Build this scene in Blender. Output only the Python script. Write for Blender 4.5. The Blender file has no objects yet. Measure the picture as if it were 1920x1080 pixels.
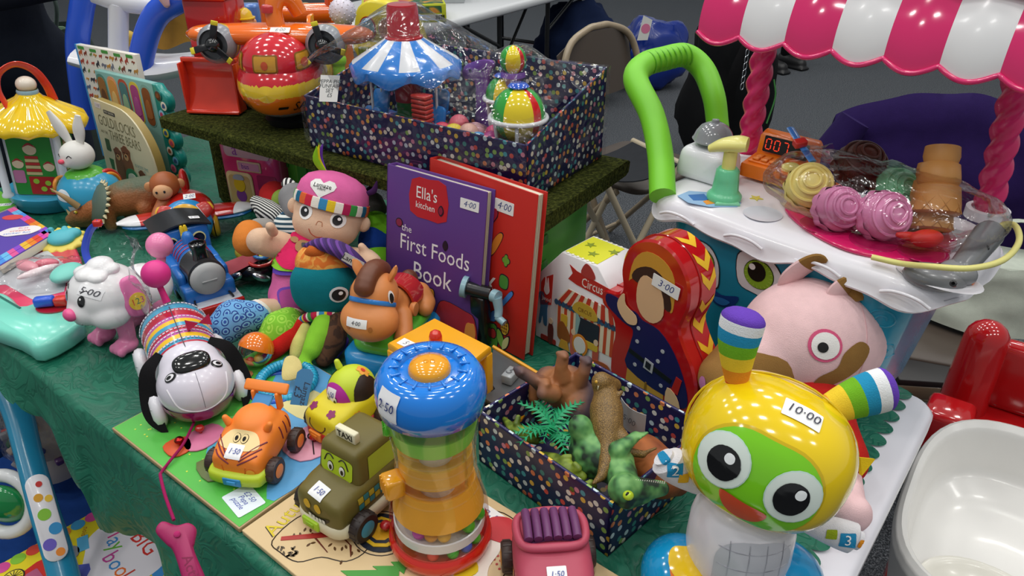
import bpy, bmesh, math, random
from mathutils import Vector, Matrix, Euler, noise
from mathutils.bvhtree import BVHTree
PI = math.pi
random.seed(7)
scn = bpy.context.scene
COL = scn.collection

# camera
T = 0.74                      # height of the table top
EYE = 1.40                    # height of the camera
F = 1400.0                    # focal length in pixels of the 1920 wide frame
cd = bpy.data.cameras.new('camera')
cam = bpy.data.objects.new('camera', cd)
COL.objects.link(cam)
cam.location = (0, 0, EYE)
cam.rotation_euler = (math.radians(60), 0, 0)
cd.sensor_width = 36
cd.lens = 36 * F / 1920
cd.clip_start = .02
scn.camera = cam

# light
w = bpy.data.worlds.new('hall')
scn.world = w
w.use_nodes = True
bg = w.node_tree.nodes['Background']
bg.inputs[0].default_value = (.80, .84, .86, 1)
bg.inputs[1].default_value = .34
LAMPS = [(x, y) for x in (-3.6, -1.8, 0, 1.8, 3.6) for y in (-1.8, 0, 1.8, 3.6, 5.4)]
for i, (lx, ly) in enumerate(LAMPS):
 ld = bpy.data.lights.new('hall_light', 'AREA')
 ld.shape = 'RECTANGLE'
 ld.size = .5
 ld.size_y = .22
 ld.energy = 17
 ld.color = (1.0, .985, .95)
 lo = bpy.data.objects.new('hall_light', ld)
 COL.objects.link(lo)
 lo.location = (lx, ly, 5.2)
scn.view_settings.view_transform = 'Standard'
scn.view_settings.look = 'None'
scn.view_settings.exposure = 0.1
scn.view_settings.gamma = 1
scn.view_settings.use_curve_mapping = False

# placing
C30, S30 = math.cos(PI / 6), .5

def at(u, v, z=T):
 """Point at height z that lies on the sight line of a spot of the photograph."""
 a, b = (u - 960) / F, (v - 540) / F
 t = (EYE - z) / (S30 + b * C30)
 return Vector((t * a, t * (C30 - b * S30), z))

D1 = Vector((-.779, .625, 0)).normalized()      # along the table, away from its right end
D2 = Vector((.625, .779, 0)).normalized()       # across the table, towards its back
CORNER = at(1735, 740)
YT = math.atan2(-.625, .779)

def front(u, v, b=-.81):
 """Point where a sight line meets the upright plane just in front of the hanging cloth."""
 d = at(u, v, 0) - Vector((0, 0, EYE))
 k = (b + CORNER.x * D2.x + CORNER.y * D2.y) / (d.x * D2.x + d.y * D2.y)
 return Vector((0, 0, EYE)) + d * k

def tf(a, b, z=T):
 p = CORNER + D1 * a + D2 * b
 return Vector((p.x, p.y, z))

# materials
def lin(c):
 return c / 12.92 if c <= .04045 else ((c + .055) / 1.055) ** 2.4

def rgb(h):
 return (lin(int(h[0:2], 16) / 255), lin(int(h[2:4], 16) / 255), lin(int(h[4:6], 16) / 255), 1)

MATS = {}

def newmat(name):
 m = bpy.data.materials.new(name)
 m.use_nodes = True
 nt = m.node_tree
 return m, nt, nt.nodes['Principled BSDF'], nt.nodes, nt.links

def ramp(nodes, stops, interp='LINEAR'):
 r = nodes.new('ShaderNodeValToRGB')
 cr = r.color_ramp
 cr.interpolation = interp
 while len(cr.elements) < len(stops):
  cr.elements.new(.5)
 for e, (p, c) in zip(cr.elements, stops):
  e.position = p
  e.color = rgb(c) if isinstance(c, str) else c
 return r

def mixrgb(nodes, links, fac, a, b):
 n = nodes.new('ShaderNodeMix')
 n.data_type = 'RGBA'
 for s, val in ((n.inputs[0], fac), (n.inputs[6], a), (n.inputs[7], b)):
  if hasattr(val, 'is_linked'):
   links.new(val, s)
  elif isinstance(val, str):
   s.default_value = rgb(val)
  else:
   s.default_value = val
 return n.outputs[2]

def bumped(nodes, links, p, height, strength, dist=.002):
 b = nodes.new('ShaderNodeBump')
 b.inputs['Strength'].default_value = strength
 b.inputs['Distance'].default_value = dist
 links.new(height, b.inputs['Height'])
 links.new(b.outputs[0], p.inputs['Normal'])

def coords(nodes, links, kind, scale=(1, 1, 1), rot=(0, 0, 0)):
 t = nodes.new('ShaderNodeTexCoord')
 mp = nodes.new('ShaderNodeMapping')
 mp.inputs['Scale'].default_value = scale
 mp.inputs['Rotation'].default_value = rot
 links.new(t.outputs[kind], mp.inputs[0])
 return mp.outputs[0]

def tex(nodes, links, kind, vec, **kw):
 n = nodes.new('ShaderNodeTex' + kind)
 for k, v in kw.items():
  if k in n.inputs:
   n.inputs[k].default_value = v
  else:
   setattr(n, k, v)
 if vec is not None:
  links.new(vec, n.inputs['Vector'])
 return n

def mat(spec):
 """'p:rrggbb' plastic, g gloss, v matte vinyl, f fabric, k card, m metal, c clear, h frosted clear, e lit."""
 if not isinstance(spec, str):
  return spec
 if spec in MATS:
  return MATS[spec]
 kind, hx = spec.split(':')
 m, nt, p, N, L = newmat(spec.replace(':', '_'))
 col = rgb(hx)
 p.inputs['Base Color'].default_value = col
 if kind in 'pgv':
  p.inputs['Roughness'].default_value = dict(p=.26, g=.13, v=.48)[kind]
  p.inputs['Coat Weight'].default_value = dict(p=.15, g=.6, v=0)[kind]
  p.inputs['Coat Roughness'].default_value = .08
  nz = tex(N, L, 'Noise', coords(N, L, 'Object'), Scale=60.0, Detail=3.0)
  bumped(N, L, p, nz.outputs[0], .05 if kind != 'v' else .12, .001)
 elif kind == 'f':
  p.inputs['Roughness'].default_value = .95
  p.inputs['Specular IOR Level'].default_value = .15
  p.inputs['Sheen Weight'].default_value = .35
  p.inputs['Sheen Tint'].default_value = col
  v = coords(N, L, 'Object')
  nz = tex(N, L, 'Noise', v, Scale=900.0, Detail=2.0)
  n2 = tex(N, L, 'Noise', v, Scale=45.0, Detail=3.0)
  dk = tuple(c * .82 for c in col[:3]) + (1,)
  L.new(mixrgb(N, L, n2.outputs[0], dk, tuple(min(1, c * 1.12) for c in col[:3]) + (1,)), p.inputs['Base Color'])
  bumped(N, L, p, nz.outputs[0], .5, .0012)
 elif kind == 'k':
  p.inputs['Roughness'].default_value = .42
  p.inputs['Specular IOR Level'].default_value = .4
  nz = tex(N, L, 'Noise', coords(N, L, 'Object'), Scale=35.0, Detail=2.0)
  bumped(N, L, p, nz.outputs[0], .04, .001)
 elif kind == 'm':
  p.inputs['Metallic'].default_value = 1
  p.inputs['Roughness'].default_value = .25
  nz = tex(N, L, 'Noise', coords(N, L, 'Object'), Scale=80.0)
  bumped(N, L, p, nz.outputs[0], .05, .001)
 elif kind in 'ch':
  tr = N.new('ShaderNodeBsdfTransparent')
  tr.inputs[0].default_value = tuple(.94 + .06 * c for c in col[:3]) + (1,)
  p.inputs['Roughness'].default_value = .07
  p.inputs['Coat Weight'].default_value = .5
  fr = N.new('ShaderNodeFresnel')
  fr.inputs[0].default_value = 1.35
  nz = tex(N, L, 'Noise', coords(N, L, 'Object'), Scale=25.0, Detail=2.0)
  bumped(N, L, p, nz.outputs[0], .12, .002)
  mm = N.new('ShaderNodeMath')
  mm.operation = 'MULTIPLY_ADD'
  L.new(fr.outputs[0], mm.inputs[0])
  mm.inputs[1].default_value = .75 if kind == 'c' else .38
  mm.inputs[2].default_value = .05 if kind == 'c' else .06
  mx = N.new('ShaderNodeMixShader')
  L.new(mm.outputs[0], mx.inputs[0])
  L.new(tr.outputs[0], mx.inputs[1])
  gl = N.new('ShaderNodeBsdfGlossy')
  gl.inputs['Roughness'].default_value = .06
  L.new(p.inputs['Normal'].links[0].from_socket, gl.inputs['Normal'])
  L.new(gl.outputs[0], mx.inputs[2])
  L.new(mx.outputs[0], N['Material Output'].inputs[0])
 elif kind == 't':
  p.inputs['Roughness'].default_value = .3
  tl = N.new('ShaderNodeBsdfTranslucent')
  tl.inputs[0].default_value = col
  nz = tex(N, L, 'Noise', coords(N, L, 'Object'), Scale=40.0)
  bumped(N, L, p, nz.outputs[0], .05, .001)
  mx = N.new('ShaderNodeMixShader')
  mx.inputs[0].default_value = .45
  L.new(p.outputs[0], mx.inputs[1])
  L.new(tl.outputs[0], mx.inputs[2])
  L.new(mx.outputs[0], N['Material Output'].inputs[0])
 elif kind == 'e':
  p.inputs['Emission Color'].default_value = col
  p.inputs['Emission Strength'].default_value = 1.2
 MATS[spec] = m
 return m

def reg(name):
 def deco(fn):
  m, nt, p, N, L = newmat(name)
  fn(p, N, L, m)
  MATS[name] = m
  return fn
 return deco

PALETTE = ['d9534a', 'efe6d0', '4aa6b4', 'e8c24a', 'e58a5a', 'cfe3ea', '3f8f8a', 'd98aa0', 'f0efe6', '8fb65a']

@reg('polka')
def _(p, N, L, m):
 uv = coords(N, L, 'UV')
 vo = tex(N, L, 'Voronoi', uv, voronoi_dimensions='2D', Scale=78.0, Randomness=.72)
 sep = N.new('ShaderNodeSeparateColor')
 L.new(vo.outputs['Color'], sep.inputs[0])
 cr = ramp(N, [(i / len(PALETTE), c) for i, c in enumerate(PALETTE)], 'CONSTANT')
 L.new(sep.outputs[0], cr.inputs[0])
 lt = N.new('ShaderNodeMath')
 lt.operation = 'LESS_THAN'
 L.new(vo.outputs['Distance'], lt.inputs[0])
 lt.inputs[1].default_value = .285
 L.new(mixrgb(N, L, lt.outputs[0], '201e52', cr.outputs[0]), p.inputs['Base Color'])
 p.inputs['Roughness'].default_value = .28
 nz = tex(N, L, 'Noise', coords(N, L, 'Object'), Scale=28.0, Detail=3.0)
 bumped(N, L, p, nz.outputs[0], .22, .004)

@reg('carpet')
def _(p, N, L, m):
 v = coords(N, L, 'Object')
 n1 = tex(N, L, 'Noise', v, Scale=190.0, Detail=4.0, Roughness=.85)
 n2 = tex(N, L, 'Noise', v, Scale=1.3, Detail=2.0)
 cr = ramp(N, [(.34, '17181b'), (.5, '44484d'), (.62, '8d9095')])
 L.new(n1.outputs[0], cr.inputs[0])
 mr = ramp(N, [(.3, (0, 0, 0, 1)), (.8, (.5, .5, .5, 1))])
 L.new(n2.outputs[0], mr.inputs[0])
 L.new(mixrgb(N, L, mr.outputs[0], cr.outputs[0], '53575c'), p.inputs['Base Color'])
 p.inputs['Roughness'].default_value = .95
 p.inputs['Specular IOR Level'].default_value = .1
 bumped(N, L, p, n1.outputs[0], .8, .006)

@reg('damask')
def _(p, N, L, m):
 v = coords(N, L, 'UV')
 warp = tex(N, L, 'Noise', v, Scale=9.0, Detail=2.0, Distortion=1.2)
 mx = mixrgb(N, L, .16, v, warp.outputs['Color'])
 wv = tex(N, L, 'Noise', mx, Scale=16.0, Detail=1.0, Distortion=2.4)
 cr = ramp(N, [(.40, (0, 0, 0, 1)), (.47, (1, 1, 1, 1)), (.53, (1, 1, 1, 1)), (.60, (0, 0, 0, 1))])
 L.new(wv.outputs[0], cr.inputs[0])
 big = tex(N, L, 'Noise', v, Scale=5.0)
 c1 = mixrgb(N, L, cr.outputs[0], '15664f', '10503e')
 L.new(mixrgb(N, L, big.outputs[0], c1, '1b7057'), p.inputs['Base Color'])
 rr = ramp(N, [(0, (.62, .62, .62, 1)), (1, (.38, .38, .38, 1))])
 L.new(cr.outputs[0], rr.inputs[0])
 L.new(rr.outputs[0], p.inputs['Roughness'])
 p.inputs['Sheen Weight'].default_value = .2
 p.inputs['Sheen Tint'].default_value = rgb('2f8a6c')
 fine = tex(N, L, 'Noise', v, Scale=700.0)
 add = N.new('ShaderNodeMath')
 add.operation = 'MULTIPLY_ADD'
 L.new(fine.outputs[0], add.inputs[0])
 add.inputs[1].default_value = .3
 L.new(cr.outputs[0], add.inputs[2])
 bumped(N, L, p, add.outputs[0], .45, .0016)

@reg('moss')
def _(p, N, L, m):
 v = coords(N, L, 'Object')
 n1 = tex(N, L, 'Noise', v, Scale=170.0, Detail=3.0, Roughness=.75)
 cr = ramp(N, [(.32, '191d0a'), (.5, '353b15'), (.7, '5c602a')])
 L.new(n1.outputs[0], cr.inputs[0])
 L.new(cr.outputs[0], p.inputs['Base Color'])
 p.inputs['Roughness'].default_value = 1
 p.inputs['Specular IOR Level'].default_value = .1
 bumped(N, L, p, n1.outputs[0], 1.0, .006)

@reg('cellophane')
def _(p, N, L, m):
 v = coords(N, L, 'Object')
 n1 = tex(N, L, 'Noise', v, Scale=13.0, Detail=3.0, Distortion=1.5)
 n2 = tex(N, L, 'Voronoi', v, feature='DISTANCE_TO_EDGE', Scale=11.0)
 ad = N.new('ShaderNodeMath')
 ad.operation = 'ADD'
 L.new(n1.outputs[0], ad.inputs[0])
 L.new(n2.outputs[0], ad.inputs[1])
 bumped(N, L, p, ad.outputs[0], .8, .022)
 p.inputs['Base Color'].default_value = (.9, .92, .95, 1)
 p.inputs['Roughness'].default_value = .09
 p.inputs['Specular IOR Level'].default_value = 1
 p.inputs['Coat Weight'].default_value = 1
 tr = N.new('ShaderNodeBsdfTransparent')
 gl = N.new('ShaderNodeBsdfGlossy')
 gl.inputs['Roughness'].default_value = .1
 L.new(p.inputs['Normal'].links[0].from_socket, gl.inputs['Normal'])
 fr = N.new('ShaderNodeFresnel')
 fr.inputs[0].default_value = 1.42
 mm = N.new('ShaderNodeMath')
 mm.operation = 'MULTIPLY_ADD'
 L.new(fr.outputs[0], mm.inputs[0])
 mm.inputs[1].default_value = .6
 mm.inputs[2].default_value = .035
 mx = N.new('ShaderNodeMixShader')
 L.new(mm.outputs[0], mx.inputs[0])
 L.new(tr.outputs[0], mx.inputs[1])
 L.new(gl.outputs[0], mx.inputs[2])
 L.new(mx.outputs[0], N['Material Output'].inputs[0])

def twotone(name, c1, c2, scale, lo=.45, hi=.55, rough=.6, bump=.4, dist=.002, kind='Noise', co='Object', c3=None, **kw):
 m, nt, p, N, L = newmat(name)
 v = coords(N, L, co)
 n = tex(N, L, kind, v, Scale=float(scale), **kw)
 st = [(lo, c1), (hi, c2)] + ([(min(1, hi + .12), c3)] if c3 else [])
 cr = ramp(N, st)
 L.new(n.outputs[0], cr.inputs[0])
 L.new(cr.outputs[0], p.inputs['Base Color'])
 p.inputs['Roughness'].default_value = rough
 bumped(N, L, p, n.outputs[0], bump, dist)
 MATS[name] = m
 return m

def striped(name, cols, width, axis=(1, 0, 0), co='UV', rough=.9, wob=0.0):
 """Printed stripes: a constant ramp over the fraction of a coordinate."""
 m, nt, p, N, L = newmat(name)
 v = coords(N, L, co)
 dp = N.new('ShaderNodeVectorMath')
 dp.operation = 'DOT_PRODUCT'
 L.new(v, dp.inputs[0])
 dp.inputs[1].default_value = tuple(a / (width * len(cols)) for a in axis)
 fr = N.new('ShaderNodeMath')
 fr.operation = 'FRACT'
 L.new(dp.outputs['Value'], fr.inputs[0])
 cr = ramp(N, [(i / len(cols), c) for i, c in enumerate(cols)], 'CONSTANT')
 L.new(fr.outputs[0], cr.inputs[0])
 L.new(cr.outputs[0], p.inputs['Base Color'])
 p.inputs['Roughness'].default_value = rough
 nz = tex(N, L, 'Noise', v, Scale=600.0)
 bumped(N, L, p, nz.outputs[0], .3, .001)
 MATS[name] = m
 return m

def rings(name, cols, scale, thr, co='UV', rough=.85):
 """Printed discs with a ring: Voronoi cells by distance."""
 m, nt, p, N, L = newmat(name)
 v = coords(N, L, co)
 vo = tex(N, L, 'Voronoi', v, voronoi_dimensions='2D', Scale=float(scale), Randomness=.35)
 cr = ramp(N, list(zip(thr, cols)), 'CONSTANT')
 L.new(vo.outputs['Distance'], cr.inputs[0])
 L.new(cr.outputs[0], p.inputs['Base Color'])
 p.inputs['Roughness'].default_value = rough
 nz = tex(N, L, 'Noise', v, Scale=600.0)
 bumped(N, L, p, nz.outputs[0], .3, .001)
 MATS[name] = m
 return m

# mesh building
def X(c=(0, 0, 0), rot=(0, 0, 0), s=1):
 return Matrix.Translation(c) @ Euler(rot).to_matrix().to_4x4() @ (Matrix.Scale(s, 4) if s != 1 else Matrix())

def look(c, n, up=(0, 0, 1)):
 """Frame at c whose Z is n and whose Y is as near to up as can be."""
 z = Vector(n).normalized()
 x = Vector(up).cross(z)
 if x.length < 1e-6:
  x = Vector((1, 0, 0))
 x.normalize()
 y = z.cross(x)
 return Matrix(((x.x, y.x, z.x, c[0]), (x.y, y.y, z.y, c[1]), (x.z, y.z, z.z, c[2]), (0, 0, 0, 1)))

def spline(pts, n=6, cyc=False):
 P = [Vector(p) for p in pts]
 k = len(P)
 out = []
 rng = range(k if cyc else k - 1)
 for i in rng:
  if cyc:
   a, b, c, d = P[(i - 1) % k], P[i], P[(i + 1) % k], P[(i + 2) % k]
  else:
   b, c = P[i], P[i + 1]
   a = P[i - 1] if i else b * 2 - c
   d = P[i + 2] if i + 2 < k else c * 2 - b
  for j in range(n):
   t = j / n
   out.append(.5 * ((2 * b) + (c - a) * t + (2 * a - 5 * b + 4 * c - d) * t * t + (3 * b - a - 3 * c + d) * t ** 3))
 if not cyc:
  out.append(P[-1].copy())
 return out

def circ(r, n=24, ry=None, c=(0, 0), a0=0):
 return [(c[0] + r * math.cos(a0 + 2 * PI * i / n), c[1] + (ry or r) * math.sin(a0 + 2 * PI * i / n)) for i in range(n)]

def rrect(w, h, r, c=(0, 0), n=5):
 out = []
 for sx, sy, a in ((1, 1, 0), (-1, 1, PI / 2), (-1, -1, PI), (1, -1, 3 * PI / 2)):
  for i in range(n + 1):
   t = a + PI / 2 * i / n
   out.append((c[0] + sx * (w / 2 - r) + r * math.cos(t), c[1] + sy * (h / 2 - r) + r * math.sin(t)))
 return out

def blob(pts, n=5):
 return [(p.x, p.y) for p in spline([(a, b, 0) for a, b in pts], n, True)]

def star(r, r2, n=5, a0=PI / 2):
 return [((r if i % 2 == 0 else r2) * math.cos(a0 + PI * i / n), (r if i % 2 == 0 else r2) * math.sin(a0 + PI * i / n)) for i in range(2 * n)]

HEART = [(0, -1), (.45, -.55), (.9, -.05), (1, .4), (.75, .8), (.35, .85), (0, .45), (-.35, .85), (-.75, .8), (-1, .4), (-.9, -.05), (-.45, -.55)]

def flower(r, n=6, d=.35):
 return [(r * (1 - d + d * abs(math.cos(n * t / 2))) * math.cos(t), r * (1 - d + d * abs(math.cos(n * t / 2))) * math.sin(t)) for t in [2 * PI * i / 48 for i in range(48)]]

TEXTS = {}

def text_mesh(s, shear=0.0, extr=0.0):
 key = (s, shear, extr)
 if key not in TEXTS:
  cu = bpy.data.curves.new('lettering', 'FONT')
  cu.body = s
  cu.align_x = 'CENTER'
  cu.align_y = 'CENTER'
  cu.shear = shear
  cu.extrude = extr
  cu.resolution_u = 2
  cu.space_line = .85
  o = bpy.data.objects.new('lettering', cu)
  COL.objects.link(o)
  bpy.context.view_layer.update()
  me = bpy.data.meshes.new_from_object(o.evaluated_get(bpy.context.evaluated_depsgraph_get()))
  TEXTS[key] = ([v.co.copy() for v in me.vertices], [tuple(p.vertices) for p in me.polygons])
  bpy.data.objects.remove(o)
  bpy.data.curves.remove(cu)
  bpy.data.meshes.remove(me)
 return TEXTS[key]

class MB:
 """Collects shapes; out() links them as ONE mesh object."""

 def __init__(s):
  s.v, s.f, s.mi, s.sm, s.mats = [], [], [], [], []

 def _m(s, m):
  m = mat(m)
  if m not in s.mats:
   s.mats.append(m)
  return s.mats.index(m)

 def add(s, V, Fc, m, M=None, smooth=True):
  b = len(s.v)
  s.v += [(M @ Vector(v)) if M else Vector(v) for v in V]
  many = isinstance(m, list)
  for i, f in enumerate(Fc):
   s.f.append(tuple(b + k for k in f))
   s.mi.append(s._m(m[i] if many else m))
   s.sm.append(smooth[i] if isinstance(smooth, list) else smooth)
  return s

 def box(s, c, d, m, b=0.0, rot=(0, 0, 0), seg=2, M=None, taper=1.0):
  bm = bmesh.new()
  bmesh.ops.create_cube(bm, size=1)
  for v in bm.verts:
   k = taper if v.co.z > 0 else 1
   v.co = Vector((v.co.x * d[0] * k, v.co.y * d[1] * k, v.co.z * d[2]))
  big = None
  if b:
   bmesh.ops.bevel(bm, geom=bm.edges[:], offset=b, segments=seg, affect='EDGES', profile=.5)
  bm.verts.index_update()
  fs = sorted(bm.faces, key=lambda f: -f.calc_area())
  flat = set(f.index for f in fs[:6])
  V = [v.co.copy() for v in bm.verts]
  Fc = [[v.index for v in f.verts] for f in bm.faces]
  sm = [f.index not in flat and b > 0 for f in bm.faces]
  bm.free()
  MM = X(c, rot)
  return s.add(V, Fc, m, (M @ MM) if M else MM, sm)

 def lathe(s, prof, m, seg=28, c=(0, 0, 0), rot=(0, 0, 0), rf=None, mf=None, M=None, sc=(1, 1), closed=False, arc=None):
  V, Fc, ms = [], [], []
  n = len(prof)
  cols = seg if arc is None else seg + 1
  for i in range(cols):
   t = 2 * PI * i / seg if arc is None else arc[0] + (arc[1] - arc[0]) * i / seg
   for j, (r, z) in enumerate(prof):
    k, dz = rf(t, j, r, z) if rf else (1, 0)
    V.append((r * k * sc[0] * math.cos(t), r * k * sc[1] * math.sin(t), z + dz))
  for i in range(seg):
   i2 = (i + 1) % cols
   for j in range(n - 1 + (1 if closed else 0)):
    j2 = (j + 1) % n
    q = [i * n + j, i2 * n + j, i2 * n + j2, i * n + j2]
    if prof[j][0] < 1e-7:
     q = [i * n + j, i2 * n + j2, i * n + j2]
    elif prof[j2][0] < 1e-7:
     q = [i * n + j, i2 * n + j, i * n + j2]
    Fc.append(q)
    ms.append(mf(i, j) if mf else (m[j] if isinstance(m, list) else m))
  MM = X(c, rot)
  return s.add(V, Fc, ms, (M @ MM) if M else MM, True)

 def tube(s, path, r, m, seg=10, sub=0, cyc=False, flat=None, cap=True, M=None, up=(0, 0, 1)):
  P = [Vector(p) for p in path]
  n0 = len(P)
  R = list(r) if isinstance(r, (list, tuple)) else [r] * n0
  if sub:
   Q = spline([(p.x, p.y, p.z) for p in P], sub, cyc)
   RR = [x.x for x in spline([(q, 0, 0) for q in R], sub, cyc)]
   mr = min(R)
   P, R = Q, [max(q, mr * .5) for q in RR]
  n = len(P)
  V, Fc, ms = [], [], []
  nrm = None
  for i in range(n):
   a = P[(i - 1) % n] if (i or cyc) else P[0]
   b = P[(i + 1) % n] if (i < n - 1 or cyc) else P[-1]
   t = (b - a)
   if t.length < 1e-9:
    t = Vector((0, 0, 1))
   t.normalize()
   if nrm is None:
    nrm = Vector(up) - t * t.dot(Vector(up))
    if nrm.length < .05:
     nrm = Vector((1, 0, 0)) - t * t.x
    nrm.normalize()
   else:
    nrm = nrm - t * t.dot(nrm)
    nrm.normalize()
   bn = t.cross(nrm)
   fa, fb = flat or (1, 1)
   for k in range(seg):
    an = 2 * PI * k / seg
    V.append(P[i] + (nrm * math.cos(an) * fa + bn * math.sin(an) * fb) * R[i])
  for i in range(n if cyc else n - 1):
   i2 = (i + 1) % n
   for k in range(seg):
    k2 = (k + 1) % seg
    Fc.append([i * seg + k, i2 * seg + k, i2 * seg + k2, i * seg + k2])
    ms.append(m[min(i * (len(m)) // max(1, n - 1), len(m) - 1)] if isinstance(m, list) else m)
  if cap and not cyc:
   m0, m1 = (m[0], m[-1]) if isinstance(m, list) else (m, m)
   Fc.append(list(range(seg))[::-1] if False else list(range(seg)))
   ms.append(m0)
   Fc.append([(n - 1) * seg + k for k in range(seg)][::-1])
   ms.append(m1)
  return s.add(V, Fc, ms, M, True)

 def rod(s, a, b, r, m, seg=10, r2=None, M=None):
  return s.tube([a, b], [r, r if r2 is None else r2], m, seg, M=M)

 def cap(s, a, b, ra, rb, m, seg=14, M=None):
  """Tapered capsule with round ends."""
  a, b = Vector(a), Vector(b)
  d = (b - a)
  L_ = d.length
  d = d / L_ if L_ > 1e-9 else Vector((0, 0, 1))
  prof = [(ra * math.cos(t), -ra * math.sin(t)) for t in [PI / 2 * k / 4 for k in range(4, -1, -1)]]
  prof += [(rb * math.cos(t), L_ + rb * math.sin(t)) for t in [PI / 2 * k / 4 for k in range(0, 5)]]
  prof[0] = (0, prof[0][1])
  prof[-1] = (0, prof[-1][1])
  MM = look(a, d, (0, 0, 1) if abs(d.z) < .95 else (0, 1, 0))
  return s.lathe(prof, m, seg, M=(M @ MM) if M else MM)

 def ell(s, c, r, m, rot=(0, 0, 0), seg=24, ring=14, M=None, p=1.0, mf=None):
  if not isinstance(r, (list, tuple)):
   r = (r, r, r)
  prof = []
  for j in range(ring + 1):
   t = -PI / 2 + PI * j / ring
   ct, st = math.cos(t), math.sin(t)
   if p != 1:
    ct = abs(ct) ** p
    st = math.copysign(abs(st) ** p, st)
   prof.append((0 if j in (0, ring) else ct, st))
  MM = X(c, rot) @ Matrix.Diagonal((r[0], r[1], r[2], 1))
  rf = None
  if p != 1:
   def rf(t, j, rr, z):
    return ((abs(math.cos(t)) ** (2 / p) + abs(math.sin(t)) ** (2 / p)) ** (-p / 2), 0)
  return s.lathe(prof, m, seg, M=(M @ MM) if M else MM, rf=rf, mf=mf)

 def ext(s, pts, d, m, c=(0, 0, 0), rot=(0, 0, 0), b=0.0, M=None, side=None, z0=0.0):
  n = len(pts)
  if side is None:
   side = m
  ar = sum(pts[i][0] * pts[(i + 1) % n][1] - pts[(i + 1) % n][0] * pts[i][1] for i in range(n))
  if ar < 0:
   pts = pts[::-1]
  MM = X(c, rot)
  MM = (M @ MM) if M else MM
  if b:
   ins = []
   for i in range(n):
    p0, p1, p2 = Vector(pts[i - 1]), Vector(pts[i]), Vector(pts[(i + 1) % n])
    e1, e2 = (p1 - p0), (p2 - p1)
    e1 = e1.normalized() if e1.length > 1e-9 else Vector((1, 0))
    e2 = e2.normalized() if e2.length > 1e-9 else e1
    nn = Vector((-e1.y - e2.y, e1.x + e2.x))
    if nn.length < 1e-6:
     nn = Vector((-e1.y, e1.x))
    nn.normalize()
    ins.append(p1 + nn * b)
   lay = [(ins, 0), (pts, b), (pts, d - b), (ins, d)]
  else:
   lay = [(pts, 0), (pts, d)]
  V, Fc, ms, sm = [], [], [], []
  for P, z in lay:
   V += [(q[0], q[1], z + z0) for q in P]
  for k in range(len(lay) - 1):
   for i in range(n):
    j = (i + 1) % n
    Fc.append([k * n + i, k * n + j, (k + 1) * n + j, (k + 1) * n + i])
    ms.append(m if (b and k == len(lay) - 2) else side)
    sm.append(True)
  Fc.append(list(range(n))[::-1])
  ms.append(side)
  sm.append(False)
  Fc.append([(len(lay) - 1) * n + i for i in range(n)])
  ms.append(m)
  sm.append(False)
  return s.add(V, Fc, ms, MM, sm)

 def decal(s, pts, m, c=(0, 0, 0), rot=(0, 0, 0), M=None, d=.0007):
  return s.ext(pts, d, m, c, rot, M=M)

 def text(s, t, size, m, c=(0, 0, 0), rot=(0, 0, 0), M=None, shear=0.0, sx=1.0, extr=.01):
  V, Fc = text_mesh(t, shear, extr)
  MM = X(c, rot) @ Matrix.Diagonal((size * sx, size, size, 1))
  return s.add(V, Fc, m, (M @ MM) if M else MM, False)

 def tag(s, w, h, t, M, size=None, ink='k:3a4a8a', paper='k:f4f4f2', rz=0.0, c=(0, 0, 0), bend=0.0):
  """A white paper price sticker with handwriting, lying in the XY plane of M."""
  MM = M @ X(c, (0, 0, rz))
  s.ext(rrect(w, h, min(w, h) * .06, n=2), .0005, paper, M=MM)
  lines = t.split('\n')
  size = size or min(h / len(lines) * .8, w / max(len(q) for q in lines) * 1.75)
  return s.text(t, size, ink, (0, 0, .0006), M=MM, shear=.25, extr=.002)

 def grid(s, fn, nu, nv, m, M=None, cu=False, smooth=True):
  V = [fn(i / nu, j / nv) for i in range(nu + (0 if cu else 1)) for j in range(nv + 1)]
  Fc = []
  k = nv + 1
  w_ = nu if cu else nu + 1
  ms = []
  for i in range(nu):
   for j in range(nv):
    Fc.append([i * k + j, ((i + 1) % w_) * k + j, ((i + 1) % w_) * k + j + 1, i * k + j + 1])
    ms.append(m(i, j) if callable(m) else m)
  return s.add(V, Fc, ms, M, smooth)

 def wrap(s, bvh, pts, o, d, m, up=(0, 0, 1), off=.0008, rg=5, c=None):
  """Lay a flat outline onto a curved surface: cast it along d from o."""
  MM = look(o, -Vector(d), up)
  ext_ = max(max(p[0] for p in pts) - min(p[0] for p in pts), max(p[1] for p in pts) - min(p[1] for p in pts))
  cx = c or (sum(p[0] for p in pts) / len(pts), sum(p[1] for p in pts) / len(pts))
  c = cx
  dense = []
  for p, q in zip(pts, pts[1:] + pts[:1]):
   k_ = max(1, math.ceil(math.hypot(q[0] - p[0], q[1] - p[1]) / ext_ * 9))
   dense += [(p[0] + (q[0] - p[0]) * i / k_, p[1] + (q[1] - p[1]) * i / k_) for i in range(k_)]
  pts = dense
  n = len(pts)
  cx = c or (sum(p[0] for p in pts) / n, sum(p[1] for p in pts) / n)
  dd = Vector(d).normalized()
  V = []
  last = None
  for k in range(rg + 1):
   for p in (pts if k else [cx]):
    q = (cx[0] + (p[0] - cx[0]) * k / rg, cx[1] + (p[1] - cx[1]) * k / rg)
    w3 = MM @ Vector((q[0], q[1], 0))
    hit = bvh.ray_cast(w3, dd)
    if hit[0] is None:
     nr = bvh.find_nearest(w3 + dd * ((last - w3).dot(dd) if last else 0))
     h3, n3 = nr[0], nr[1]
    else:
     h3, n3 = hit[0], hit[1]
    if n3.dot(dd) > 0:
     n3 = -n3
    V.append(h3 + n3 * off)
    last = h3
  Fc = [[0, 1 + i, 1 + (i + 1) % n] for i in range(n)]
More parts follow.
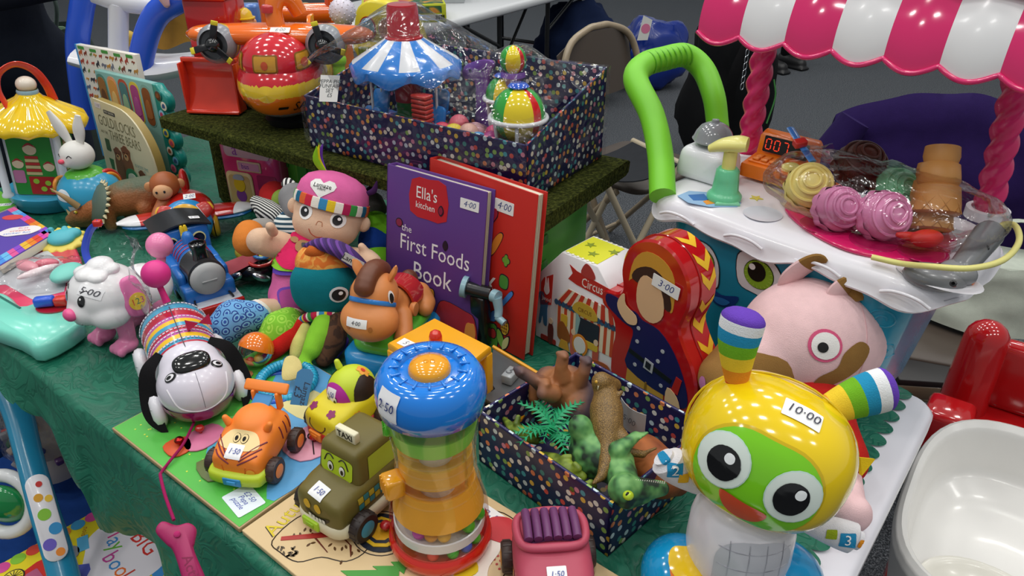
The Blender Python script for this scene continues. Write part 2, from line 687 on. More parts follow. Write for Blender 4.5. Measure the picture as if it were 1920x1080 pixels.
  for k in range(1, rg):
   for i in range(n):
    j = (i + 1) % n
    a = 1 + (k - 1) * n
    Fc.append([a + i, a + n + i, a + n + j, a + j])
  return s.add(V, Fc, m, None, True)

 def wraptext(s, bvh, t, size, o, d, m, up=(0, 0, 1), off=.0014, shear=0.2, sx=1.0, rz=0.0):
  MM = look(o, -Vector(d), up) @ X((0, 0, 0), (0, 0, rz))
  dd = Vector(d).normalized()
  V, Fc = text_mesh(t, shear, 0.0)
  out = []
  for v in V:
   w3 = MM @ Vector((v.x * size * sx, v.y * size, 0))
   hit = bvh.ray_cast(w3, dd)
   if hit[0] is None:
    h3, n3 = bvh.find_nearest(w3)[:2]
   else:
    h3, n3 = hit[0], hit[1]
   if n3.dot(dd) > 0:
    n3 = -n3
   out.append(h3 + n3 * off)
  return s.add(out, Fc, m, None, False)

 def bvh(s):
  return BVHTree.FromPolygons([tuple(v) for v in s.v], s.f)

 def out(s, name, parent=None, remesh=None, smooth_it=6, sharp=50, sub=0, kind=None, label=None, solid=None, deform=None):
  me = bpy.data.meshes.new(name)
  me.from_pydata([tuple(v) for v in s.v], [], s.f)
  for m in s.mats:
   me.materials.append(m)
  me.polygons.foreach_set('material_index', s.mi)
  me.polygons.foreach_set('use_smooth', s.sm)
  o = bpy.data.objects.new(name, me)
  COL.objects.link(o)
  mods = []
  if remesh:
   md = o.modifiers.new('r', 'REMESH')
   md.mode = 'VOXEL'
   md.voxel_size = remesh
   md.use_smooth_shade = True
   md2 = o.modifiers.new('s', 'SMOOTH')
   md2.factor = .5
   md2.iterations = smooth_it
   mods = [1]
  if sub:
   md = o.modifiers.new('d', 'SUBSURF')
   md.levels = sub
   md.render_levels = sub
   mods = [1]
  if solid:
   md = o.modifiers.new('t', 'SOLIDIFY')
   md.thickness = solid
   md.offset = -1
   mods = [1]
  if mods:
   bpy.context.view_layer.update()
   ev = o.evaluated_get(bpy.context.evaluated_depsgraph_get())
   nm = bpy.data.meshes.new_from_object(ev)
   o.modifiers.clear()
   o.data = nm
   bpy.data.meshes.remove(me)
   me = nm
   me.name = name
   if remesh and len(me.materials) == 0:
    for m in s.mats:
     me.materials.append(m)
  if deform:
   for v in me.vertices:
    v.co = deform(v.co)
  if not remesh:
   me.set_sharp_from_angle(angle=math.radians(sharp))
  # metric box-projected coordinates for the printed patterns
  uv = me.uv_layers.new(name='uv')
  vs = me.vertices
  dat = [0.0] * (len(me.loops) * 2)
  for pl in me.polygons:
   nx, ny, nz = abs(pl.normal.x), abs(pl.normal.y), abs(pl.normal.z)
   for li in pl.loop_indices:
    co = vs[me.loops[li].vertex_index].co
    if nz >= nx and nz >= ny:
     dat[2 * li], dat[2 * li + 1] = co.x, co.y
    elif ny >= nx:
     dat[2 * li], dat[2 * li + 1] = co.x, co.z
    else:
     dat[2 * li], dat[2 * li + 1] = co.y, co.z
  uv.data.foreach_set('uv', dat)
  if parent:
   o.parent = parent
  if kind:
   o['kind'] = kind
  if label:
   o['label'] = label
  return o

def bvh_of(o):
 return BVHTree.FromPolygons([tuple(v.co) for v in o.data.vertices], [tuple(p.vertices) for p in o.data.polygons])

def thing(name, label, cat, loc=(0, 0, 0), rz=0.0, group=None, rot=None):
 o = bpy.data.objects.new(name, None)
 COL.objects.link(o)
 o.empty_display_size = .05
 o.location = loc
 o.rotation_euler = rot or (0, 0, rz)
 tagp(o, label, cat, group)
 return o

def tagp(o, label, cat, group=None):
 o['label'] = label
 o['category'] = cat
 if group:
  o['group'] = group
 return o

def copy_part(o, parent=None, M=None):
 c = o.copy()
 COL.objects.link(c)
 c.parent = parent or o.parent
 if M is not None:
  c.matrix_local = M
 return c

def struct(o):
 o['kind'] = 'structure'
 return o

def yaw_to(p, q):
 """Yaw that turns local X onto the direction from p to q."""
 return math.atan2(q[1] - p[1], q[0] - p[0])

# the setting
m = MB()
m.add([(-9, -3, 0), (9, -3, 0), (9, 13, 0), (-9, 13, 0)], [(0, 1, 2, 3)], 'carpet', None, False)
struct(m.out('floor'))

# trestle table and its cloth
t = thing('folding_table', 'long white plastic folding table under the green cloth', 'table', tf(.9, -.38, 0), YT)
m = MB()
m.ext(rrect(1.84, .765, .035, (0, 0), 6), .036, 'p:e9e7ee', (0, 0, T - .041), b=.008)
m.out('tabletop', t)
for sx in (-1, 1):
 m = MB()
 for sy in (-1, 1):
  m.rod((sx * .72, sy * .28, .0), (sx * .66, sy * .28, T - .04), .013, 'p:6d6f72')
 m.rod((sx * .72, -.28, .02), (sx * .72, .28, .02), .011, 'p:6d6f72')
 m.rod((sx * .69, -.28, .4), (sx * .69, .28, .4), .011, 'p:6d6f72')
 m.out('leg_frame', t)

HEM = [(0, .14), (.55, .15), (.74, .15), (.80, .168), (.86, .19), (.905, .215), (.915, .135), (.95, .15), (.975, .10), (1.05, .085), (1.15, .072), (1.4, .07), (1.9, .10)]

def lerp_tab(tab, x):
 for (x0, y0), (x1, y1) in zip(tab, tab[1:]):
  if x <= x1:
   return y0 + (y1 - y0) * max(0, (x - x0)) / (x1 - x0)
 return tab[-1][1]

rows = [('t', .014 - .774 * i / 225) for i in range(226)] + [('d', (i + 1) / 22) for i in range(22)]
NA = 230

def scal(x, per):
 q = (x / per) % 1.0
 return math.sqrt(max(0, 1 - (2 * q - 1) ** 2))

def cloth_pt(i, j):
 kind, val = rows[j]
 b = val if kind == 't' else -.76
 a0 = .036 - .022 * scal(b, .031)
 fa = (i / NA)
 a = a0 + (1.86 - a0) * fa ** 1.15
 n1 = noise.noise(Vector((a * 5, b * 5, 1)))
 if kind == 't':
  z = T - .0015 + .001 * n1
  if b > 0:
   z -= b * 1.2
  return tf(a, b, z)
 drop = (lerp_tab(HEM, a) - .011 + .012 * scal(a, .05)) * val
 out = .006 + .010 * math.sin(a * 23 + n1 * 2) * val + .016 * noise.noise(Vector((a * 7, val * 2, 5))) * val + .02 * val
 return tf(a, b - out, T - .002 - drop)

m = MB()
nr = len(rows)
V = [cloth_pt(i, j) for i in range(NA + 1) for j in range(nr)]
Fc = [[i * nr + j, i * nr + j + 1, (i + 1) * nr + j + 1, (i + 1) * nr + j] for i in range(NA) for j in range(nr - 1)]
m.add(V, Fc, 'damask')
cl = m.out('tablecloth')
tagp(cl, 'dark green damask tablecloth with scalloped edge', 'tablecloth')

# raised mossy shelf on green step stools
SH = T + .22                   # top of the shelf
s0, s1 = tf(.498, -.252), tf(1.37, -.336)
YS = math.atan2((s0 - s1).y, (s0 - s1).x)
sl = (s0 - s1).length
m = MB()

def shelf_pt(u, v):
 # a padded board: u runs along, v round the section
 Lx = -sl + sl * u
 per = [(0, -.022), (0, -.004), (.006, 0), (.1, 0), (.2, 0), (.284, 0), (.29, -.004), (.29, -.022), (.28, -.026), (.01, -.026)]
 q = v * len(per)
 k = int(q) % len(per)
 fr_ = q - int(q)
 y = per[k][0] + (per[(k + 1) % len(per)][0] - per[k][0]) * fr_
 z = per[k][1] + (per[(k + 1) % len(per)][1] - per[k][1]) * fr_
 n3 = noise.noise(Vector((Lx * 60, y * 60, z * 60))) * .0022
 return Vector((Lx + (n3 if u in (0, 1) else 0), y - n3, z + n3 * .6 - .0015))

m.grid(shelf_pt, 170, 60, 'moss')
for e in (0, 1):
 ring_ = [shelf_pt(e, j / 60) for j in range(60)]
 m.add(ring_, [list(range(60))], 'moss')
sh = m.out('display_shelf')
sh.location = (s0.x, s0.y, SH)
sh.rotation_euler = (0, 0, YS)
tagp(sh, 'long shelf board covered in mossy green artificial turf', 'shelf')
m = MB()
m.grid(lambda u, v: Vector((-sl - .012 - .01 * v + .006 * math.sin(u * 9), .11 + .17 * u, -.004 - .212 * v)), 14, 8, 'moss')
m.grid(lambda u, v: Vector((-sl - .014 + .10 * u, .112 - .012 * math.sin(u * 5) * v, -.006 - .21 * v)), 8, 8, 'moss')
m.out('turf_drape', sh, solid=.004)
SHM = X((s0.x, s0.y, 0), (0, 0, YS))

def sp(x, y, z=SH):
 """Point on the shelf: x metres left of its right end (negative), y behind its front edge."""
 p = SHM @ Vector((x, y, 0))
 return Vector((p.x, p.y, z))

def step_stool(label, x, y):
 t = thing('step_stool', label, 'stool', sp(x, y, T), YS, 'green stools under the shelf')
 H_ = SH - T - .0325
 m = MB()
 m.box((0, 0, H_ - .009), (.26, .2, .018), 'p:5fae3a', .004)
 top = m.out('step', t)
 m = MB()
 for i in range(6):
  for j in range(4):
   m.lathe([(.006, 0), (.006, .002), (0, .0025)], 'p:55a034', 8, (-.1 + .04 * i, -.06 + .04 * j, H_))
 m.out('grip_dots', top, kind='stuff')
 for sx in (-1, 1):
  m = MB()
  m.box((sx * .118, 0, (H_ - .018) / 2), (.014, .196, H_ - .018), 'p:5cab38', .003)
  pn = m.out('side_panel', t)
  for k in range(3):
   m = MB()
   m.box((sx * .1265, -.05, .05 + .045 * k), (.006, .02, .016), 'p:3c7d24', .002)
   m.out('slot', pn)
 for sy in (-1, 1):
  m = MB()
  m.box((0, sy * .091, (H_ - .02) / 2), (.222, .008, H_ - .02), 'p:56a634', .003)
  pn = m.out('end_panel', t)
  for k in range(4):
   m = MB()
   m.box((.075, sy * .0965, .028 + .042 * k), (.03, .006, .013), 'p:3f8527', .002)
   m.out('hinge_lug', pn)
 return t

step_stool('bright green plastic step stool under the right end of the shelf', -.17, .135)
step_stool('dark shaded step stool behind the pink bus under the shelf', -.76, .205).scale = (.75, .62, 1)

# books and boxes that stand in front of the shelf
FR = X((0, 0, 0), (PI / 2, 0, 0))       # decal frame: x right, y up, sticking out towards local -Y

def stand(name, label, cat, L_, R_, th=.02, lean=0.0, z=T, group=None, wide=None):
 p, q = at(*L_, z), at(*R_, z)
 rz = yaw_to(p, q)
 p.z += th * math.sin(lean)
 t = thing(name, label, cat, p, 0, group, rot=(-lean, 0, rz))
 return t, (wide or (q - p).length)

def hard_book(t, w_, h, th, cover, page='k:ded8c4', spine_r=.0):
 m = MB()
 m.box((w_ / 2, .0012, h / 2), (w_, .0024, h), cover, .0008)
 m.box((w_ / 2, th - .0012, h / 2), (w_, .0024, h), cover, .0008)
 m.box((.0015, th / 2, h / 2), (.003, th, h), cover, .0008)
 cv = m.out('cover', t)
 m = MB()
 m.box((w_ / 2 - .001, th / 2, h / 2), (w_ - .010, th - .005, h - .008), page, .0005)
 for k in range(5):
  m.box((w_ - .0058, .004 + k * (th - .008) / 4, h / 2), (.0008, .0012, h - .009), 'k:b9b19a')
 m.out('pages', t)
 return cv

def icon_print(m, lst, ol='k:241a2a'):
 for pts, mt, c, d in lst:
  gx, gy = sum(p[0] for p in pts) / len(pts), sum(p[1] for p in pts) / len(pts)
  k_ = 1 + .0016 / max(abs(p[0] - gx) for p in pts)
  m.decal([(gx + (x - gx) * k_, gy + (y - gy) * k_) for x, y in pts], ol, (c[0], c[1], .0002), M=FR, d=.0004 + d)
  m.decal(pts, mt, (c[0], c[1], .0005), M=FR, d=.0005 + d)

LEAF = blob([(0, -1), (.6, -.3), (.5, .5), (0, 1), (-.5, .5), (-.6, -.3)], 4)

def sc(pts, k, ky=None, a=0.0):
 ca, sa = math.cos(a), math.sin(a)
 ky = ky or k
 return [(x * k * ca - y * ky * sa, x * k * sa + y * ky * ca) for x, y in pts]

t, w_ = stand('hardback_book', 'purple hardback baby food cookery book leaning against the shelf', 'book', (722, 588), (893, 660), .021, .14)
h = .252
cv = hard_book(t, w_, h, .021, 'k:5f3a86')
m = MB()
m.decal(blob([(.05, .19), (.052, .24), (.085, .246), (.118, .244), (.122, .19), (.085, .184)], 2), 'k:c6232c', M=FR, d=.0006)
m.text("Ella's", .026, 'k:f6f4f0', (.082, .222, .0009), M=FR, sx=.85, extr=.002)
m.text('kitchen', .0145, 'k:f6f4f0', (.08, .203, .0009), M=FR, sx=.9, extr=.002)
icon_print(m, [(sc(LEAF, .006), 'k:8f1f3a', (.111, .204), .0008), (sc(circ(1, 12), .006), 'k:8f2a4a', (.028, .165), 0), (sc(LEAF, .006), 'k:2a1a2a', (.122, .152), 0),
   (sc(blob([(0, -1), (.8, -.6), (.7, .5), (0, .7), (-.7, .5), (-.8, -.6)]), .011), 'k:d9952f', (.095, .066), 0)])
m.text('the', .016, 'k:f4f1f4', (.044, .159, .0006), M=FR, extr=.002)
m.text('First Foods', .036, 'k:f4f1f4', (.1, .135, .0006), M=FR, sx=.86, extr=.002)
m.text('Book', .041, 'k:f4f1f4', (.098, .094, .0006), M=FR, sx=.9, extr=.002)
icon_print(m, [(blob([(.11, .004), (.112, .045), (.125, .062), (.165, .058), (.185, .05), (.188, .004)], 3), 'k:a82a33', (0, 0), 0)])
m.decal(blob([(0, 0), (.014, 0), (.018, .014), (.014, .03), (.008, .03), (0, .028), (-.003, .012)], 3), 'k:d98a3c', (.172, .012, .0012), M=FR)
m.tag(.034, .0155, '4·00', FR, c=(.163, .226, .0002))
m.out('cover_print', cv)

t, w_ = stand('hardback_book', 'red hardback vegetable cookery book tucked behind the purple one', 'book', (800, 583), (982, 678), .022, .10)
h = .262
cv = hard_book(t, w_, h, .022, 'k:c5281f')
FR0 = FR
FR = FR @ X((.045, 0, 0)) @ Matrix.Diagonal((.78, 1, 1, 1))
m = MB()
m.text("s", .03, 'k:f6f0ea', (.1, .225, .0006), M=FR, extr=.002)
icon_print(m, [(sc(HEART, .012, .013), 'k:b3203f', (.118, .21), 0), (blob([(.115, .148), (.125, .15), (.14, .17), (.146, .184), (.138, .186), (.124, .172)], 3), 'k:e2862c', (0, 0), 0),
   (flower(.009, 4), 'k:6ea63a', (.158, .148), 0), (blob([(0, -.01), (.01, -.006), (.009, .009), (-.008, .01), (-.01, -.006)]), 'k:4f8f3a', (.156, .112), 0),
   (sc(LEAF, .013, .015, -.9), 'k:4d83cc', (.137, .05), 0),
   (blob([(.142, .058), (.148, .062), (.178, .094), (.18, .102), (.172, .1), (.145, .068)], 3), 'k:4d83cc', (0, 0), .0004)])
m.text('oo', .04, 'k:f6f0ea', (.074, .105, .0006), M=FR, extr=.002)
m.text('/', .04, 'k:f6f0ea', (.104, .146, .0006), (0, 0, .9), M=FR, extr=.002)
m.text('k', .058, 'k:f6f0ea', (.122, .104, .0006), M=FR, extr=.002)
icon_print(m, [(blob([(.1, .02), (.105, .05), (.112, .058), (.115, .03), (.118, .01)], 3), 'k:d9cf7a', (0, 0), 0), (sc(circ(1, 10), .01, .013), 'k:e2b83a', (.167, .04), .0004),
   (blob([(.12, .0), (.125, .03), (.145, .034), (.15, .0)], 3), 'k:55963a', (0, 0), .0002), (sc(circ(1, 10), .008), 'k:c23a3a', (.138, .02), .0008),
   (sc(LEAF, .012, .016, .5), 'k:7fb04a', (.158, .018), .0009), (sc(LEAF, .01, .014, -.5), 'k:d5cf8e', (.172, .014), .001)])
for i in range(3):
 for j in range(4):
  m.decal(circ(.0022, 6), 'k:8a5a1c', (.161 + i * .0055, .033 + j * .0055, .0016), M=FR, d=.0003)
m.decal([(.09, .002), (.135, .002), (.125, .012), (.09, .024)], 'k:5b3a80', (0, 0, .001), M=FR, d=.0012)
m.text('recipes', .0085, 'k:efe8f2', (.104, .011, .0024), M=FR, extr=.002)
FR = FR0
m.tag(.036, .0185, '4·00', FR, c=(.158, .228, .0002))
m.out('cover_print', cv)

# circus box
t, w_ = stand('circus_box', 'white suitcase-shaped circus playset box beside the red tin', 'toy box', (1004, 629), (1148, 703))
w_ = .158
prof = [(0, 0), (w_, 0), (w_, .11), (w_ - .045, .166), (.048, .166), (0, .11)]
m = MB()
m.ext(prof, .075, 'k:e6e4e6', M=X((0, .075, 0), (PI / 2, 0, 0)), b=.0012)
bx = m.out('carton', t)
m = MB()
m.box((w_ / 2, .0375, .1664), (w_ - .1, .064, .0008), 'k:d9d92e')
for i in range(6):
 for y in (.004, .071):
  m.decal(circ(.0022, 8), 'k:f4f1da', (.056 + i * .009, y, .1665))
for k, (sx, sy) in enumerate(((.065, .045), (.085, .025), (.104, .05))):
 m.decal(sc(star(1, .42), .009), 'k:86962a', (sx, sy, .1668), (0, 0, .3 * k))
m.out('lid_print', bx)
FC = FR @ Matrix.Diagonal((.775, 1, 1, 1))
m = MB()
m.decal([(.012, .062), (.04, .07), (.043, .124), (.02, .112), (.013, .102)], 'k:c2322a', M=FC)
m.decal(sc(blob([(0, -1), (.6, -.6), (.5, .1), (.25, 1), (.05, .2), (-.25, 1), (-.45, .1), (-.6, -.6)]), .011, .015), 'k:f0eeee', (.028, .1, .0006), M=FC)
m.text('Janod', .010, 'k:f0eeee', (.028, .077, .0009), M=FC, extr=.002)
m.decal([(.08, .128), (.1, .124), (.19, .118), (.185, .128), (.192, .138), (.1, .146), (.082, .152), (.09, .14)], 'k:c2322a', M=FC)
m.decal(blob([(.11, .145), (.118, .163), (.13, .162), (.142, .15), (.138, .143)], 3), 'k:b5413c', (0, 0, .0004), M=FC)
m.text('Circus', .021, 'k:f6efe6', (.137, .132, .0009), M=FC, extr=.002, sx=.9)
# striped big top
m.decal([(.052, .082), (.082, .112), (.19, .105), (.2, .078)], 'k:eadfc4', (0, 0, .0003), M=FC)
for i in range(7):
 a, b = .056 + i * .021, .083 + i * .0155
 m.decal([(a, .0815), (a + .011, .081), (b + .008, .1105), (b, .111)], 'k:c9402c', (0, 0, .0012), M=FC, d=.0004)
for i in range(18):
 m.decal(circ(.0052, 8), 'k:33597a', (.054 + i * .0085, .081, .0012), M=FC, d=.0004)
m.decal([(.056, .03), (.056, .08), (.198, .078), (.198, .03)], 'k:e8dcc0', M=FC)
for i in range(9):
 m.decal([(.058 + i * .016, .03), (.065 + i * .016, .03), (.065 + i * .016, .079), (.058 + i * .016, .079)], 'k:c9502f', (0, 0, .0006), M=FC, d=.0004)
m.decal(rrect(.05, .036, .004, (.135, .055)), 'k:2a2f3c', (0, 0, .0011), M=FC)
m.decal([(.108, .036), (.115, .07), (.109, .078), (.104, .078), (.104, .036)], 'k:8fb4b4', (0, 0, .0019), M=FC, d=.0004)
m.decal(rrect(.016, .02, .003, (.075, .055)), 'k:e0b53a', (0, 0, .0012), M=FC)
m.decal(rrect(.06, .012, .004, (.13, .033)), 'k:d8b53c', (0, 0, .0019), M=FC)
m.decal(blob([(.095, .082), (.105, .097), (.125, .1), (.145, .096), (.155, .08), (.125, .076)], 3), 'k:c9a63a', (0, 0, .0018), M=FC)
m.text('CIRCUS', .0095, 'k:7a4a1c', (.125, .0865, .0027), M=FC, extr=.002)
# small cut-out animals and performers, plain shapes
m.decal(blob([(.008, .03), (.012, .06), (.008, .082), (.02, .086), (.026, .07), (.034, .076), (.03, .06), (.03, .03), (.022, .03), (.018, .045), (.014, .03)], 3), 'k:3f6f96', M=FC)
m.decal(blob([(.06, .022), (.062, .045), (.072, .052), (.082, .044), (.092, .03), (.09, .02), (.075, .016)], 3), 'k:9a5a2a', (0, 0, .0014), M=FC)
m.decal([(.064, .004), (.092, .004), (.086, .02), (.07, .02)], 'k:d9a53a', (0, 0, .0022), M=FC, d=.0004)
m.decal(circ(.019, 20), 'k:df8a2c', (.118, .026, .0028), M=FC, d=.0005)
m.decal(circ(.0145, 20), 'k:e9e6e2', (.118, .026, .0034), M=FC, d=.0005)
for x, c_ in ((.042, 'k:6a2f2a'), (.1, 'k:c96a5a'), (.155, 'k:c25a4a')):
 m.decal(blob([(x - .005, .003), (x - .007, .03), (x, .04), (x + .007, .03), (x + .005, .003)], 3), c_, (0, 0, .0016), M=FC)
 m.decal(circ(.0055, 10), 'k:e8c9a8', (x, .043, .0022), M=FC, d=.0005)
m.decal(blob([(.118, .004), (.124, .014), (.13, .003), (.124, 0)], 3), 'k:2f7a4f', (0, 0, .004), M=FC)
m.decal(blob([(.14, .0), (.15, .012), (.185, .014), (.19, .0)], 3), 'k:a8552c', (0, 0, .0024), M=FC)
m.decal(rrect(.04, .009, .003, (.036, .0065)), 'k:a8322a', (0, 0, .0012), M=FC)
m.out('front_print', bx)

# red tin with chevrons
t, w_ = stand('shaped_tin', 'tall glossy red tin with yellow chevrons along its side', 'tin', (1141, 704), (1278, 792))
prof = blob([(.01, 0), (.075, 0), (.146, 0), (.158, .03), (.158, .07), (.147, .105), (.128, .135), (.118, .158), (.122, .18), (.127, .205), (.122, .24), (.1, .271), (.068, .283), (.036, .272), (.014, .244), (.007, .21), (.012, .178), (.002, .165), (-.024, .157), (-.024, .132), (-.004, .118), (.004, .09), (0, .04)], 4)
prof = [(x * .96, z * .86) for x, z in prof]
TIN = .056
m = MB()
m.ext(prof, TIN, 'g:b8161a', M=X((0, TIN, 0), (PI / 2, 0, 0)), b=.003)
body = m.out('tin_body', t, sharp=40)
bt = m.bvh()
m = MB()
edge = [Vector((x, z)) for x, z in prof]
path = [p for p in edge]
# rim seam of the lid, set back from the front
seam = []
for i, p in enumerate(path):
 a, b = path[i - 1], path[(i + 1) % len(path)]
 tg = (b - a).normalized()
 nn = Vector((tg.y, -tg.x))
 seam.append((p.x + nn.x * .0006, .022, p.y + nn.y * .0006))
m.tube(seam, .0012, 'g:a01418', 6, cyc=True)
m.out('lid_seam', body)
m = MB()
dist = 0
run = [p for p in path]
i0 = min(range(len(run)), key=lambda i: (run[i] - Vector((.146, 0))).length)
order = [run[(i0 + k) % len(run)] for k in range(len(run))]
acc, nextd, k = 0, .016, 0
for a, b in zip(order, order[1:]):
 seg = (b - a).length
 acc += seg
 if acc >= nextd and b.y > .012:
  tg = (b - a).normalized()
  nn = Vector((tg.y, -tg.x))
  c = Vector((b.x, .039, b.y))
  ch = [(-.013, -.006), (0, .009), (.013, -.006), (.013, .007), (0, .022), (-.013, .007)]
  m.wrap(bt, [(x, -y) for x, y in ch], c + Vector((nn.x, 0, nn.y)) * .02, (-nn.x, 0, -nn.y), 'k:e8b928', up=(tg.x, 0, tg.y), rg=4, c=(0, -.009), off=.0006)
  nextd += .032
  k += 1
 if k >= 9:
  break
m.out('chevrons', body, kind='stuff')
m = MB()
FT = FR @ Matrix.Diagonal((.96, .86, 1, 1))
# plain uniform: helmet, coat, belt, trousers, no portrait
m.decal(blob([(.024, .20), (.03, .238), (.05, .26), (.08, .258), (.1, .236), (.104, .19), (.096, .182), (.06, .225), (.03, .205)], 3), 'k:d29a38', M=FT)
m.decal(blob([(.03, .205), (.036, .225), (.06, .238), (.085, .228), (.1, .195), (.095, .18), (.06, .2)], 3), 'k:3a2420', (0, 0, .0005), M=FT)
m.decal(blob([(.042, .205), (.055, .222), (.082, .208), (.09, .17), (.075, .148), (.055, .15), (.042, .17)], 3), 'k:e3b98e', (0, 0, .0012), M=FT)
m.decal(blob([(-.015, .155), (.01, .157), (.012, .145), (.04, .15), (.055, .142), (.085, .14), (.115, .115), (.14, .07), (.147, .035), (.13, .025), (.115, .055), (.108, .03), (.035, .04), (.036, .08), (.04, .115), (.02, .12), (-.012, .135)], 3), 'k:1c1a55', (0, 0, .0003), M=FT)
m.decal([(.034, .0), (.036, .042), (.105, .034), (.108, .0)], 'k:c9983c', (0, 0, .0002), M=FT)
m.decal([(.07, .0), (.0715, .034), (.0745, .034), (.076, .0)], 'k:8a6520', (0, 0, .001), M=FT)
m.decal([(.036, .072), (.037, .08), (.117, .067), (.115, .058)], 'k:16151c', (0, 0, .0011), M=FT)
m.decal([(.066, .06), (.068, .08), (.084, .077), (.083, .058)], 'k:b9bcc2', (0, 0, .0019), M=FT)
m.decal([(.07, .064), (.071, .076), (.08, .074), (.079, .062)], 'k:22222c', (0, 0, .0027), M=FT)
for x, z in ((.05, .125), (.05, .1), (.05, .055), (.096, .108), (.09, .086), (.1, .045)):
 m.decal(circ(.0034, 10), 'k:b9bcc2', (x, z, .0012), M=FT)
m.decal(blob([(.014, .168), (.02, .172), (.024, .155), (.044, .145), (.046, .13), (.03, .124), (.014, .135), (.008, .15)], 3), 'k:e6c095', (0, 0, .0022), M=FT)
m.decal(blob([(.112, .05), (.13, .042), (.138, .02), (.128, .01), (.112, .016)], 3), 'k:e6c095', (0, 0, .0022), M=FT)
m.decal([(.118, .048), (.124, .078), (.134, .076), (.13, .046)], 'k:b5221f', (0, 0, .0013), M=FT)
m.decal(rrect(.007, .034, .003, (.122, .003)), 'k:d9a860', (0, 0, .001), M=FT)
m.tag(.044, .018, '3·00', FR, c=(.086, .19, .003), rz=-.1)
m.out('front_print', body)

# musical robot and plush pig
RB = at(1365, 1105)
t = thing('toy_robot', 'yellow headed toy robot with rainbow ears and green face', 'toy robot', RB, 0)
hc = Vector((.0105, .006, .187))
HM = X(hc, (-.24, .25, -.46))                # head tipped back and rolled
m = MB()
m.ell((0, 0, 0), (.0765, .068, .066), 'g:f2cf12', seg=48, ring=28, p=.86, M=HM)
head = m.out('head', t)
bh = m.bvh()

def hd(v):
 return HM.to_3x3() @ Vector(v)

o_ = hc + hd((-.004, -.15, -.004))
dr = hd((0, 1, 0))
m = MB()
rim_ = rrect(.106, .083, .039, n=8)
m.wrap(bh, [(x * 1.05, y * 1.06) for x, y in rim_], o_, dr, 'g:d9b80c', up=hd((0, 0, 1)), off=.0006, rg=8)
m.wrap(bh, rim_, o_, dr, 'g:7fd31a', up=hd((0, 0, 1)), off=.0018, rg=8)
fc = m.out('face_plate', head)
for s in (-1, 1):
 m = MB()
 cx = s * .030
 for r, mt, of, dx, dy in ((.0222, 'g:cfe9dd', .0030, 0, 0), (.0212, 'g:e3efe6', .0034, 0, 0), (.0138, 'g:0a0a0c', .0042, .001 * -s, -.001), (.0042, 'g:f6fafa', .005, .0035, .006)):
  m.wrap(bh, [(x + cx + dx, y + .006 + dy) for x, y in circ(r, 24, r * 1.12)], o_, dr, mt, up=hd((0, 0, 1)), off=of, rg=3)
 m.out('eye', fc)
m = MB()
m.wrap(bh, blob([(-.022, -.018), (0, -.0185), (.020, -.020), (.015, -.033), (0, -.038), (-.014, -.032)], 4), o_, dr, 'g:d8401c', up=hd((0, 0, 1)), off=.003, rg=4)
m.out('mouth', fc)
m = MB()
tm = hc + hd((.006, -.05, .12))
td = hd((0, .28, -1))
m.wrap(bh, rrect(.034, .019, .001, n=2), tm, td, 'k:f4f4f2', up=hd((0, 1, .3)), off=.001, rg=4)
m.wraptext(bh, '10·00', .013, tm, td, 'k:3a3a4a', up=hd((0, 1, .3)), off=.002)
m.out('price_sticker', head)
m = MB()
m.tube([hc + hd((-.0815 * math.cos(a) if False else .0785 * math.cos(a), .012, .0685 * math.sin(a))) for a in [2 * PI * i / 40 for i in range(40)]], .0012, 'g:d9b80c', 6, cyc=True)
m.out('head_seam', head)
RAIN = ['d02a1c', 'e8952c', 'f0cf3a', '74b52a', '2a93bf', 'eef0f2', '6a44b4']
for k, (a, b, c, r1) in enumerate((((-.020, .026, .235), (-.025, .031, .285), (-.022, .036, .320), .020), ((.042, .022, .205), (.09, .03, .226), (.128, .034, .238), .0225))):
 m = MB()
 pa = spline([a, b, c], 14)
 n_ = len(pa)
 rr = [max(.0012, r1 * (.36 + .64 * math.sin(min(1, q * 1.25) * PI / 2)) * (1 if q < .86 else math.sqrt(max(0.004, 1 - ((q - .86) / .145) ** 2)))) for q in [i / (n_ - 1) for i in range(n_)]]
 m.tube(pa, rr, ['f:' + c_ for c_ in RAIN], 20, flat=(1, .8))
 m.out('ear', head)
m = MB()
m.lathe([(.0, .02), (.036, .022), (.047, .04), (.051, .07), (.05, .1), (.044, .128), (.03, .14), (0, .142)], 'p:e8e6ec', 32)
bd = m.out('torso', t)
m = MB()
bb = BVHTree.FromPolygons([tuple(v.co) for v in bd.data.vertices], [tuple(p.vertices) for p in bd.data.polygons])
m.wrap(bb, rrect(.07, .085, .028, n=6), (0, -.2, .078), (0, 1, 0), 'p:c9c9d0', off=.0008, rg=6)
for i in range(4):
 m.wrap(bb, rrect(.0006, .08, .0002, (-.024 + .016 * i, 0), n=1), (0, -.2, .078), (0, 1, 0), 'p:b4b4bd', off=.0012, rg=2)
for i in range(4):
 m.wrap(bb, rrect(.066, .0006, .0002, (0, -.03 + .02 * i), n=1), (0, -.2, .078), (0, 1, 0), 'p:b4b4bd', off=.0012, rg=2)
m.out('light_panel', bd)
m = MB()
m.ell((-.052, -.006, .026), (.042, .05, .034), 'g:1492c9', seg=28)
m.ell((.05, -.006, .024), (.042, .05, .032), 'g:1492c9', seg=28)
m.lathe([(0, 0), (.075, 0), (.08, .008), (.074, .02), (.04, .03), (0, .03)], 'g:1187bd', 36, sc=(1, .72))
ft = m.out('feet', t)
bf = m.bvh()
m = MB()
fo = (-.054, -.12, .11)
fd_ = (0.02, .95, -.62)
m.wrap(bf, rrect(.036, .05, .017, n=6), fo, fd_, 'g:e2711d', off=.001)
m.wrap(bf, [(x, y + .0125) for x, y in rrect(.036, .025, .012, n=6)], fo, fd_, 'g:e9c01f', off=.0016)
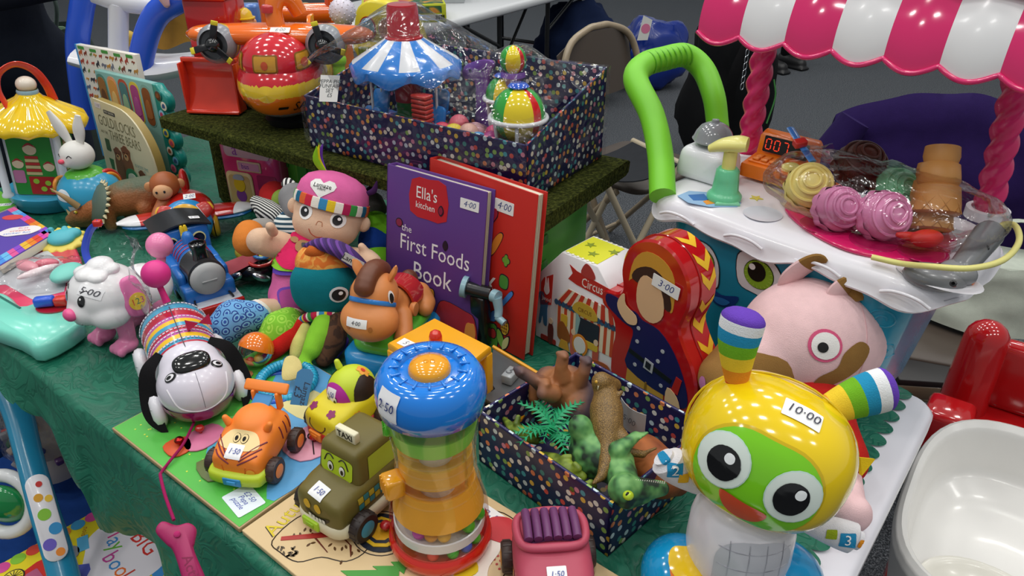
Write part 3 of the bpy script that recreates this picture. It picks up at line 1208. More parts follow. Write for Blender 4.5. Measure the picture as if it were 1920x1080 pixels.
for s, x, y in (('1', .008, -.006), ('2', .008, -.016), ('3', -.009, -.012)):
 m.wrap(bf, circ(.0045, 12, c=(x, y)), fo, fd_, 'g:f0e6da', off=.002, rg=2)
 m.wraptext(bf, s, .008, Vector(fo) + look((0, 0, 0), -Vector(fd_)).to_3x3() @ Vector((x, y, 0)), fd_, 'g:d9601a', off=.003, shear=0)
m.out('button', ft)
for k, (pts, lab) in enumerate(((((-.045, .008, .136), (-.066, .008, .156), (-.084, .008, .176)), '2'), (((.046, -.004, .11), (.082, -.006, .095), (.112, -.012, .086)), '3'))):
 m = MB()
 m.tube(spline(pts, 8), [.008 + .009 * math.sin(min(1, q * 1.15) * PI / 2) if q < .93 else .0105 for q in [i / 16 for i in range(17)]], 'f:e6e4e8', 16, flat=(1, .75))
 ar = m.out('arm', t)
 ba = m.bvh()
 m = MB()
 md_, en = Vector(pts[1]), Vector(pts[2])
 for p_, c_, r_ in ((md_ + (en - md_) * .45, 'f:2a8fbf', .0072), (md_ + (en - md_) * .95, 'f:e9962c' if k else 'f:2a8fbf', .0045), (md_ - (en - md_) * .05, 'f:a3b52a' if k else 'f:e9b52c', .0050)):
  m.wrap(ba, rrect(r_ * 2, r_ * 2, .001, n=2) if r_ > .0048 else circ(r_, 14), p_ + Vector((0, -.05, .02)), (0, 1, -.4), c_, off=.0006, rg=3)
 m.wraptext(ba, lab, .014, md_ + (en - md_) * .45 + Vector((0, -.05, .02)), (0, 1, -.4), 'f:f6f6f6', off=.0016, shear=0)
 m.out('arm_print', ar)

# plush pig
PC = Vector((.374, .818, 0))
t = thing('plush_pig', 'pink plush pig with brown mud patches behind the robot', 'soft toy', (PC.x + .008, PC.y - .005, T), .22)
t.scale = (.94, .94, .92)
PK = 'f:efc9cb'
m = MB()
m.ell((.012, 0, .125), (.105, .085, .088), PK, rot=(0, .12, 0), seg=32, ring=20)
m.ell((-.062, -.01, .105), (.07, .055, .06), PK, rot=(0, .2, 0))
m.cap((-.075, -.012, .10), (-.118, -.018, .088), .05, .041, PK)
hd_ = m.out('head', t, remesh=.006, smooth_it=10)
bp = bvh_of(hd_)
m = MB()
m.wrap(bp, blob([(-.045, -.04), (-.05, .0), (-.045, .042), (-.006, .05), (.036, .046), (.046, .004), (.035, -.02), (.02, -.032), (0, -.028), (-.02, -.046)], 4), (-.25, -.06, .105), (1, .2, -.08), 'f:9c7440', off=.0015, rg=6)
sn = m.out('snout_patch', hd_)
m = MB()
for y, z in ((-.018, .0), (.02, .004)):
 m = MB()
 m.wrap(bp, circ(.007, 14, .009, c=(y, z)), (-.25, -.06, .098), (1, .2, -.08), 'f:c77fae', off=.003, rg=2)
 m.out('nostril', sn)
m = MB()
eo = (-.030, -.3, .204)
ed = (.04, 1, -.18)
m.wrap(bp, circ(.021, 26), eo, ed, 'f:dd5f86', off=.0014, rg=4)
m.wrap(bp, circ(.0172, 26), eo, ed, 'f:f4f1ee', off=.002, rg=4)
m.wrap(bp, circ(.0065, 18, c=(-.004, -.001)), eo, ed, 'v:101012', off=.003, rg=3)
m.out('eye', hd_)
m = MB()
m.wrap(bp, blob([(-.022, -.02), (.0, -.018), (.02, -.006), (.036, .008), (.046, .03), (.03, .042), (.008, .03), (0, .01), (-.02, -.004)], 4), (-.016, -.3, .172), (.05, 1, -.22), 'f:96703c', off=.0012, rg=5)
m.out('mud_patch', hd_)
m = MB()
m.wrap(bp, blob([(-.012, -.04), (.004, -.05), (.013, -.02), (.014, .02), (.0, .045), (-.014, .02), (-.006, -.01)], 4), (.3, -.09, .165), (-1, .32, -.15), 'f:96703c', off=.0012, rg=5)
m.out('mud_patch', hd_)
m = MB()
sm_ = []
for i in range(15):
 q = i / 14
 h3 = bp.ray_cast(Vector((-.045 + .05 * q, -.3, .055 + .012 * math.sin(q * PI))), Vector((0, 1, 0)))[0]
 if h3:
  sm_.append(h3 + Vector((0, -.001, 0)))
m.tube(sm_, .0009, 'f:b98f92', 5)
m.out('mouth_seam', hd_)
m = MB()
for z0, x0, x1 in ((.0, -.02, .1),):
 pts = []
 for i in range(26):
  q = i / 25
  an = PI * (.02 + .62 * q)
  h3 = bp.ray_cast(Vector((.03 + .02 * q, -.3 * math.cos(an - .2), .11 + .3 * math.sin(an * .7))), Vector((0, .3 * math.cos(an - .2), -.3 * math.sin(an * .7))).normalized())[0]
  if h3:
   pts.append(h3)
 m.tube(pts, .0009, 'f:d8acb0', 5)
m.out('head_seam', hd_)
PI_ = (X((PC.x + .008, PC.y - .005, T), (0, 0, .22)) @ Matrix.Diagonal((.94, .94, .92, 1))).inverted()

def pg(u, v, y):
 a, b = (u - 960) / F, (v - 540) / F
 k_ = y / (C30 - b * S30)
 return PI_ @ Vector((k_ * a, y, EYE - k_ * (S30 + b * C30)))

for pts in (((1478, 535, .84), (1488, 515, .835), (1512, 497, .83), (1535, 487, .825), (1550, 492, .82)), ((1562, 590, .80), (1566, 562, .80), (1580, 540, .80), (1600, 540, .80), (1608, 565, .79))):
 m = MB()
 m.tube([pg(*p) for p in pts], [.017, .019, .019, .016, .007], [PK] * 3 + ['f:96703c'] * 3, 14, sub=5, flat=(.35, 1), up=(0, -1, .4))
 m.out('ear', hd_)
m = MB()
m.ell((-.02, -.075, .06), (.045, .06, .05), 'f:b8231f', rot=(.3, 0, .5))
m.cap((-.02, -.1, .05), (-.022, -.15, .04), .045, .036, 'f:b8231f')
m.out('red_body', t, remesh=.007, smooth_it=8)
m = MB()
m.cap((-.025, -.16, .03), (-.05, -.215, .028), .024, .02, PK)
m.ell((-.052, -.227, .028), (.022, .02, .026), PK)
m.out('leg', t, remesh=.006, smooth_it=6)
m = MB()
m.ext([(-.012, -.012), (.014, 0), (-.012, .012)], .004, 'f:e8c21e', (-.018, -.185, .066), (1.2, 0, .3))
m.out('yellow_tag', t)

# ball tower
SHELL = [(.02, .0525), (.035, .054), (.055, .0525), (.075, .047), (.095, .042), (.12, .0405), (.14, .042), (.165, .047), (.182, .0505)]
t = thing('ball_tower', 'clear ball tower toy with blue lid and red base', 'baby toy', at(827, 1010, T + .0075), .1)
t.scale = (1, 1, 1.05)
m = MB()
m.lathe([(0, 0), (.048, 0), (.0545, .004), (.0565, .011), (.055, .019), (.051, .022), (.048, .018), (0, .016)], 'g:d2281c', 44)
m.out('base', t)
m = MB()
m.lathe([(.0525, .02), (.054, .035), (.0525, .055), (.047, .075), (.042, .095), (.0405, .12), (.042, .14), (.047, .165), (.0505, .182)], 'h:f4f6f8', 44)
for z in (.085, .097, .109, .121, .133, .145):
 r = lerp_tab(SHELL, z)
 m.lathe([(r + .0002, z - .001), (r + .0012, z), (r + .0002, z + .001)], 'h:f4f6f8', 44)
m.box((.030, -.0225, .1), (.0016, .004, .15), 'h:ffffff', rot=(0, 0, -.6))
m.out('clear_shell', t)
m = MB()
m.lathe([(.046, .178), (.052, .182), (.0545, .196), (.053, .210), (.046, .221), (.036, .2245), (.030, .222), (.0285, .2185), (.022, .219), (0, .219)], 'g:1a7fe0', 48)
lid = m.out('lid', t)
m = MB()
for i in range(16):
 a = 2 * PI * i / 16
 m.box((.0335 * math.cos(a), .0335 * math.sin(a), .2245), (.010, .0026, .0022), 'g:1a7fe0', .0008, rot=(0, 0, a))
m.out('sun_rays', lid, kind='stuff')
m = MB()
m.lathe([(.0205, .217), (.0205, .222), (.018, .2265), (.010, .229), (0, .2295)], 'g:f0a21a', 32)
m.text('on', .012, 'g:dd8f12', (0, 0, .2292), extr=.03)
m.out('button', lid)
bl = BVHTree.FromPolygons([tuple(v.co) for v in lid.data.vertices], [tuple(p.vertices) for p in lid.data.polygons])
m = MB()
lo, ldr = Vector((-.12, -.105, .222)), (.74, .65, -.14)
m.wrap(bl, rrect(.026, .027, .001, n=2), lo, ldr, 'k:f2f2f4', off=.001, rg=5)
m.wraptext(bl, '2·50', .0115, lo, ldr, 'k:2a3a7a', off=.0022)
m.out('price_sticker', lid)
m = MB()
m.lathe([(.024, .03), (.02, .06), (.018, .12), (.022, .176)], 'p:f8f6f2', 28)  # white core added to lighten the inside of the tower
m.out('lightening_core', t)
for nm, z0, z1, c_, k in (('green_hopper', .146, .164, 'p:a4f05c', .95), ('orange_hopper', .104, .126, 'p:ffc04c', .93), ('amber_ramp', .056, .090, 'p:ffb838', .93)):
 m = MB()
 R0 = lambda z: lerp_tab(SHELL, z)
 m.lathe([(R0(z0) * k, z0), (R0((z0 + z1) / 2) * k, (z0 + z1) / 2), (R0(z1) * k, z1), (R0(z1) * k - .003, z1), (.006, (z0 + z1) / 2 - .004)], c_, 40)
 m.out(nm, t)
m = MB()
m.lathe([(.049, .030), (.049, .041), (.0475, .0415), (.046, .036), (.012, .032), (0, .032)], 'p:f8f8fa', 40)
m.out('ball_tray', t)
for c_, a, r, z in (('d65bb8', -2.15, .038, .0455), ('eda33a', -1.8, .0375, .0455), ('f0b63a', -1.45, .0385, .0455), ('5fc32a', -.75, .041, .0455), ('54b825', -.28, .043, .0455), ('d62c22', -1.75, .044, .0245), ('35b02a', -1.28, .044, .0245), ('2a50c8', -.92, .044, .0245), ('4fbd2a', -.6, .044, .0245)):
 m = MB()
 m.ell((r * math.cos(a), r * math.sin(a), z), .0075 if z > .03 else .0068, 'p:' + c_, seg=18, ring=12)
 m.out('ball', t)
for nm, c_, a, z, r in (('green_knob', 'g:5cc52c', PI + .12, .158, .043), ('orange_slide', 'g:f0a41c', PI + .38, .098, .047)):
 m = MB()
 M_ = X((r * math.cos(a), r * math.sin(a), z), (0, 0, a))
 k = 1 if 'green' in nm else 1.7
 m.box((0, 0, 0), (.012 * k, .013 * k, .013 * k), c_, .003, M=M_)
 for i in range(4):
  m.box((.006 * k, (-.0045 + .003 * i) * k, .001), (.002, .001 * k, .011 * k), c_, .0004, M=M_)
 m.out(nm, t)

# chunky toy cars
def wheel(t, c, r, w_, hub, tyre='v:3a2a26', ax=0.0):
 M_ = X(c, (0, PI / 2, ax))
 m = MB()
 m.lathe([(0, -w_ / 2), (r * .6, -w_ / 2), (r * .9, -w_ / 2), (r, -w_ * .3), (r, w_ * .3), (r * .9, w_ / 2), (r * .62, w_ / 2), (0, w_ / 2)], tyre, 28, M=M_)
 for i in range(14):
  a = 2 * PI * i / 14
  m.box((r * .985 * math.cos(a), r * .985 * math.sin(a), 0), (r * .08, r * .1, w_ * .7), tyre, rot=(0, 0, a), M=M_)
 o = m.out('wheel', t)
 m = MB()
 s = 1 if c[0] > 0 else -1
 m.lathe([(0, s * w_ * .44), (r * .5, s * w_ * .46), (r * .56, s * w_ * .54), (r * .3, s * w_ * .6), (0, s * w_ * .62)], hub, 24, M=M_)
 m.out('hub', o)
 return o

def car_body(t, secs, m_, name='body', n=30, p=.55, rm=.003, sm=4):
 """Loft of superellipse sections (y, z centre, half width, half height) from nose to tail, closed by small ends."""
 m = MB()
 def fn(u, v):
  k = u * (len(secs) - 1)
  i = min(int(k), len(secs) - 2)
  f_ = k - i
  f_ = f_
  a, b = secs[i], secs[i + 1]
  q = [a[j] + (b[j] - a[j]) * f_ for j in range(4)]
  an = 2 * PI * v
  ct, st = math.cos(an), math.sin(an)
  return Vector((q[2] * math.copysign(abs(ct) ** p, ct), q[0], q[1] + q[3] * math.copysign(abs(st) ** p, st)))
 m.grid(fn, 8 * (len(secs) - 1), n, m_)
 for e in (0, 1):
  m.add([fn(e, j / n) for j in range(n)], [list(range(n))], m_)
 return m

FWD = (0, 1, 0)

def price_on(parent, bv, w_, h, txt, o, d, up=(0, 0, 1), size=None, rz=0.0, ink='k:3a4a9a'):
 m = MB()
 r = rrect(w_, h, .0008, n=2)
 ca, sa = math.cos(rz), math.sin(rz)
 m.wrap(bv, [(x * ca - y * sa, x * sa + y * ca) for x, y in r], o, d, 'k:f3f3f4', up=up, off=.0010, rg=4)
 m.wraptext(bv, txt, size or min(h * .62, w_ / len(txt) * 1.6), o, d, ink, up=up, off=.0019, rz=rz)
 return m.out('price_sticker', parent)

def eyes_on(parent, bv, o, d, gap, rx, ry, up=(0, 0, 1), pup=(0, 0), white='g:f4f2e0', ol='g:1a1408'):
 for s in (-1, 1):
  m = MB()
  m.wrap(bv, circ(rx * 1.14, 18, ry * 1.1, (s * gap, 0)), o, d, ol, up=up, off=.001, rg=3)
  m.wrap(bv, circ(rx, 18, ry, (s * gap, 0)), o, d, white, up=up, off=.0016, rg=3)
  m.wrap(bv, circ(rx * .5, 12, ry * .55, (s * gap + pup[0], pup[1])), o, d, ol, up=up, off=.0022, rg=2)
  m.out('eye', parent)

def line_on(m, bv, pts, o, d, r, mt, up=(0, 0, 1), sub=5, off=.0):
 """A moulded or painted line laid on a surface."""
 MM = look(o, -Vector(d), up)
 out = []
 for p in spline([(x, y, 0) for x, y in pts], sub):
  h3 = bv.ray_cast(MM @ p, Vector(d).normalized())
  if h3[0]:
   out.append(h3[0] + h3[1] * off)
 if len(out) > 1:
  m.tube(out, r, mt, 6)

# tiger car, front towards local -Y
t = thing('toy_car', 'orange tiger striped toy car with rear spoiler', 'toy car', at(484, 862, T + .0075), -.22)
t.scale = (.95, .95, .95)
OR = 'v:f5862e'
m = car_body(t, [(-.050, .026, .018, .010), (-.047, .028, .032, .018), (-.030, .031, .036, .022), (-.008, .036, .036, .027), (.018, .037, .035, .027), (.040, .035, .032, .022), (.050, .033, .025, .014)], OR)
m.ell((0, .012, .056), (.029, .030, .020), OR)
bd = m.out('body', t, remesh=.0028, smooth_it=6)
bv = bvh_of(bd)
m = MB()
m.wrap(bv, blob([(-.026, -.008), (-.018, .007), (0, .011), (.018, .007), (.026, -.008), (0, -.012)], 4), (0, -.1, .092), (0, .8, -.38), 'v:f3d79a', off=.0008)
ws = m.out('windscreen', bd)
eyes_on(ws, bv, (0, -.1, .093), (0, .8, -.38), .0052, .0044, .005, pup=(0, -.0005), white='v:f3d79a')
m = MB()
for s in (-1, 1):
 for k in range(3):
  line_on(m, bv, [(s * (.032 - k * .002), .014 - k * .008), (s * (.022 - k * .001), .006 - k * .007), (s * (.010 - k * .002), -.006 - k * .005)], (0, -.1, .09), (0, .75, -.5), .0011, 'v:7a2438')
 for k in range(3):
  line_on(m, bv, [(s * .002 - .012 + .012 * k, .01), (s * .004 - .012 + .012 * k, -.01)], (s * .1, .02 + 0 * k, .06), (-s, 0, -.25), .0011, 'v:7a2438')
m.out('stripes', bd, kind='stuff')
m = MB()
line_on(m, bv, [(-.016, .0), (-.013, -.012), (0, -.017), (.013, -.012), (.016, .0)], (0, -.12, .045), (0, 1, -.15), .0008, 'v:d96a1e')
m.out('grin', bd)
m = MB()
m.wrap(bv, circ(.0055, 12, c=(.022, -.001)), (0, -.12, .042), (0, 1, -.2), 'v:f3a83a', off=.0008, rg=2)
m.out('headlamp', bd)
price_on(bd, bv, .0215, .0165, '1·50', (-.001, -.12, .099), (0, .8, -.5))
for s in (-1, 1):
 m = MB()
 m.cap((s * .027, -.004, .062), (s * .031, -.004, .069), .0055, .004, OR)
 m.out('ear', bd)
m = MB()
m.box((0, .034, .071), (.026, .022, .004), 'v:2f7fb8', .002, rot=(.35, 0, 0))
m.out('rear_window', bd)
m = MB()
for s in (-1, 1):
 m.box((s * .017, .046, .066), (.005, .012, .028), OR, .002)
m.box((0, .050, .083), (.062, .015, .006), OR, .0025, rot=(.7, 0, 0))
m.out('spoiler', t)
m = MB()
m.ext(blob([(-.037, .012), (-.037, -.006), (-.03, -.014), (0, -.017), (.03, -.014), (.037, -.006), (.037, .012), (0, .006)], 3), .017, 'v:b9cf2c', (0, -.042, .008), b=.003)
bp_ = m.out('bumper', t)
m = MB()
m.box((0, -.0585, .0165), (.024, .004, .011), 'v:2a86bf', .001)
m.box((0, -.0605, .0165), (.012, .003, .005), 'v:3b97cf', .0008)
m.out('number_plate', bp_)
for s in (-1, 1):
 for y in (-.028, .03):
  wheel(t, (s * .042, y, .0165), .0165, .012, 'v:f08a3a')

# flowery bug car
t = thing('toy_car', 'yellow and green bug car with purple windscreen and flowers', 'toy car', at(656, 796, T + .0075), -.62)
t.scale = (.95, .95, .95)
YL = 'v:dccb1a'
m = car_body(t, [(-.052, .028, .016, .011), (-.049, .029, .031, .017), (-.034, .032, .035, .022), (-.01, .036, .035, .024), (.02, .036, .034, .024), (.044, .034, .026, .018)], YL)
bd = m.out('body', t, remesh=.0028, smooth_it=6)
bv = bvh_of(bd)
m = MB()
m.ell((0, .012, .056), (.031, .035, .033), 'v:c3d42c', seg=32)
cb = m.out('cabin', t)
bc = m.bvh()
m = MB()
m.wrap(bc, blob([(-.022, -.016), (-.02, .004), (-.008, .016), (.008, .016), (.02, .004), (.022, -.016), (0, -.018)], 4), (0, -.1, .072), (0, 1, -.12), 'v:b52a9a', off=.0008, rg=6)
ws = m.out('windscreen', cb)
eyes_on(ws, bc, (-.002, -.1, .068), (0, 1, -.12), .0062, .0032, .0052, pup=(.0006, -.0012))
for s in (-1, 1):
 m = MB()
 m.wrap(bc, blob([(-.02, -.016), (-.018, .004), (0, .015), (.018, .004), (.02, -.016), (0, -.017)], 4), (s * .1, .014, .068), (-s, 0, 0), 'v:2a1c16', off=.0008, rg=6)
 m.out('side_window', cb)
price_on(cb, bc, .018, .014, '1·50', (-.004, -.05, .13), (0, .42, -.95), up=(0, 1, 0))
m = MB()
m.wrap(bc, flower(.009, 6, .3), (.012, .03, .14), (0, -.1, -1), 'v:e9a03a', up=(0, 1, 0), off=.0008, rg=3)
m.wrap(bc, circ(.003, 10), (.012, .03, .14), (0, -.1, -1), 'v:c9321f', up=(0, 1, 0), off=.0014, rg=2)
m.out('roof_flower', cb)
m = MB()
m.cap((-.018, .01, .086), (-.021, .01, .093), .005, .004, 'v:c3d42c')
m.out('antenna_knob', cb)
for fl, (fx, fy, c1, c2) in enumerate(((-.02, .006, 'v:8a2560', 'v:8a2560'), (.014, .0, 'v:8a2560', 'v:8a2560'), (.0, -.001, 'v:8a2560', 'v:8a2560'))):
 m = MB()
 fo, fd_ = ((fx, -.08, .1), (0, .62, -.75)) if fl < 2 else ((.1, .032, .05), (-1, 0, -.1))
 m.wrap(bv, flower(.0068, 5, .35), fo, fd_, c1, off=.0008, rg=3)
 m.out('flower', bd)
m = MB()
m.wrap(bv, flower(.0085, 6, .3), (.1, -.03, .04), (-1, .25, 0), 'v:e0942c', off=.0008, rg=3)
m.wrap(bv, circ(.003, 10), (.1, -.03, .04), (-1, .25, 0), 'v:8a3a1c', off=.0014, rg=2)
m.out('flower', bd)
m = MB()
line_on(m, bv, [(-.016, .008), (-.017, -.002), (-.008, -.0085), (.004, -.008), (.012, .0), (.013, .005)], (0, -.12, .042), (0, 1, -.15), .0009, 'v:5a3a14')
m.out('grin', bd)
m = MB()
m.wrap(bv, circ(.0052, 14), (.021, -.12, .026), (0, 1, 0), 'v:e8dc7a', off=.0008, rg=2)
m.out('headlamp', bd)
m = MB()
m.ext(rrect(.072, .1, .022, (0, -.004)), .017, 'v:b5201c', (0, 0, .006), b=.003)
bp_ = m.out('chassis', t)
m = MB()
m.box((-.006, -.0545, .0155), (.022, .004, .013), 'v:ef8a2c', .001)
m.box((-.006, -.0568, .0155), (.011, .002, .006), 'v:e07a1e', .0006)
m.out('number_plate', bp_)
for s in (-1, 1):
 for y in (-.026, .03):
  wheel(t, (s * .039, y, .0165), .0165, .012, 'v:b5352a')

# olive taxi
t = thing('toy_car', 'olive green toy taxi with roof sign and chequered sides', 'toy car', at(668, 946, T + .0075), -.60)
OL = 'v:6a5f28'
m = car_body(t, [(-.056, .035, .024, .014), (-.052, .036, .034, .02), (-.03, .039, .037, .023), (0, .041, .037, .025), (.035, .041, .036, .025), (.056, .038, .030, .02)], OL, p=.5)
bd = m.out('body', t, remesh=.0028, smooth_it=5)
bv = bvh_of(bd)
m = MB()
CR = [(-.032, .034, .048), (-.021, .030, .082), (-.012, .027, .090)]
m.box((0, .016, .077), (.066, .075, .044), OL, .008, taper=.84, seg=3)
cb = m.out('cabin', t)
bc = m.bvh()
m = MB()
m.wrap(bc, rrect(.047, .026, .005, n=4), (0, -.12, .0805), (0, 1, -.05), 'v:b9d421', off=.0008, rg=4)
ws = m.out('windscreen', cb)
eyes_on(ws, bc, (0, -.12, .077), (0, 1, -.05), .0088, .0042, .006, pup=(.0006, -.001))
m = MB()
for s in (-1, 1):
 line_on(m, bc, [(s * .004, .0075), (s * .009, .0115), (s * .014, .0095), (s * .018, .001)], (0, -.12, .0805), (0, 1, -.05), .0008, 'v:241c08', off=.001)
m.out('eyebrows', ws, kind='stuff')
for s in (-1, 1):
 m = MB()
 m.wrap(bc, [(-.024, -.014), (-.02, .013), (.026, .013), (.028, -.014)], (s * .12, .02, .0795), (-s, 0, -.05), 'v:a9bd30', off=.0008, rg=4)
 m.out('side_window', cb)
m = MB()
for i in range(10):
 for j in range(2):
  m.wrap(bv, rrect(.0074, .0074, .0004, (-.036 + .0082 * i, -.0041 + .0082 * j), n=1), (.12, .012, .044), (-1, 0, 0), ('v:2f8088', 'v:b9a52c')[(i + j) % 2], off=.0012, rg=2)
m.out('chequered_band', bd, kind='stuff')
m = MB()
m.box((0, .002, .1055), (.030, .008, .014), 'v:ece5c4', .0015)
sg = m.out('roof_sign', t)
m = MB()
m.text('TAXI', .0115, 'v:1d1a12', (.0, -.0022, .1055), (PI / 2, 0, 0), extr=.03, sx=.9)
m.out('sign_lettering', sg)
price_on(bd, bv, .021, .0155, '1·50', (-.002, -.12, .13), (0, .72, -.70), rz=-.1)
m = MB()
for s in (-1, 1):
 m.wrap(bv, circ(.0052, 14, .006, (s * .008, 0)), (-.004, -.12, .05), (0, 1, -.1), 'v:dcb023', off=.0008, rg=2)
m.out('headlamps', bd, kind='stuff')
m = MB()
m.wrap(bv, blob([(-.018, .003), (-.012, -.005), (0, -.0075), (.012, -.005), (.019, .004), (0, -.001)], 3), (.002, -.12, .036), (0, 1, -.05), 'v:1c1606', off=.0008, rg=3)
for i in range(5):
 m.wrap(bv, rrect(.0042, .0048, .0006, (-.0105 + .0052 * i, -.0025 - .0008 * (2 - abs(i - 2))), n=1), (.002, -.12, .036), (0, 1, -.05), 'v:e8e6da', off=.0016, rg=2)
m.out('grin', bd)
m = MB()
m.ext(rrect(.078, .112, .02, (0, -.002)), .018, 'v:ddd3b4', (0, 0, .008), b=.003)
bp_ = m.out('chassis', t)
m = MB()
m.box((-.008, -.0590, .0175), (.024, .004, .012), 'v:a9cf2a', .001)
m.box((-.008, -.0612, .0175), (.012, .002, .0055), 'v:8fb81e', .0006)
m.out('number_plate', bp_)
for s in (-1, 1):
 for y in (-.03, .036):
  wheel(t, (s * .043, y, .018), .018, .013, 'v:3f93b0', 'v:2c2220')

# dusky pink convertible at the front edge
t = thing('toy_car', 'dusky pink toy convertible with purple seats at the front', 'toy car', at(1033, 1104, T + .0075), .08)
PKC = 'v:b8485f'
m = car_body(t, [(-.052, .034, .022, .014), (-.048, .036, .036, .022), (-.02, .04, .039, .027), (.01, .043, .039, .03), (.03, .044, .038, .030), (.046, .042, .032, .024)], PKC, p=.55)
bd = m.out('body', t, remesh=.0028, smooth_it=6)
bv = bvh_of(bd)
m = MB()
m.tube([(-.030, .036, .067), (-.034, .01, .070), (-.026, -.006, .071), (0, -.010, .073), (.026, -.006, .071), (.034, .01, .070), (.030, .036, .067), (0, .043, .067)], .0045, PKC, 10, sub=5, cyc=True)
m.out('cockpit_rim', t)
m = MB()
m.grid(lambda u, v: Vector((-.029 + .058 * u, .036 - .038 * v, .0685 + .005 * math.cos((u - .5) * 3) - .004 * (1 - v))), 12, 6, 'v:5a2a58')
for i in range(6):
 m.tube([(-.024 + .0096 * i, .036, .0745), (-.024 + .0096 * i, .016, .078), (-.024 + .0096 * i, -.002, .0765)], .0046, 'v:6a3566', 8, sub=3)
m.out('seat', t)
price_on(bd, bv, .019, .0155, '1·50', (0, -.08, .13), (0, .55, -.8))
m = MB()
for s in (-1, 1):
 m.wrap(bv, star(.009, .004, 5), (s * .12, -.02, .04), (-s, .1, 0), 'v:dd8a2c', off=.0008, rg=3)
m.out('flame_print', bd, kind='stuff')
for s in (-1, 1):
 for y in (-.026, .03):
  wheel(t, (s * .043, y, .017), .017, .012, 'v:dd9a3a')

# wooden peg puzzles lying flat
p0, p1 = at(212, 810), at(450, 1000)
yp = yaw_to(p0, p1)
Wp = (p1 - p0).length
t = thing('peg_puzzle', 'green wooden peg puzzle under the tiger and bug cars', 'puzzle', p0, yp)
Dp = .255
m = MB()
m.box((Wp / 2, Dp / 2, .0035), (Wp, Dp, .007), 'k:b59a72', .001)
bo = m.out('board', t)
m = MB()
m.decal([(.002, .002), (Wp - .002, .002), (Wp - .002, Dp - .002), (.002, Dp - .002)], 'k:55b848', (0, 0, .0068), d=.0006)
m.decal(blob([(Wp - .003, .05), (Wp - .04, .07), (.2, .12), (.13, .14), (.08, .20), (.05, Dp - .003), (.15, Dp - .003), (Wp - .003, Dp - .003), (Wp - .003, .15)], 3), 'k:5a9fd0', (0, 0, .0071), d=.0006)
m.decal(blob([(.10, .06), (.16, .06), (.2, .09), (.19, .13), (.13, .13), (.1, .1)], 4), 'k:79cf6a', (0, 0, .0074), d=.0006)
m.decal(blob([(.13, .17), (.19, .165), (.2, .2), (.15, .215)], 4), 'k:d9cf8e', (0, 0, .0074), d=.0006)
m.decal(circ(.04, 24, .03, (.17, .07)), 'k:4fa5c0', (0, 0, .0077), d=.0005)
for i in range(46):
 x, y = random.uniform(.01, Wp - .01), random.uniform(.01, .09)
 m.decal(circ(.0013, 5, c=(x, y)), 'k:d5e04a', (0, 0, .0073), d=.0005)
m.out('scene_print', bo)
for k, (pts, c_, pk) in enumerate(((blob([(.025, .11), (.05, .105), (.06, .14), (.05, .185), (.03, .18), (.02, .15)], 3), 'k:c98452', (.04, .15)), (blob([(.095, .05), (.1, .085), (.13, .085), (.135, .05), (.118, .035)], 3), 'k:d97aa0', (.105, .065)),
        (blob([(.09, .02), (.118, .018), (.122, .04), (.1, .05), (.088, .04)], 3), 'k:d9582c', (.105, .036)), (blob([(.205, .115), (.25, .11), (.265, .15), (.24, .18), (.205, .16)], 3), 'k:e09ab0', (.235, .145)),
        (blob([(.15, .03), (.19, .02), (.2, .05), (.17, .062)], 3), 'k:6f7a4a', (.175, .04)))):
 m = MB()
 m.ext(pts, .0024, c_, (0, 0, .0076), b=.0006)
 pc = m.out('puzzle_piece', t)
 m = MB()
 m.lathe([(.002, .0098), (.002, .013), (.0058, .0155), (.0062, .018), (.004, .0208), (0, .0214)], 'm:b02a2a' if k == 2 else 'g:b0241f', 14, (pk[0], pk[1], 0))
 m.out('peg', pc)
m = MB()
m.tube([(.222, .125, .0125), (.226, .14, .0125)], .001, 'k:1a1a1a', 6)
for x, y in ((.22, .135), (.226, .15)):
 m.tube([(x + .0065 * math.cos(a), y + .0065 * math.sin(a), .0108) for a in [2 * PI * i / 16 for i in range(16)]], .0008, 'k:1a1a1a', 6, cyc=True)
m.tube([(.231, .145, .0108), (.255, .128, .0108)], .0008, 'k:1a1a1a', 6)
m.out('spectacles_print', pc, kind='stuff')
m = MB()
m.tag(.044, .034, '£2·50\nPepa\npuzzle', X((Wp - .032, .029, .0078), (0, 0, -.15)), ink='k:2f3fa8', paper='k:e6eef6')
m.out('price_sticker', t)

q0, q1 = at(455, 1002), at(575, 1093)
yq = yaw_to(q0, q1)
t = thing('peg_puzzle', 'natural wood seasons peg puzzle under the taxi and ball tower', 'puzzle', q0, YT)
Wq, Dq = .40, .212
m = MB()
m.box((Wq / 2, Dq / 2, .0035), (Wq, Dq, .007), 'k:dcc092', .001)
bo = m.out('board', t)
m = MB()
IK = 'k:2a1c14'

def outline(m, pts, z, r=.0007, mt=IK):
 m.tube([(x, y, z) for x, y in pts], r, mt, 5, cyc=True)

m.text('Autumn', .026, IK, (.02, .055, .0071), (0, 0, 1.57 + .2), extr=.004)
m.text('Autumn', .026, 'k:d9c21f', (.0206, .0546, .0073), (0, 0, 1.57 + .2), extr=.006, sx=.96)
m.text('Summer', .026, 'k:c02a2a', (.287, .190, .0072), (0, 0, -.1), extr=.005)
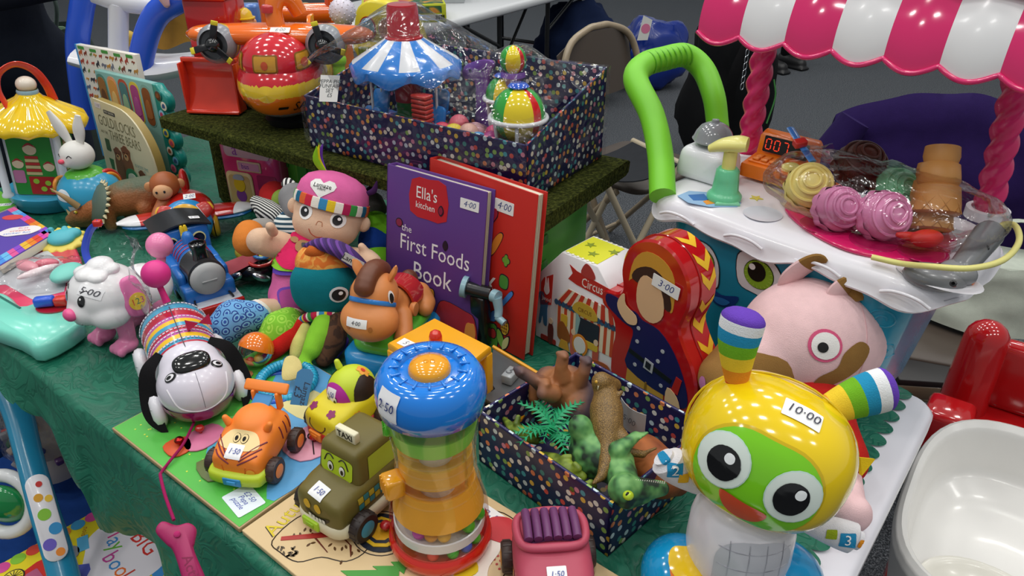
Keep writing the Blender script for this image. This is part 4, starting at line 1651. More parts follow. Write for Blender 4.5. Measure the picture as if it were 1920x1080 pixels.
# tree in autumn
m.tube([(.045, .02, .0074), (.075, .05, .0074), (.1, .075, .0074)], [.003, .004, .0018], 'k:b0302a', 6, flat=(.25, 1))
for a, b in (((.075, .05), (.068, .08)), ((.08, .055), (.085, .085)), ((.09, .065), (.112, .062)), ((.07, .045), (.1, .04)), ((.068, .08), (.06, .09)), ((.112, .062), (.124, .052))):
 m.tube([(a[0], a[1], .0073), (b[0], b[1], .0073)], [.0013, .0006], 'k:6a2a1c', 5, flat=(.4, 1))
for i in range(34):
 x, y = random.uniform(.05, .125), random.uniform(.03, .1)
 m.decal(sc(LEAF, .002, .0028, random.uniform(0, 3)), 'k:5a3a1c', (x, y, .0069), d=.0006)
for i in range(16):
 m.decal(sc(LEAF, .002, .003, random.uniform(0, 3)), 'k:5a4a34', (random.uniform(.05, .075), random.uniform(.008, .022), .0069), d=.0006)
for i in range(5):
 for j in range(3):
  m.decal(sc(circ(1, 6), .0016), 'k:b0302a', (.235 + i * .006, .14 + j * .006 + (i % 2) * .003, .0069), d=.0005)
m.out('season_print', bo, kind='stuff')
m = MB()
outline(m, blob([(.035, .012), (.03, .05), (.045, .085), (.07, .1), (.105, .095), (.13, .07), (.125, .045), (.1, .03), (.085, .005), (.055, -.0)], 4) if False else blob([(.04, .012), (.034, .05), (.048, .085), (.07, .1), (.105, .095), (.13, .07), (.125, .045), (.1, .032), (.085, .012), (.06, .008)], 4), .0071)
for c_, cx, cy in (('', .125, .095), ):
 outline(m, circ(.034, 32, .03, (cx, cy)), .0071)
m.out('piece_outlines', bo, kind='stuff')

def peg(parent, x, y, c_='g:b01f1f', z=.0072):
 m = MB()
 m.lathe([(.0022, z), (.0022, z + .003), (.006, z + .0055), (.0066, z + .008), (.0045, z + .011), (0, z + .0118)], c_, 16, (x, y, 0))
 return m.out('peg', parent)

peg(bo, .07, .055)
m = MB()
m.ext(circ(.03, 28, .026, (.125, .095)), .0012, 'k:1d2432', (0, 0, .0069))
for r0, c_ in ((.024, 'k:d9b01f'), (.019, 'k:1d2432'), (.014, 'k:d9a21f')):
 m.ext(circ(r0, 9, r0 * .86, (.125, .095), .2), .0004 + .0018 - r0 * .04, c_, (0, 0, .0079))
pc = m.out('puzzle_piece', t)
peg(pc, .128, .1, z=.0095)
m = MB()
m.ext([(.165, .005), (.195, .03), (.187, .03), (.205, .045), (.198, .046), (.212, .058), (.22, .044), (.213, .044), (.228, .028), (.22, .028), (.235, .006)], .0012, 'k:4a9a3f', (-.035, .028, .0069))
m.ext(sc(star(1, .45), .009), .0012, 'k:e0c01f', (.179, .092, .0072))
pc = m.out('puzzle_piece', t)
# child with a red hat in summer
m = MB()
m.ext(blob([(.285, .08), (.275, .1), (.29, .125), (.315, .128), (.33, .115), (.335, .09), (.345, .07), (.325, .055), (.3, .06)], 4), .0012, 'k:efe6da', (-.086, .045, .0069))
m.ext(blob([(.3, .118), (.292, .14), (.31, .155), (.335, .148), (.342, .128), (.325, .122)], 4), .0010, 'k:c4202a', (-.086, .045, .0079))
m.ext(blob([(.30, .06), (.29, .085), (.31, .09), (.33, .078), (.322, .06)], 4), .0010, 'k:e0c51f', (-.086, .045, .0082))
m.ext(blob([(.28, .07), (.272, .08), (.282, .09), (.29, .08)], 3), .0010, 'k:3fa03a', (-.086, .045, .0082))
pc = m.out('puzzle_piece', t)
m = MB()
outline(m, [(x - .086, y + .045) for x, y in blob([(.27, .07), (.268, .1), (.285, .15), (.315, .158), (.345, .148), (.35, .11), (.355, .07), (.33, .045), (.3, .048)], 4)], .0071)
m.out('piece_outlines', bo, kind='stuff')
peg(pc, .222, .137, z=.0088)
m = MB()
m.tag(.042, .024, '2·50', X((.207, .188, .0073), (0, 0, -.05)), ink='k:5a5a9a')
m.out('price_sticker', t)

# box of plastic dinosaurs
bL, bN = at(896, 776, T + .075), at(1148, 951, T + .075)
yb = yaw_to(bL, bN)
BW, BD, BH = (bN - bL).length, .178, .078
ex = Vector((math.cos(yb), math.sin(yb), 0))
ey = Vector((-math.sin(yb), math.cos(yb), 0))
bl0 = Vector((bL.x, bL.y, T))
t = thing('gift_box', 'navy polka dot gift box holding plastic dinosaurs', 'box', bl0, yb)

def open_tray(t, w_, d, hs, th, m_, roll=.004, names=('base_panel', 'side_panel')):
 """Open box, origin at its front-left bottom corner; hs = heights at front-left, front-right, back-right, back-left."""
 m = MB()
 m.box((w_ / 2, d / 2, th / 2), (w_, d, th), m_)
 m.out('base_panel', t)
 cs = [(0, 0), (w_, 0), (w_, d), (0, d)]
 for i in range(4):
  a, b = Vector(cs[i]), Vector(cs[(i + 1) % 4])
  ha, hb = hs[i], hs[(i + 1) % 4]
  e = (b - a).normalized()
  n_ = Vector((-e.y, e.x)) * th
  q = [(a.x, a.y, 0), (b.x, b.y, 0), (b.x + n_.x, b.y + n_.y, 0), (a.x + n_.x, a.y + n_.y, 0)]
  V = [Vector(p) for p in q] + [Vector((q[0][0], q[0][1], ha)), Vector((q[1][0], q[1][1], hb)), Vector((q[2][0], q[2][1], hb)), Vector((q[3][0], q[3][1], ha))]
  m = MB()
  m.add(V, [(0, 1, 5, 4), (2, 3, 7, 6), (0, 3, 2, 1), (1, 2, 6, 5), (3, 0, 4, 7)], m_, None, False)
  m.tube([(V[4] + V[7]) / 2, (V[5] + V[6]) / 2], th * .62, m_, 10)
  m.out('side_panel', t)

open_tray(t, BW, BD, [BH] * 4, .004, 'polka')

def bp3(x, y, z):
 """Point in the dinosaur box."""
 return bl0 + ex * x + ey * y + Vector((0, 0, z))

twotone('skin_brown', '4a3719', '8a6a34', 900, .3, .6, .42, .6, .0012, c3='b08c4c')
twotone('skin_rust', '4a3c44', '9a6238', 14, .40, .60, .6, .3, .002)
twotone('skin_green', '1a2e22', '4f8a4c', 46, .40, .52, .5, .3, .002, c3='79b066')
twotone('skin_lime', '5c7020', '93a83a', 60, .4, .6, .5, .4, .001)
twotone('skin_orange', '7a3c1e', 'b0642e', 30, .35, .65, .7, .4, .002)
@reg('skin_trice')
def _(p, N, L, m):
 v = coords(N, L, 'Object')
 sx_ = N.new('ShaderNodeSeparateXYZ')
 L.new(v, sx_.inputs[0])
 nz = tex(N, L, 'Noise', v, Scale=40.0, Detail=3.0)
 ad = N.new('ShaderNodeMath')
 ad.operation = 'MULTIPLY_ADD'
 L.new(nz.outputs[0], ad.inputs[0])
 ad.inputs[1].default_value = .03
 L.new(sx_.outputs[2], ad.inputs[2])
 cr = ramp(N, [(.03, '8a6a40'), (.06, 'a05c2c'), (.095, '8f5a30'), (.112, '55604a')])
 L.new(ad.outputs[0], cr.inputs[0])
 L.new(cr.outputs[0], p.inputs['Base Color'])
 p.inputs['Roughness'].default_value = .6
 n2 = tex(N, L, 'Voronoi', v, Scale=260.0)
 bumped(N, L, p, n2.outputs[0], .4, .0015)

def chain(m, pts, rs, mt, seg=14):
 for i in range(len(pts) - 1):
  m.cap(pts[i], pts[i + 1], rs[i], rs[i + 1], mt, seg)

def claws(t, pts, r=.0016, mt='v:d9cfa8'):
 m = MB()
 for a, d in pts:
  a = Vector(a)
  m.tube([a, a + Vector(d)], [r, .0003], mt, 6)
 m.out('claws', t, kind='stuff')

# brown tyrannosaur lying over the others, tail towards the near edge
t = thing('toy_dinosaur', 'glossy brown tyrannosaur lying on top with its tail forward', 'toy dinosaur', bp3(0, 0, 0), yb)
m = MB()
inv = X(bp3(0, 0, 0), (0, 0, yb)).inverted()

def L_(u, v, z):
 return inv @ at(u, v, T + z)

sp_ = [L_(1112, 907, .080), L_(1128, 893, .083), L_(1138, 868, .088), L_(1140, 838, .093), L_(1138, 800, .103), L_(1137, 768, .112), L_(1136, 738, .122), L_(1128, 722, .13)]
chain(m, sp_, [.002, .0055, .009, .0125, .0185, .0195, .014, .0115], 'skin_brown')
hd0 = L_(1128, 716, .135)
chain(m, [sp_[-1], hd0, L_(1152, 722, .122)], [.0115, .012, .0085], 'skin_brown')
for a, b, c, d in ((L_(1150, 808, .100), L_(1168, 822, .1), L_(1172, 845, .09), L_(1205, 852, .085)), (L_(1125, 812, .09), L_(1118, 836, .085), L_(1125, 858, .078), L_(1140, 866, .07))):
 chain(m, [a, b, c, d], [.0125, .0085, .005, .0045], 'skin_brown')
 for k in (-.006, 0, .006):
  chain(m, [d, d + Vector((.004 + k * .3, .01 + k, .003))], [.003, .0018], 'skin_brown')
for a, b, c in ((L_(1148, 752, .118), L_(1158, 742, .125), L_(1165, 735, .128)), (L_(1122, 752, .112), L_(1118, 742, .11), L_(1124, 735, .112))):
 chain(m, [a, b, c], [.005, .0034, .0026], 'skin_brown')
bd = m.out('body', t, remesh=.0017, smooth_it=3)
bv = bvh_of(bd)
m = MB()
for k in range(7):
 p = hd0.lerp(L_(1150, 722, .122), k / 6)
 m.tube([p + Vector((.004, -.0105, .002)), p + Vector((.004, -.0115, -.003))], [.001, .0002], 'v:efe8cc', 5)
m.out('teeth', t, kind='stuff')
m = MB()
m.ell(hd0 + Vector((.0, -.0095, .005)), .0022, 'g:c99a2a', seg=10, ring=8)
m.out('eye', t)

# rust and grey dinosaur on its back with its feet in the air
t = thing('toy_dinosaur', 'rust and grey dinosaur on its back with feet in the air', 'toy dinosaur', bp3(0, 0, 0), yb)
m = MB()
b1, b2, b3 = L_(1030, 715, .085), L_(1062, 728, .085), L_(1088, 745, .08)
chain(m, [b1, b2, b3], [.02, .03, .022], 'skin_rust')
hdp = L_(1083, 775, .075)
chain(m, [b3, hdp], [.022, .019], 'skin_rust')
for (u1, v1, z1), (u2, v2, z2), (u3, v3, z3) in (((1055, 708, .11), (1052, 690, .125), (1056, 668, .14)), ((1085, 714, .105), (1094, 698, .12), (1100, 678, .132)), ((1020, 722, .1), (1002, 712, .115), (976, 697, .125)), ((1035, 738, .1), (1018, 738, .108), (1022, 720, .115))):
 chain(m, [L_(u1, v1, z1), L_(u2, v2, z2), L_(u3, v3, z3)], [.012, .008, .0075], 'skin_rust')
 e = L_(u3, v3, z3)
 for k in (-1, 0, 1):
  chain(m, [e, e + Vector((.0055 * k, -.003, .003))], [.005, .0036], 'skin_rust')
chain(m, [L_(1010, 720, .075), L_(1002, 745, .06), L_(1005, 770, .04)], [.014, .008, .003], 'skin_rust')
bd = m.out('body', t, remesh=.0019, smooth_it=3)
m = MB()
m.tube([hdp + Vector((-.012, -.013, .004)), hdp + Vector((0, -.0185, .0055)), hdp + Vector((.012, -.013, .006))], .0012, 'v:2a2028', 6, sub=4)
for k in range(4):
 m.tube([hdp + Vector((-.01 + .002 * k, -.009, .011 + .001 * k)), hdp + Vector((0, -.013 + .002 * k, .0145 + .001 * k)), hdp + Vector((.011 - .002 * k, -.008, .012 + .001 * k))], .0007, 'v:3a2e34', 5, sub=3)
m.out('mouth', t, kind='stuff')

# green dinosaur with open toothed jaws
t = thing('toy_dinosaur', 'green dinosaur with toothy open jaws in near corner of gift box', 'toy dinosaur', bp3(0, 0, 0), yb)
m = MB()
chain(m, [L_(1095, 820, 0.066), L_(1115, 850, 0.074), L_(1150, 868, 0.076), L_(1165, 890, 0.080), L_(1172, 915, 0.080)], [.02, .03, .024, .018, .016], 'skin_green')
j0 = L_(1172, 918, .086)
chain(m, [j0, L_(1205, 918, .084), L_(1240, 916, .080)], [.0185, .0125, .0085], 'skin_green')
chain(m, [L_(1176, 934, .08), L_(1208, 928, .078)], [.012, .009], 'skin_green')
chain(m, [L_(1160, 845, 0.099), L_(1180, 828, 0.104), L_(1192, 818, 0.106)], [.012, .007, .006], 'skin_green')
e = L_(1192, 818, 0.106)
for k in (-1, 0, 1):
 chain(m, [e, e + Vector((.008, .006 * k + .004, .004))], [.004, .002], 'skin_green')
chain(m, [L_(1095, 815, 0.094), L_(1088, 800, 0.104)], [.016, .014], 'skin_green')
bd = m.out('body', t, remesh=.0018, smooth_it=3)
m = MB()
a_, b_ = L_(1186, 905, .097), L_(1244, 908, .087)
for k in range(15):
 p = a_.lerp(b_, k / 14)
 m.tube([p - Vector((0, 0, .004)), p + Vector((.0006, .001, .0042))], [.0015, .0004], 'v:f4f0e2', 5)
m.out('teeth', t, kind='stuff')
m = MB()
ec = L_(1178, 929, .1)
m.ell(ec, (.0058, .0058, .0045), 'g:b4cf22', seg=14, ring=10)
m.ell(ec + Vector((0, -.002, .0035)), (.0014, .0026, .0022), 'g:0d0d0a', seg=10, ring=8)
m.out('eye', t)

# rusty body lying at the right
t = thing('toy_dinosaur', 'plain rust brown dinosaur lying under the robot arm', 'toy dinosaur', bp3(0, 0, 0), yb)
m = MB()
chain(m, [L_(1165, 835, .05), L_(1205, 860, .052), L_(1240, 890, .05), L_(1268, 905, .04)], [.014, .03, .028, .016], 'skin_orange')
chain(m, [L_(1178, 870, .05), L_(1172, 892, .045)], [.012, .008], 'skin_orange')
chain(m, [L_(1215, 895, .05), L_(1205, 912, .03)], [.012, .009], 'skin_orange')
m.out('body', t, remesh=.003, smooth_it=4)
# small lime dinosaurs
for k, (lab, pts, rs, legs) in enumerate((
  ('slim lime green dinosaur lying along the left side of the gift box', [(945, 785, .05), (962, 805, .06), (985, 815, .062), (1005, 825, .058)], [.003, .007, .011, .006], [((975, 810, .06), (968, 795, .07), (972, 782, .075)), ((990, 820, .06), (1000, 810, .07), (1010, 812, .072))]),
  ('small lime green lizard dinosaur by the front panel of the gift box', [(1010, 850, .05), (1040, 862, .062), (1065, 880, .066), (1090, 892, .064)], [.003, .008, .011, .007], [((1050, 870, .066), (1058, 858, .075), (1070, 856, .077)), ((1070, 885, .066), (1085, 878, .076), (1078, 870, .078))]),
  ('yellow green dinosaur tail and legs in near left of box', [(1060, 905, .045), (1080, 912, .06), (1100, 920, .055), (1120, 925, .05)], [.004, .008, .009, .005], [((1095, 915, .06), (1108, 905, .066), (1115, 912, .062))]))):
 t = thing('toy_dinosaur', lab, 'toy dinosaur', bp3(0, 0, 0), yb, 'small green dinosaurs')
 m = MB()
 chain(m, [L_(*p) for p in pts], rs, 'skin_lime')
 for lg in legs:
  chain(m, [L_(*p) for p in lg], [.006, .004, .0032], 'skin_lime')
 m.out('body', t, remesh=.0014, smooth_it=3)
# palm
pr = L_(1035, 812, .07)
t = thing('toy_palm', 'bright green plastic toy palm tree in the gift box', 'toy plant', bp3(0, 0, 0), yb)
m = MB()
m.tube([pr + Vector((.02, .02, -.055)), pr + Vector((.01, .01, -.025)), pr], [.006, .005, .004], 'v:7a5a2c', 10, sub=4)
m.out('trunk', t)
fr_ = MB()

def frond(length):
 m = MB()
 mid = [Vector((length * q, 0, .012 * math.sin(q * PI * .75) - .016 * q * q)) for q in [i / 9 for i in range(10)]]
 m.tube(mid, [.0016 * (1 - .7 * i / 9) for i in range(10)], 'v:1fa06a', 6)
 for i in range(1, 10):
  wl = .012 * math.sin(PI * (.25 + .72 * i / 10))
  for s in (-1, 1):
   c = mid[i]
   a = c + Vector((-.0022, 0, 0))
   b = c + Vector((.0024, 0, 0))
   tip = c + Vector((.0055, s * wl, -.002))
   m.add([a, b, tip, a + Vector((0, 0, .0009)), b + Vector((0, 0, .0009)), tip + Vector((0, 0, .0006))], [(0, 1, 2), (3, 5, 4), (0, 2, 5, 3), (1, 4, 5, 2)], 'v:1fa06a', None, False)
 return m

f0 = frond(.046).out('frond', t)
f0.matrix_local = X(pr, (0, -.1, 0))
for k in range(1, 10):
 a = 2 * PI * k / 10 + .2
 copy_part(f0, t, X(pr + Vector((0, 0, .002 * (k % 3))), (0, -.1 - .25 * (k % 3), a)))
# printed paper slip leaning inside the box
t = thing('paper_slip', 'grey white paper slip leaning inside the dinosaur gift box', 'paper', bp3(0, 0, 0), yb)
m = MB()
c0, c1, c2, c3 = L_(1165, 745, .085), L_(1212, 778, .085), L_(1208, 820, .05), L_(1163, 790, .05)
m.grid(lambda u, v: (c0.lerp(c1, u)).lerp(c3.lerp(c2, u), v) + Vector((0, -.006 * math.sin(PI * u), 0)), 8, 6, 'k:b9bbbe')
m.out('sheet', t, solid=.0006)
m = MB()
M_ = look((c0 + c1 + c2 + c3) / 4 + Vector((0, -.0075, .001)), (c1 - c0).cross(c0 - c3) * -1 if (c1 - c0).cross(c0 - c3).y > 0 else (c1 - c0).cross(c0 - c3))
m.text('5·00', .012, 'k:6a6c72', (0, 0, .001), M=M_, shear=.2)
m.out('handwriting', t)

# ice cream cart on the table
k0, k1, k2 = at(1195, 400, T + .2), at(1770, 610, T + .2), at(1895, 490, T + .2)
yc = yaw_to(k0, k1)
CW, CDp = (k1 - k0).length, .245
cart = thing('ice_cream_cart', 'toy ice cream cart with teal smiling front and pink striped canopy', 'toy cart', (k0.x, k0.y, T), yc)
cinv = X((k0.x, k0.y, T), (0, 0, yc)).inverted()

def CL(u, v, z):
 return cinv @ at(u, v, T + z)

# teal body, narrowing downwards
m = MB()
def tray_fn(u, v):
 r = rrect(1, 1, .16, n=6)
 k = u * len(r)
 p = r[int(k) % len(r)]
 s = .80 + .16 * v
 return Vector((CW / 2 + p[0] * (CW - .03) * s * (.92 if v < .5 else .92), CDp / 2 + p[1] * (CDp - .012) * s, .002 + .212 * v))
m.grid(tray_fn, 28, 10, 'p:1f93b4', cu=True)
m.add([tray_fn(i / 28, 0) for i in range(28)], [list(range(28))], 'p:1f93b4')
body = m.out('cart_body', cart)
bv = m.bvh()
# white counter with a wavy skirt
m = MB()
rr_ = rrect(CW, CDp, .06, (CW / 2, CDp / 2), n=8)
NS = 160
def per_pt(s):
 # resample the outline evenly
 tot = 0
 n = len(rr_)
 ds = [(Vector(rr_[(i + 1) % n]) - Vector(rr_[i])).length for i in range(n)]
 L2 = sum(ds)
 d = (s % 1) * L2
 for i in range(n):
  if d <= ds[i]:
   return Vector(rr_[i]).lerp(Vector(rr_[(i + 1) % n]), d / ds[i]), d
  d -= ds[i]
 return Vector(rr_[0]), 0
PER = [per_pt(i / NS)[0] for i in range(NS)]
ctr = Vector((CW / 2, CDp / 2))
def counter(u, v):
 i = int(round(u * NS)) % NS
 p = PER[i]
 wave = .006 * math.sin(i / NS * 2 * PI * 7) + .003 * math.sin(i / NS * 2 * PI * 14)
 prof = [(-.004, .206 + wave), (.001, .204 + wave), (.003, .207 + wave), (.0005, .211 + wave), (-.001, .217), (-.003, .224), (-.009, .231), (-.02, .2365), (-.035, .238), (-.06, .238)]
 k = min(len(prof) - 1, int(round(v * (len(prof) - 1))))
 off, z = prof[k]
 d = (p - ctr)
 q = p + d.normalized() * off * (1.15)
 return Vector((q.x, q.y, z))
m.grid(counter, NS, 9, 'p:eceaf0', cu=True)
m.add([counter(i / NS, 1) for i in range(NS)], [list(range(NS))], 'p:eceaf0', None, False)
top = m.out('counter', cart)
btop = m.bvh()
# scoop wells and arches moulded in the counter
for i in range(4):
 m = MB()
 x = .07 + .105 * i
 m.tube([(x - .028, -.003, .215), (x - .015, -.0055, .2215), (x, -.0065, .2235), (x + .015, -.0055, .2215), (x + .028, -.003, .215)], .0022, 'p:eceaf0', 8, sub=4)
 m.out('moulded_arch', top)
m = MB()
m.lathe([(.024, .2386), (.026, .2392), (.0225, .2384), (0, .2382)], 'p:d9dde6', 28, (CL(1430, 402, .238).x, CL(1430, 402, .238).y, 0))
m.out('cone_well', top)
# face on the body
fo = Vector((0, -.3, 0))
def fpt(u, v):
 """Where a sight line meets the sloping front of the body."""
 o = cinv @ Vector((0, 0, EYE))
 d = (cinv @ at(u, v, T + .05)) - o
 h3 = bv.ray_cast(o, d.normalized())
 return h3[0] or cinv @ at(u, v, T + .1)
for uu, vv, kx in ((1316, 488, .8), (1424, 514, 1.0)):
 m = MB()
 p = fpt(uu, vv)
 o = Vector((p.x, -.2, p.z))
 E_ = blob([(-.034, .018), (-.014, .03), (.014, .027), (.032, .009), (.038, -.014), (.034, -.036), (.0, -.032), (-.028, -.024)], 4)
 m.wrap(bv, [(x * kx * 1.05, y * 1.04) for x, y in E_], o, (0, 1, 0), 'k:2a3030', off=.001)
 m.wrap(bv, [(x * kx, y) for x, y in E_], o, (0, 1, 0), 'k:e6e8ea', off=.0016)
 m.wrap(bv, circ(.0225, 24, .0225, (.0 * kx, .0)), o, (0, 1, 0), 'k:2a3a14', off=.0022)
 m.wrap(bv, circ(.0215, 24, .0215, (.0 * kx, .0)), o, (0, 1, 0), 'k:8ab52f', off=.0028)
 m.wrap(bv, circ(.0135, 20, .0150, (-.003 * kx, .004)), o, (0, 1, 0), 'k:15150f', off=.0034)
 m.wrap(bv, circ(.0048, 14, .0048, (-.010 * kx, .010)), o, (0, 1, 0), 'k:f2f4f4', off=.004, rg=2)
 for i in range(20):
  a = 2 * PI * i / 20
  m.wrap(bv, [(.015 * math.cos(a) - .0004, .016 * math.sin(a)), (.0205 * math.cos(a), .0205 * math.sin(a)), (.0205 * math.cos(a + .06), .0205 * math.sin(a + .06))], o, (0, 1, 0), 'k:b4cf5a', off=.0031, rg=1)
 m.out('eye', body)
m = MB()
p = fpt(1352, 552)
o = Vector((p.x, -.2, p.z))
m.wrap(bv, blob([(-.026, .012), (.0, .0), (.028, .008), (.02, -.012), (.0, -.02), (-.016, -.012)], 4), o, (0, 1, 0), 'k:12408a', off=.001)
m.wrap(bv, blob([(-.012, -.008), (.004, -.004), (.016, -.006), (.008, -.015), (-.004, -.016)], 4), o, (0, 1, 0), 'k:2a7ac4', off=.0018)
m.out('mouth', body)
for uu, vv in ((1655, 600), (1655, 660), (1590, 600)):
 m = MB()
 p = fpt(uu, vv)
 sp3 = []
 for i in range(22):
  q = i / 21
  r = .004 + .012 * q
  h3 = bv.ray_cast(Vector((p.x + r * math.cos(q * 9), -.2, p.z + r * math.sin(q * 9))), Vector((0, 1, 0)))[0]
  if h3:
   sp3.append(h3)
 m.tube(sp3, .0013, 'p:1f93b4', 6)
 m.out('swirl_relief', body)
# pink tub tray
m = MB()
pc = (CL(1490, 395, .24) + CL(1780, 470, .24)) / 2
out = blob([tuple(CL(u, v, .239).xy) for u, v in ((1470, 388), (1500, 425), (1560, 460), (1620, 480), (1700, 492), (1770, 482), (1795, 455), (1760, 425), (1680, 400), (1580, 375), (1510, 365))], 4)
m.ext(out, .006, 'g:d61a63', (0, 0, .2375), b=.002)
tr_ = m.out('pink_tray', cart)
for u, v in ((1545, 420), (1640, 450), (1730, 470)):
 m = MB()
 c = CL(u, v, .245)
 m.lathe([(.030, .2438), (.029, .2446), (.024, .2440), (0, .2437)], 'g:b01352', 28, (c.x, c.y, 0))
 m.out('tub_recess', tr_)
# menu window with pictures, green dial
m = MB()
q = [CL(u, v, .2386) for u, v in ((1270, 367), (1292, 358), (1335, 361), (1390, 380), (1382, 388), (1330, 388), (1290, 380))]
m.ext([(p.x, p.y) for p in q], .0006, 'k:8fb4d9', (0, 0, .2382))
q2 = [CL(u, v, .2386) for u, v in ((1290, 366), (1320, 364), (1330, 376), (1300, 376))]
m.ext([(p.x, p.y) for p in q2], .0008, 'k:2a6ab0', (0, 0, .2384))
q2 = [CL(u, v, .2386) for u, v in ((1318, 378), (1335, 372), (1340, 382), (1325, 384))]
m.ext([(p.x, p.y) for p in q2], .0008, 'k:e0902c', (0, 0, .2384))
m.out('menu_window', top)
m = MB()
q = [CL(u, v, .241) for u, v in ((1340, 383), (1355, 366), (1373, 366), (1388, 384))]
m.ext([(p.x, p.y) for p in q], .004, 'p:8fdcb0', (0, 0, .2384), b=.001)
m.out('selector_flap', top)
m = MB()
c = CL(1418, 371, .239)
m.ext(sc(star(1, .45), .010), .0014, 'p:e6d860', (c.x, c.y, .238))
m.out('star_button', top)
# syrup dispenser with pump
c = CL(1357, 372, .239)
m = MB()
m.lathe([(.024, .239), (.0245, .245), (.021, .249), (.018, .252), (.0165, .268), (.0155, .282), (.013, .285), (0, .285)], 'p:6fcf9c', 30, (c.x, c.y, 0), rf=lambda t_, j, r, z: (1 + (.04 * math.cos(14 * t_) if 3 <= j <= 5 else 0), 0))
dp = m.out('syrup_dispenser', cart)
m = MB()
m.rod((c.x, c.y, .283), (c.x, c.y, .31), .0095, 'p:f0e98a', 18)
s1 = Vector((c.x, c.y, .316))
m.tube([s1 + Vector((.020, .006, .006)), s1 + Vector((.008, .002, .005)), s1 + Vector((-.012, -.004, .0)), s1 + Vector((-.028, -.008, -.008))], [.014, .0165, .0135, .008], 'p:f0e98a', 18, sub=5, flat=(.68, 1))
m.out('pump', dp)
# bell block
m = MB()
c = CL(1312, 330, .24)
m.box((c.x + .006, c.y + .012, .262), (.085, .07, .05), 'p:ecebf1', .014, seg=4, taper=.86)
m.out('bell_block', cart)
cb_ = Vector((c.x + .006, c.y + .014, .286))
m = MB()
m.lathe([(0, 0), (.012, 0), (.012, .006), (.029, .008), (.031, .011), (.029, .014), (.026, .022), (.02, .030), (.011, .035), (.006, .036), (.005, .04), (0, .041)], 'g:8f9296', 32, cb_)
m.out('bell', cart)
# till
m = MB()
a = CL(1385, 325, .245)
TM = X((a.x, a.y, .237), (0, 0, .02))
pr_ = [(0, 0), (.075, 0), (.075, .05), (.066, .058), (.05, .052), (.046, .026), (0, .02)]
m.ext([(x, z) for x, z in pr_], .09, 'p:ef7a16', M=TM @ X((.0, .0, .006), (PI / 2, 0, PI / 2)), b=.003)
till = m.out('till', cart)
m = MB()
SM = TM @ X((.045, .0468, .047), (PI / 2 - .15, 0, 0))
m.ext(rrect(.07, .024, .002), .0012, 'p:151210', M=SM, z0=0)
scn_ = m.out('till_screen', till)
m = MB()
SEG7 = {'0': 'abcdef', '1': 'bc', '7': 'abc'}
for i, ch in enumerate('007'):
 x0 = -.027 + i * .0135
 for sg_ in SEG7[ch]:
  cx, cy, hor = dict(a=(0, .0075, 1), b=(.004, .0037, 0), c=(.004, -.0037, 0), d=(0, -.0075, 1), e=(-.004, -.0037, 0), f=(-.004, .0037, 0), g=(0, 0, 1))[sg_]
  m.ext(rrect(.006 if hor else .0014, .0014 if hor else .006, .0004, (x0 + cx, cy), n=1), .0005, 'e:c8341c', M=SM, z0=.0012)
m.out('digits', scn_)
m = MB()
m.box((.03, .022, .0295), (.045, .028, .004), 'p:ef7a16', .001, rot=(.12, 0, 0), M=TM)
for i in range(3):
 for j in range(2):
  m.box((.017 + .013 * i, .016 + .012 * j, .0325), (.010, .009, .003), 'p:f0862a', .001, rot=(.12, 0, 0), M=TM)
m.out('till_keys', till, kind='stuff')
m = MB()
m.lathe([(.0135, 0), (.0135, .004), (.011, .006), (0, .006)], 'p:f0e37a', 24, (.07, .02, .028), (.1, 0, 0), M=TM)
m.out('yellow_coin_button', till)
# twisted posts
for nm, (u, v), lean in (('post', (1400, 292), (.0, .0)), ('post', (1850, 400), (-.012, -.006))):
 b0 = CL(u, v, .24)
 m = MB()
 n_ = 90
 H_ = .235
 V, Fc = [], []
 sg2 = 24
 for i in range(n_ + 1):
  q = i / n_
  for k in range(sg2):
   a = 2 * PI * k / sg2
   r = .0165 + .0026 * math.cos(3 * (a - q * 15.5))
   V.append((b0.x + lean[0] * q * 1.6 + r * math.cos(a), b0.y + lean[1] * q + r * math.sin(a), .238 + H_ * q))
 for i in range(n_):
  for k in range(sg2):
   k2 = (k + 1) % sg2
   Fc.append([i * sg2 + k, i * sg2 + k2, (i + 1) * sg2 + k2, (i + 1) * sg2 + k])
 m.add(V, Fc, 'p:e0286e')
 po = m.out('canopy_post', cart)
 m = MB()
 m.lathe([(.027, .234), (.027, .2475), (.025, .249), (.021, .2485), (.019, .244)], 'p:ecebf1', 28, (b0.x, b0.y, 0))
 m.out('post_collar', po)
# canopy: scalloped striped valance hanging from a pink roof
pL, pR = CL(1343, 62, .458), CL(1868, 138, .458)
dirv = (pR - pL)
dirv.z = 0
NPN = 5.5
pw = dirv.length / NPN
dirv.normalize()
nrmv = Vector((-dirv.y, dirv.x, 0))
VM = Matrix(((dirv.x, nrmv.x, 0, pL.x), (dirv.y, nrmv.y, 0, pL.y), (0, 0, 1, .458), (0, 0, 0, 1)))
PNK, WHT = 'g:e0286e', 'p:e9e9ea'
for i in range(8):
 m = MB()
 x0 = pw * i - pw * .45
 def fn(u, v, x0=x0):
  s_ = math.sin(PI * u)
  zb = -.011 * s_
  z = zb + (.075 - zb) * v
  y = -.006 * s_ + .030 * v * v * 1.1
  return Vector((x0 + pw * u, y, z))
 m.grid(fn, 14, 10, PNK if i % 2 == 0 else WHT, M=VM)
 m.out('valance_panel', cart, solid=.003)
m = MB()
e_ = []
for i in range(8):
 for k in range(14):
  u = k / 14
  e_.append(VM @ Vector((pw * i - pw * .45 + pw * u, -.006 * math.sin(PI * u) - .001, -.011 * math.sin(PI * u) - .001)))
m.tube(e_, .0032, PNK, 8)
m.out('valance_beading', cart)
m = MB()
m.box((pw * 3.55, .135, .084), (pw * 8.05, .235, .018), PNK, .008, M=VM, seg=3)
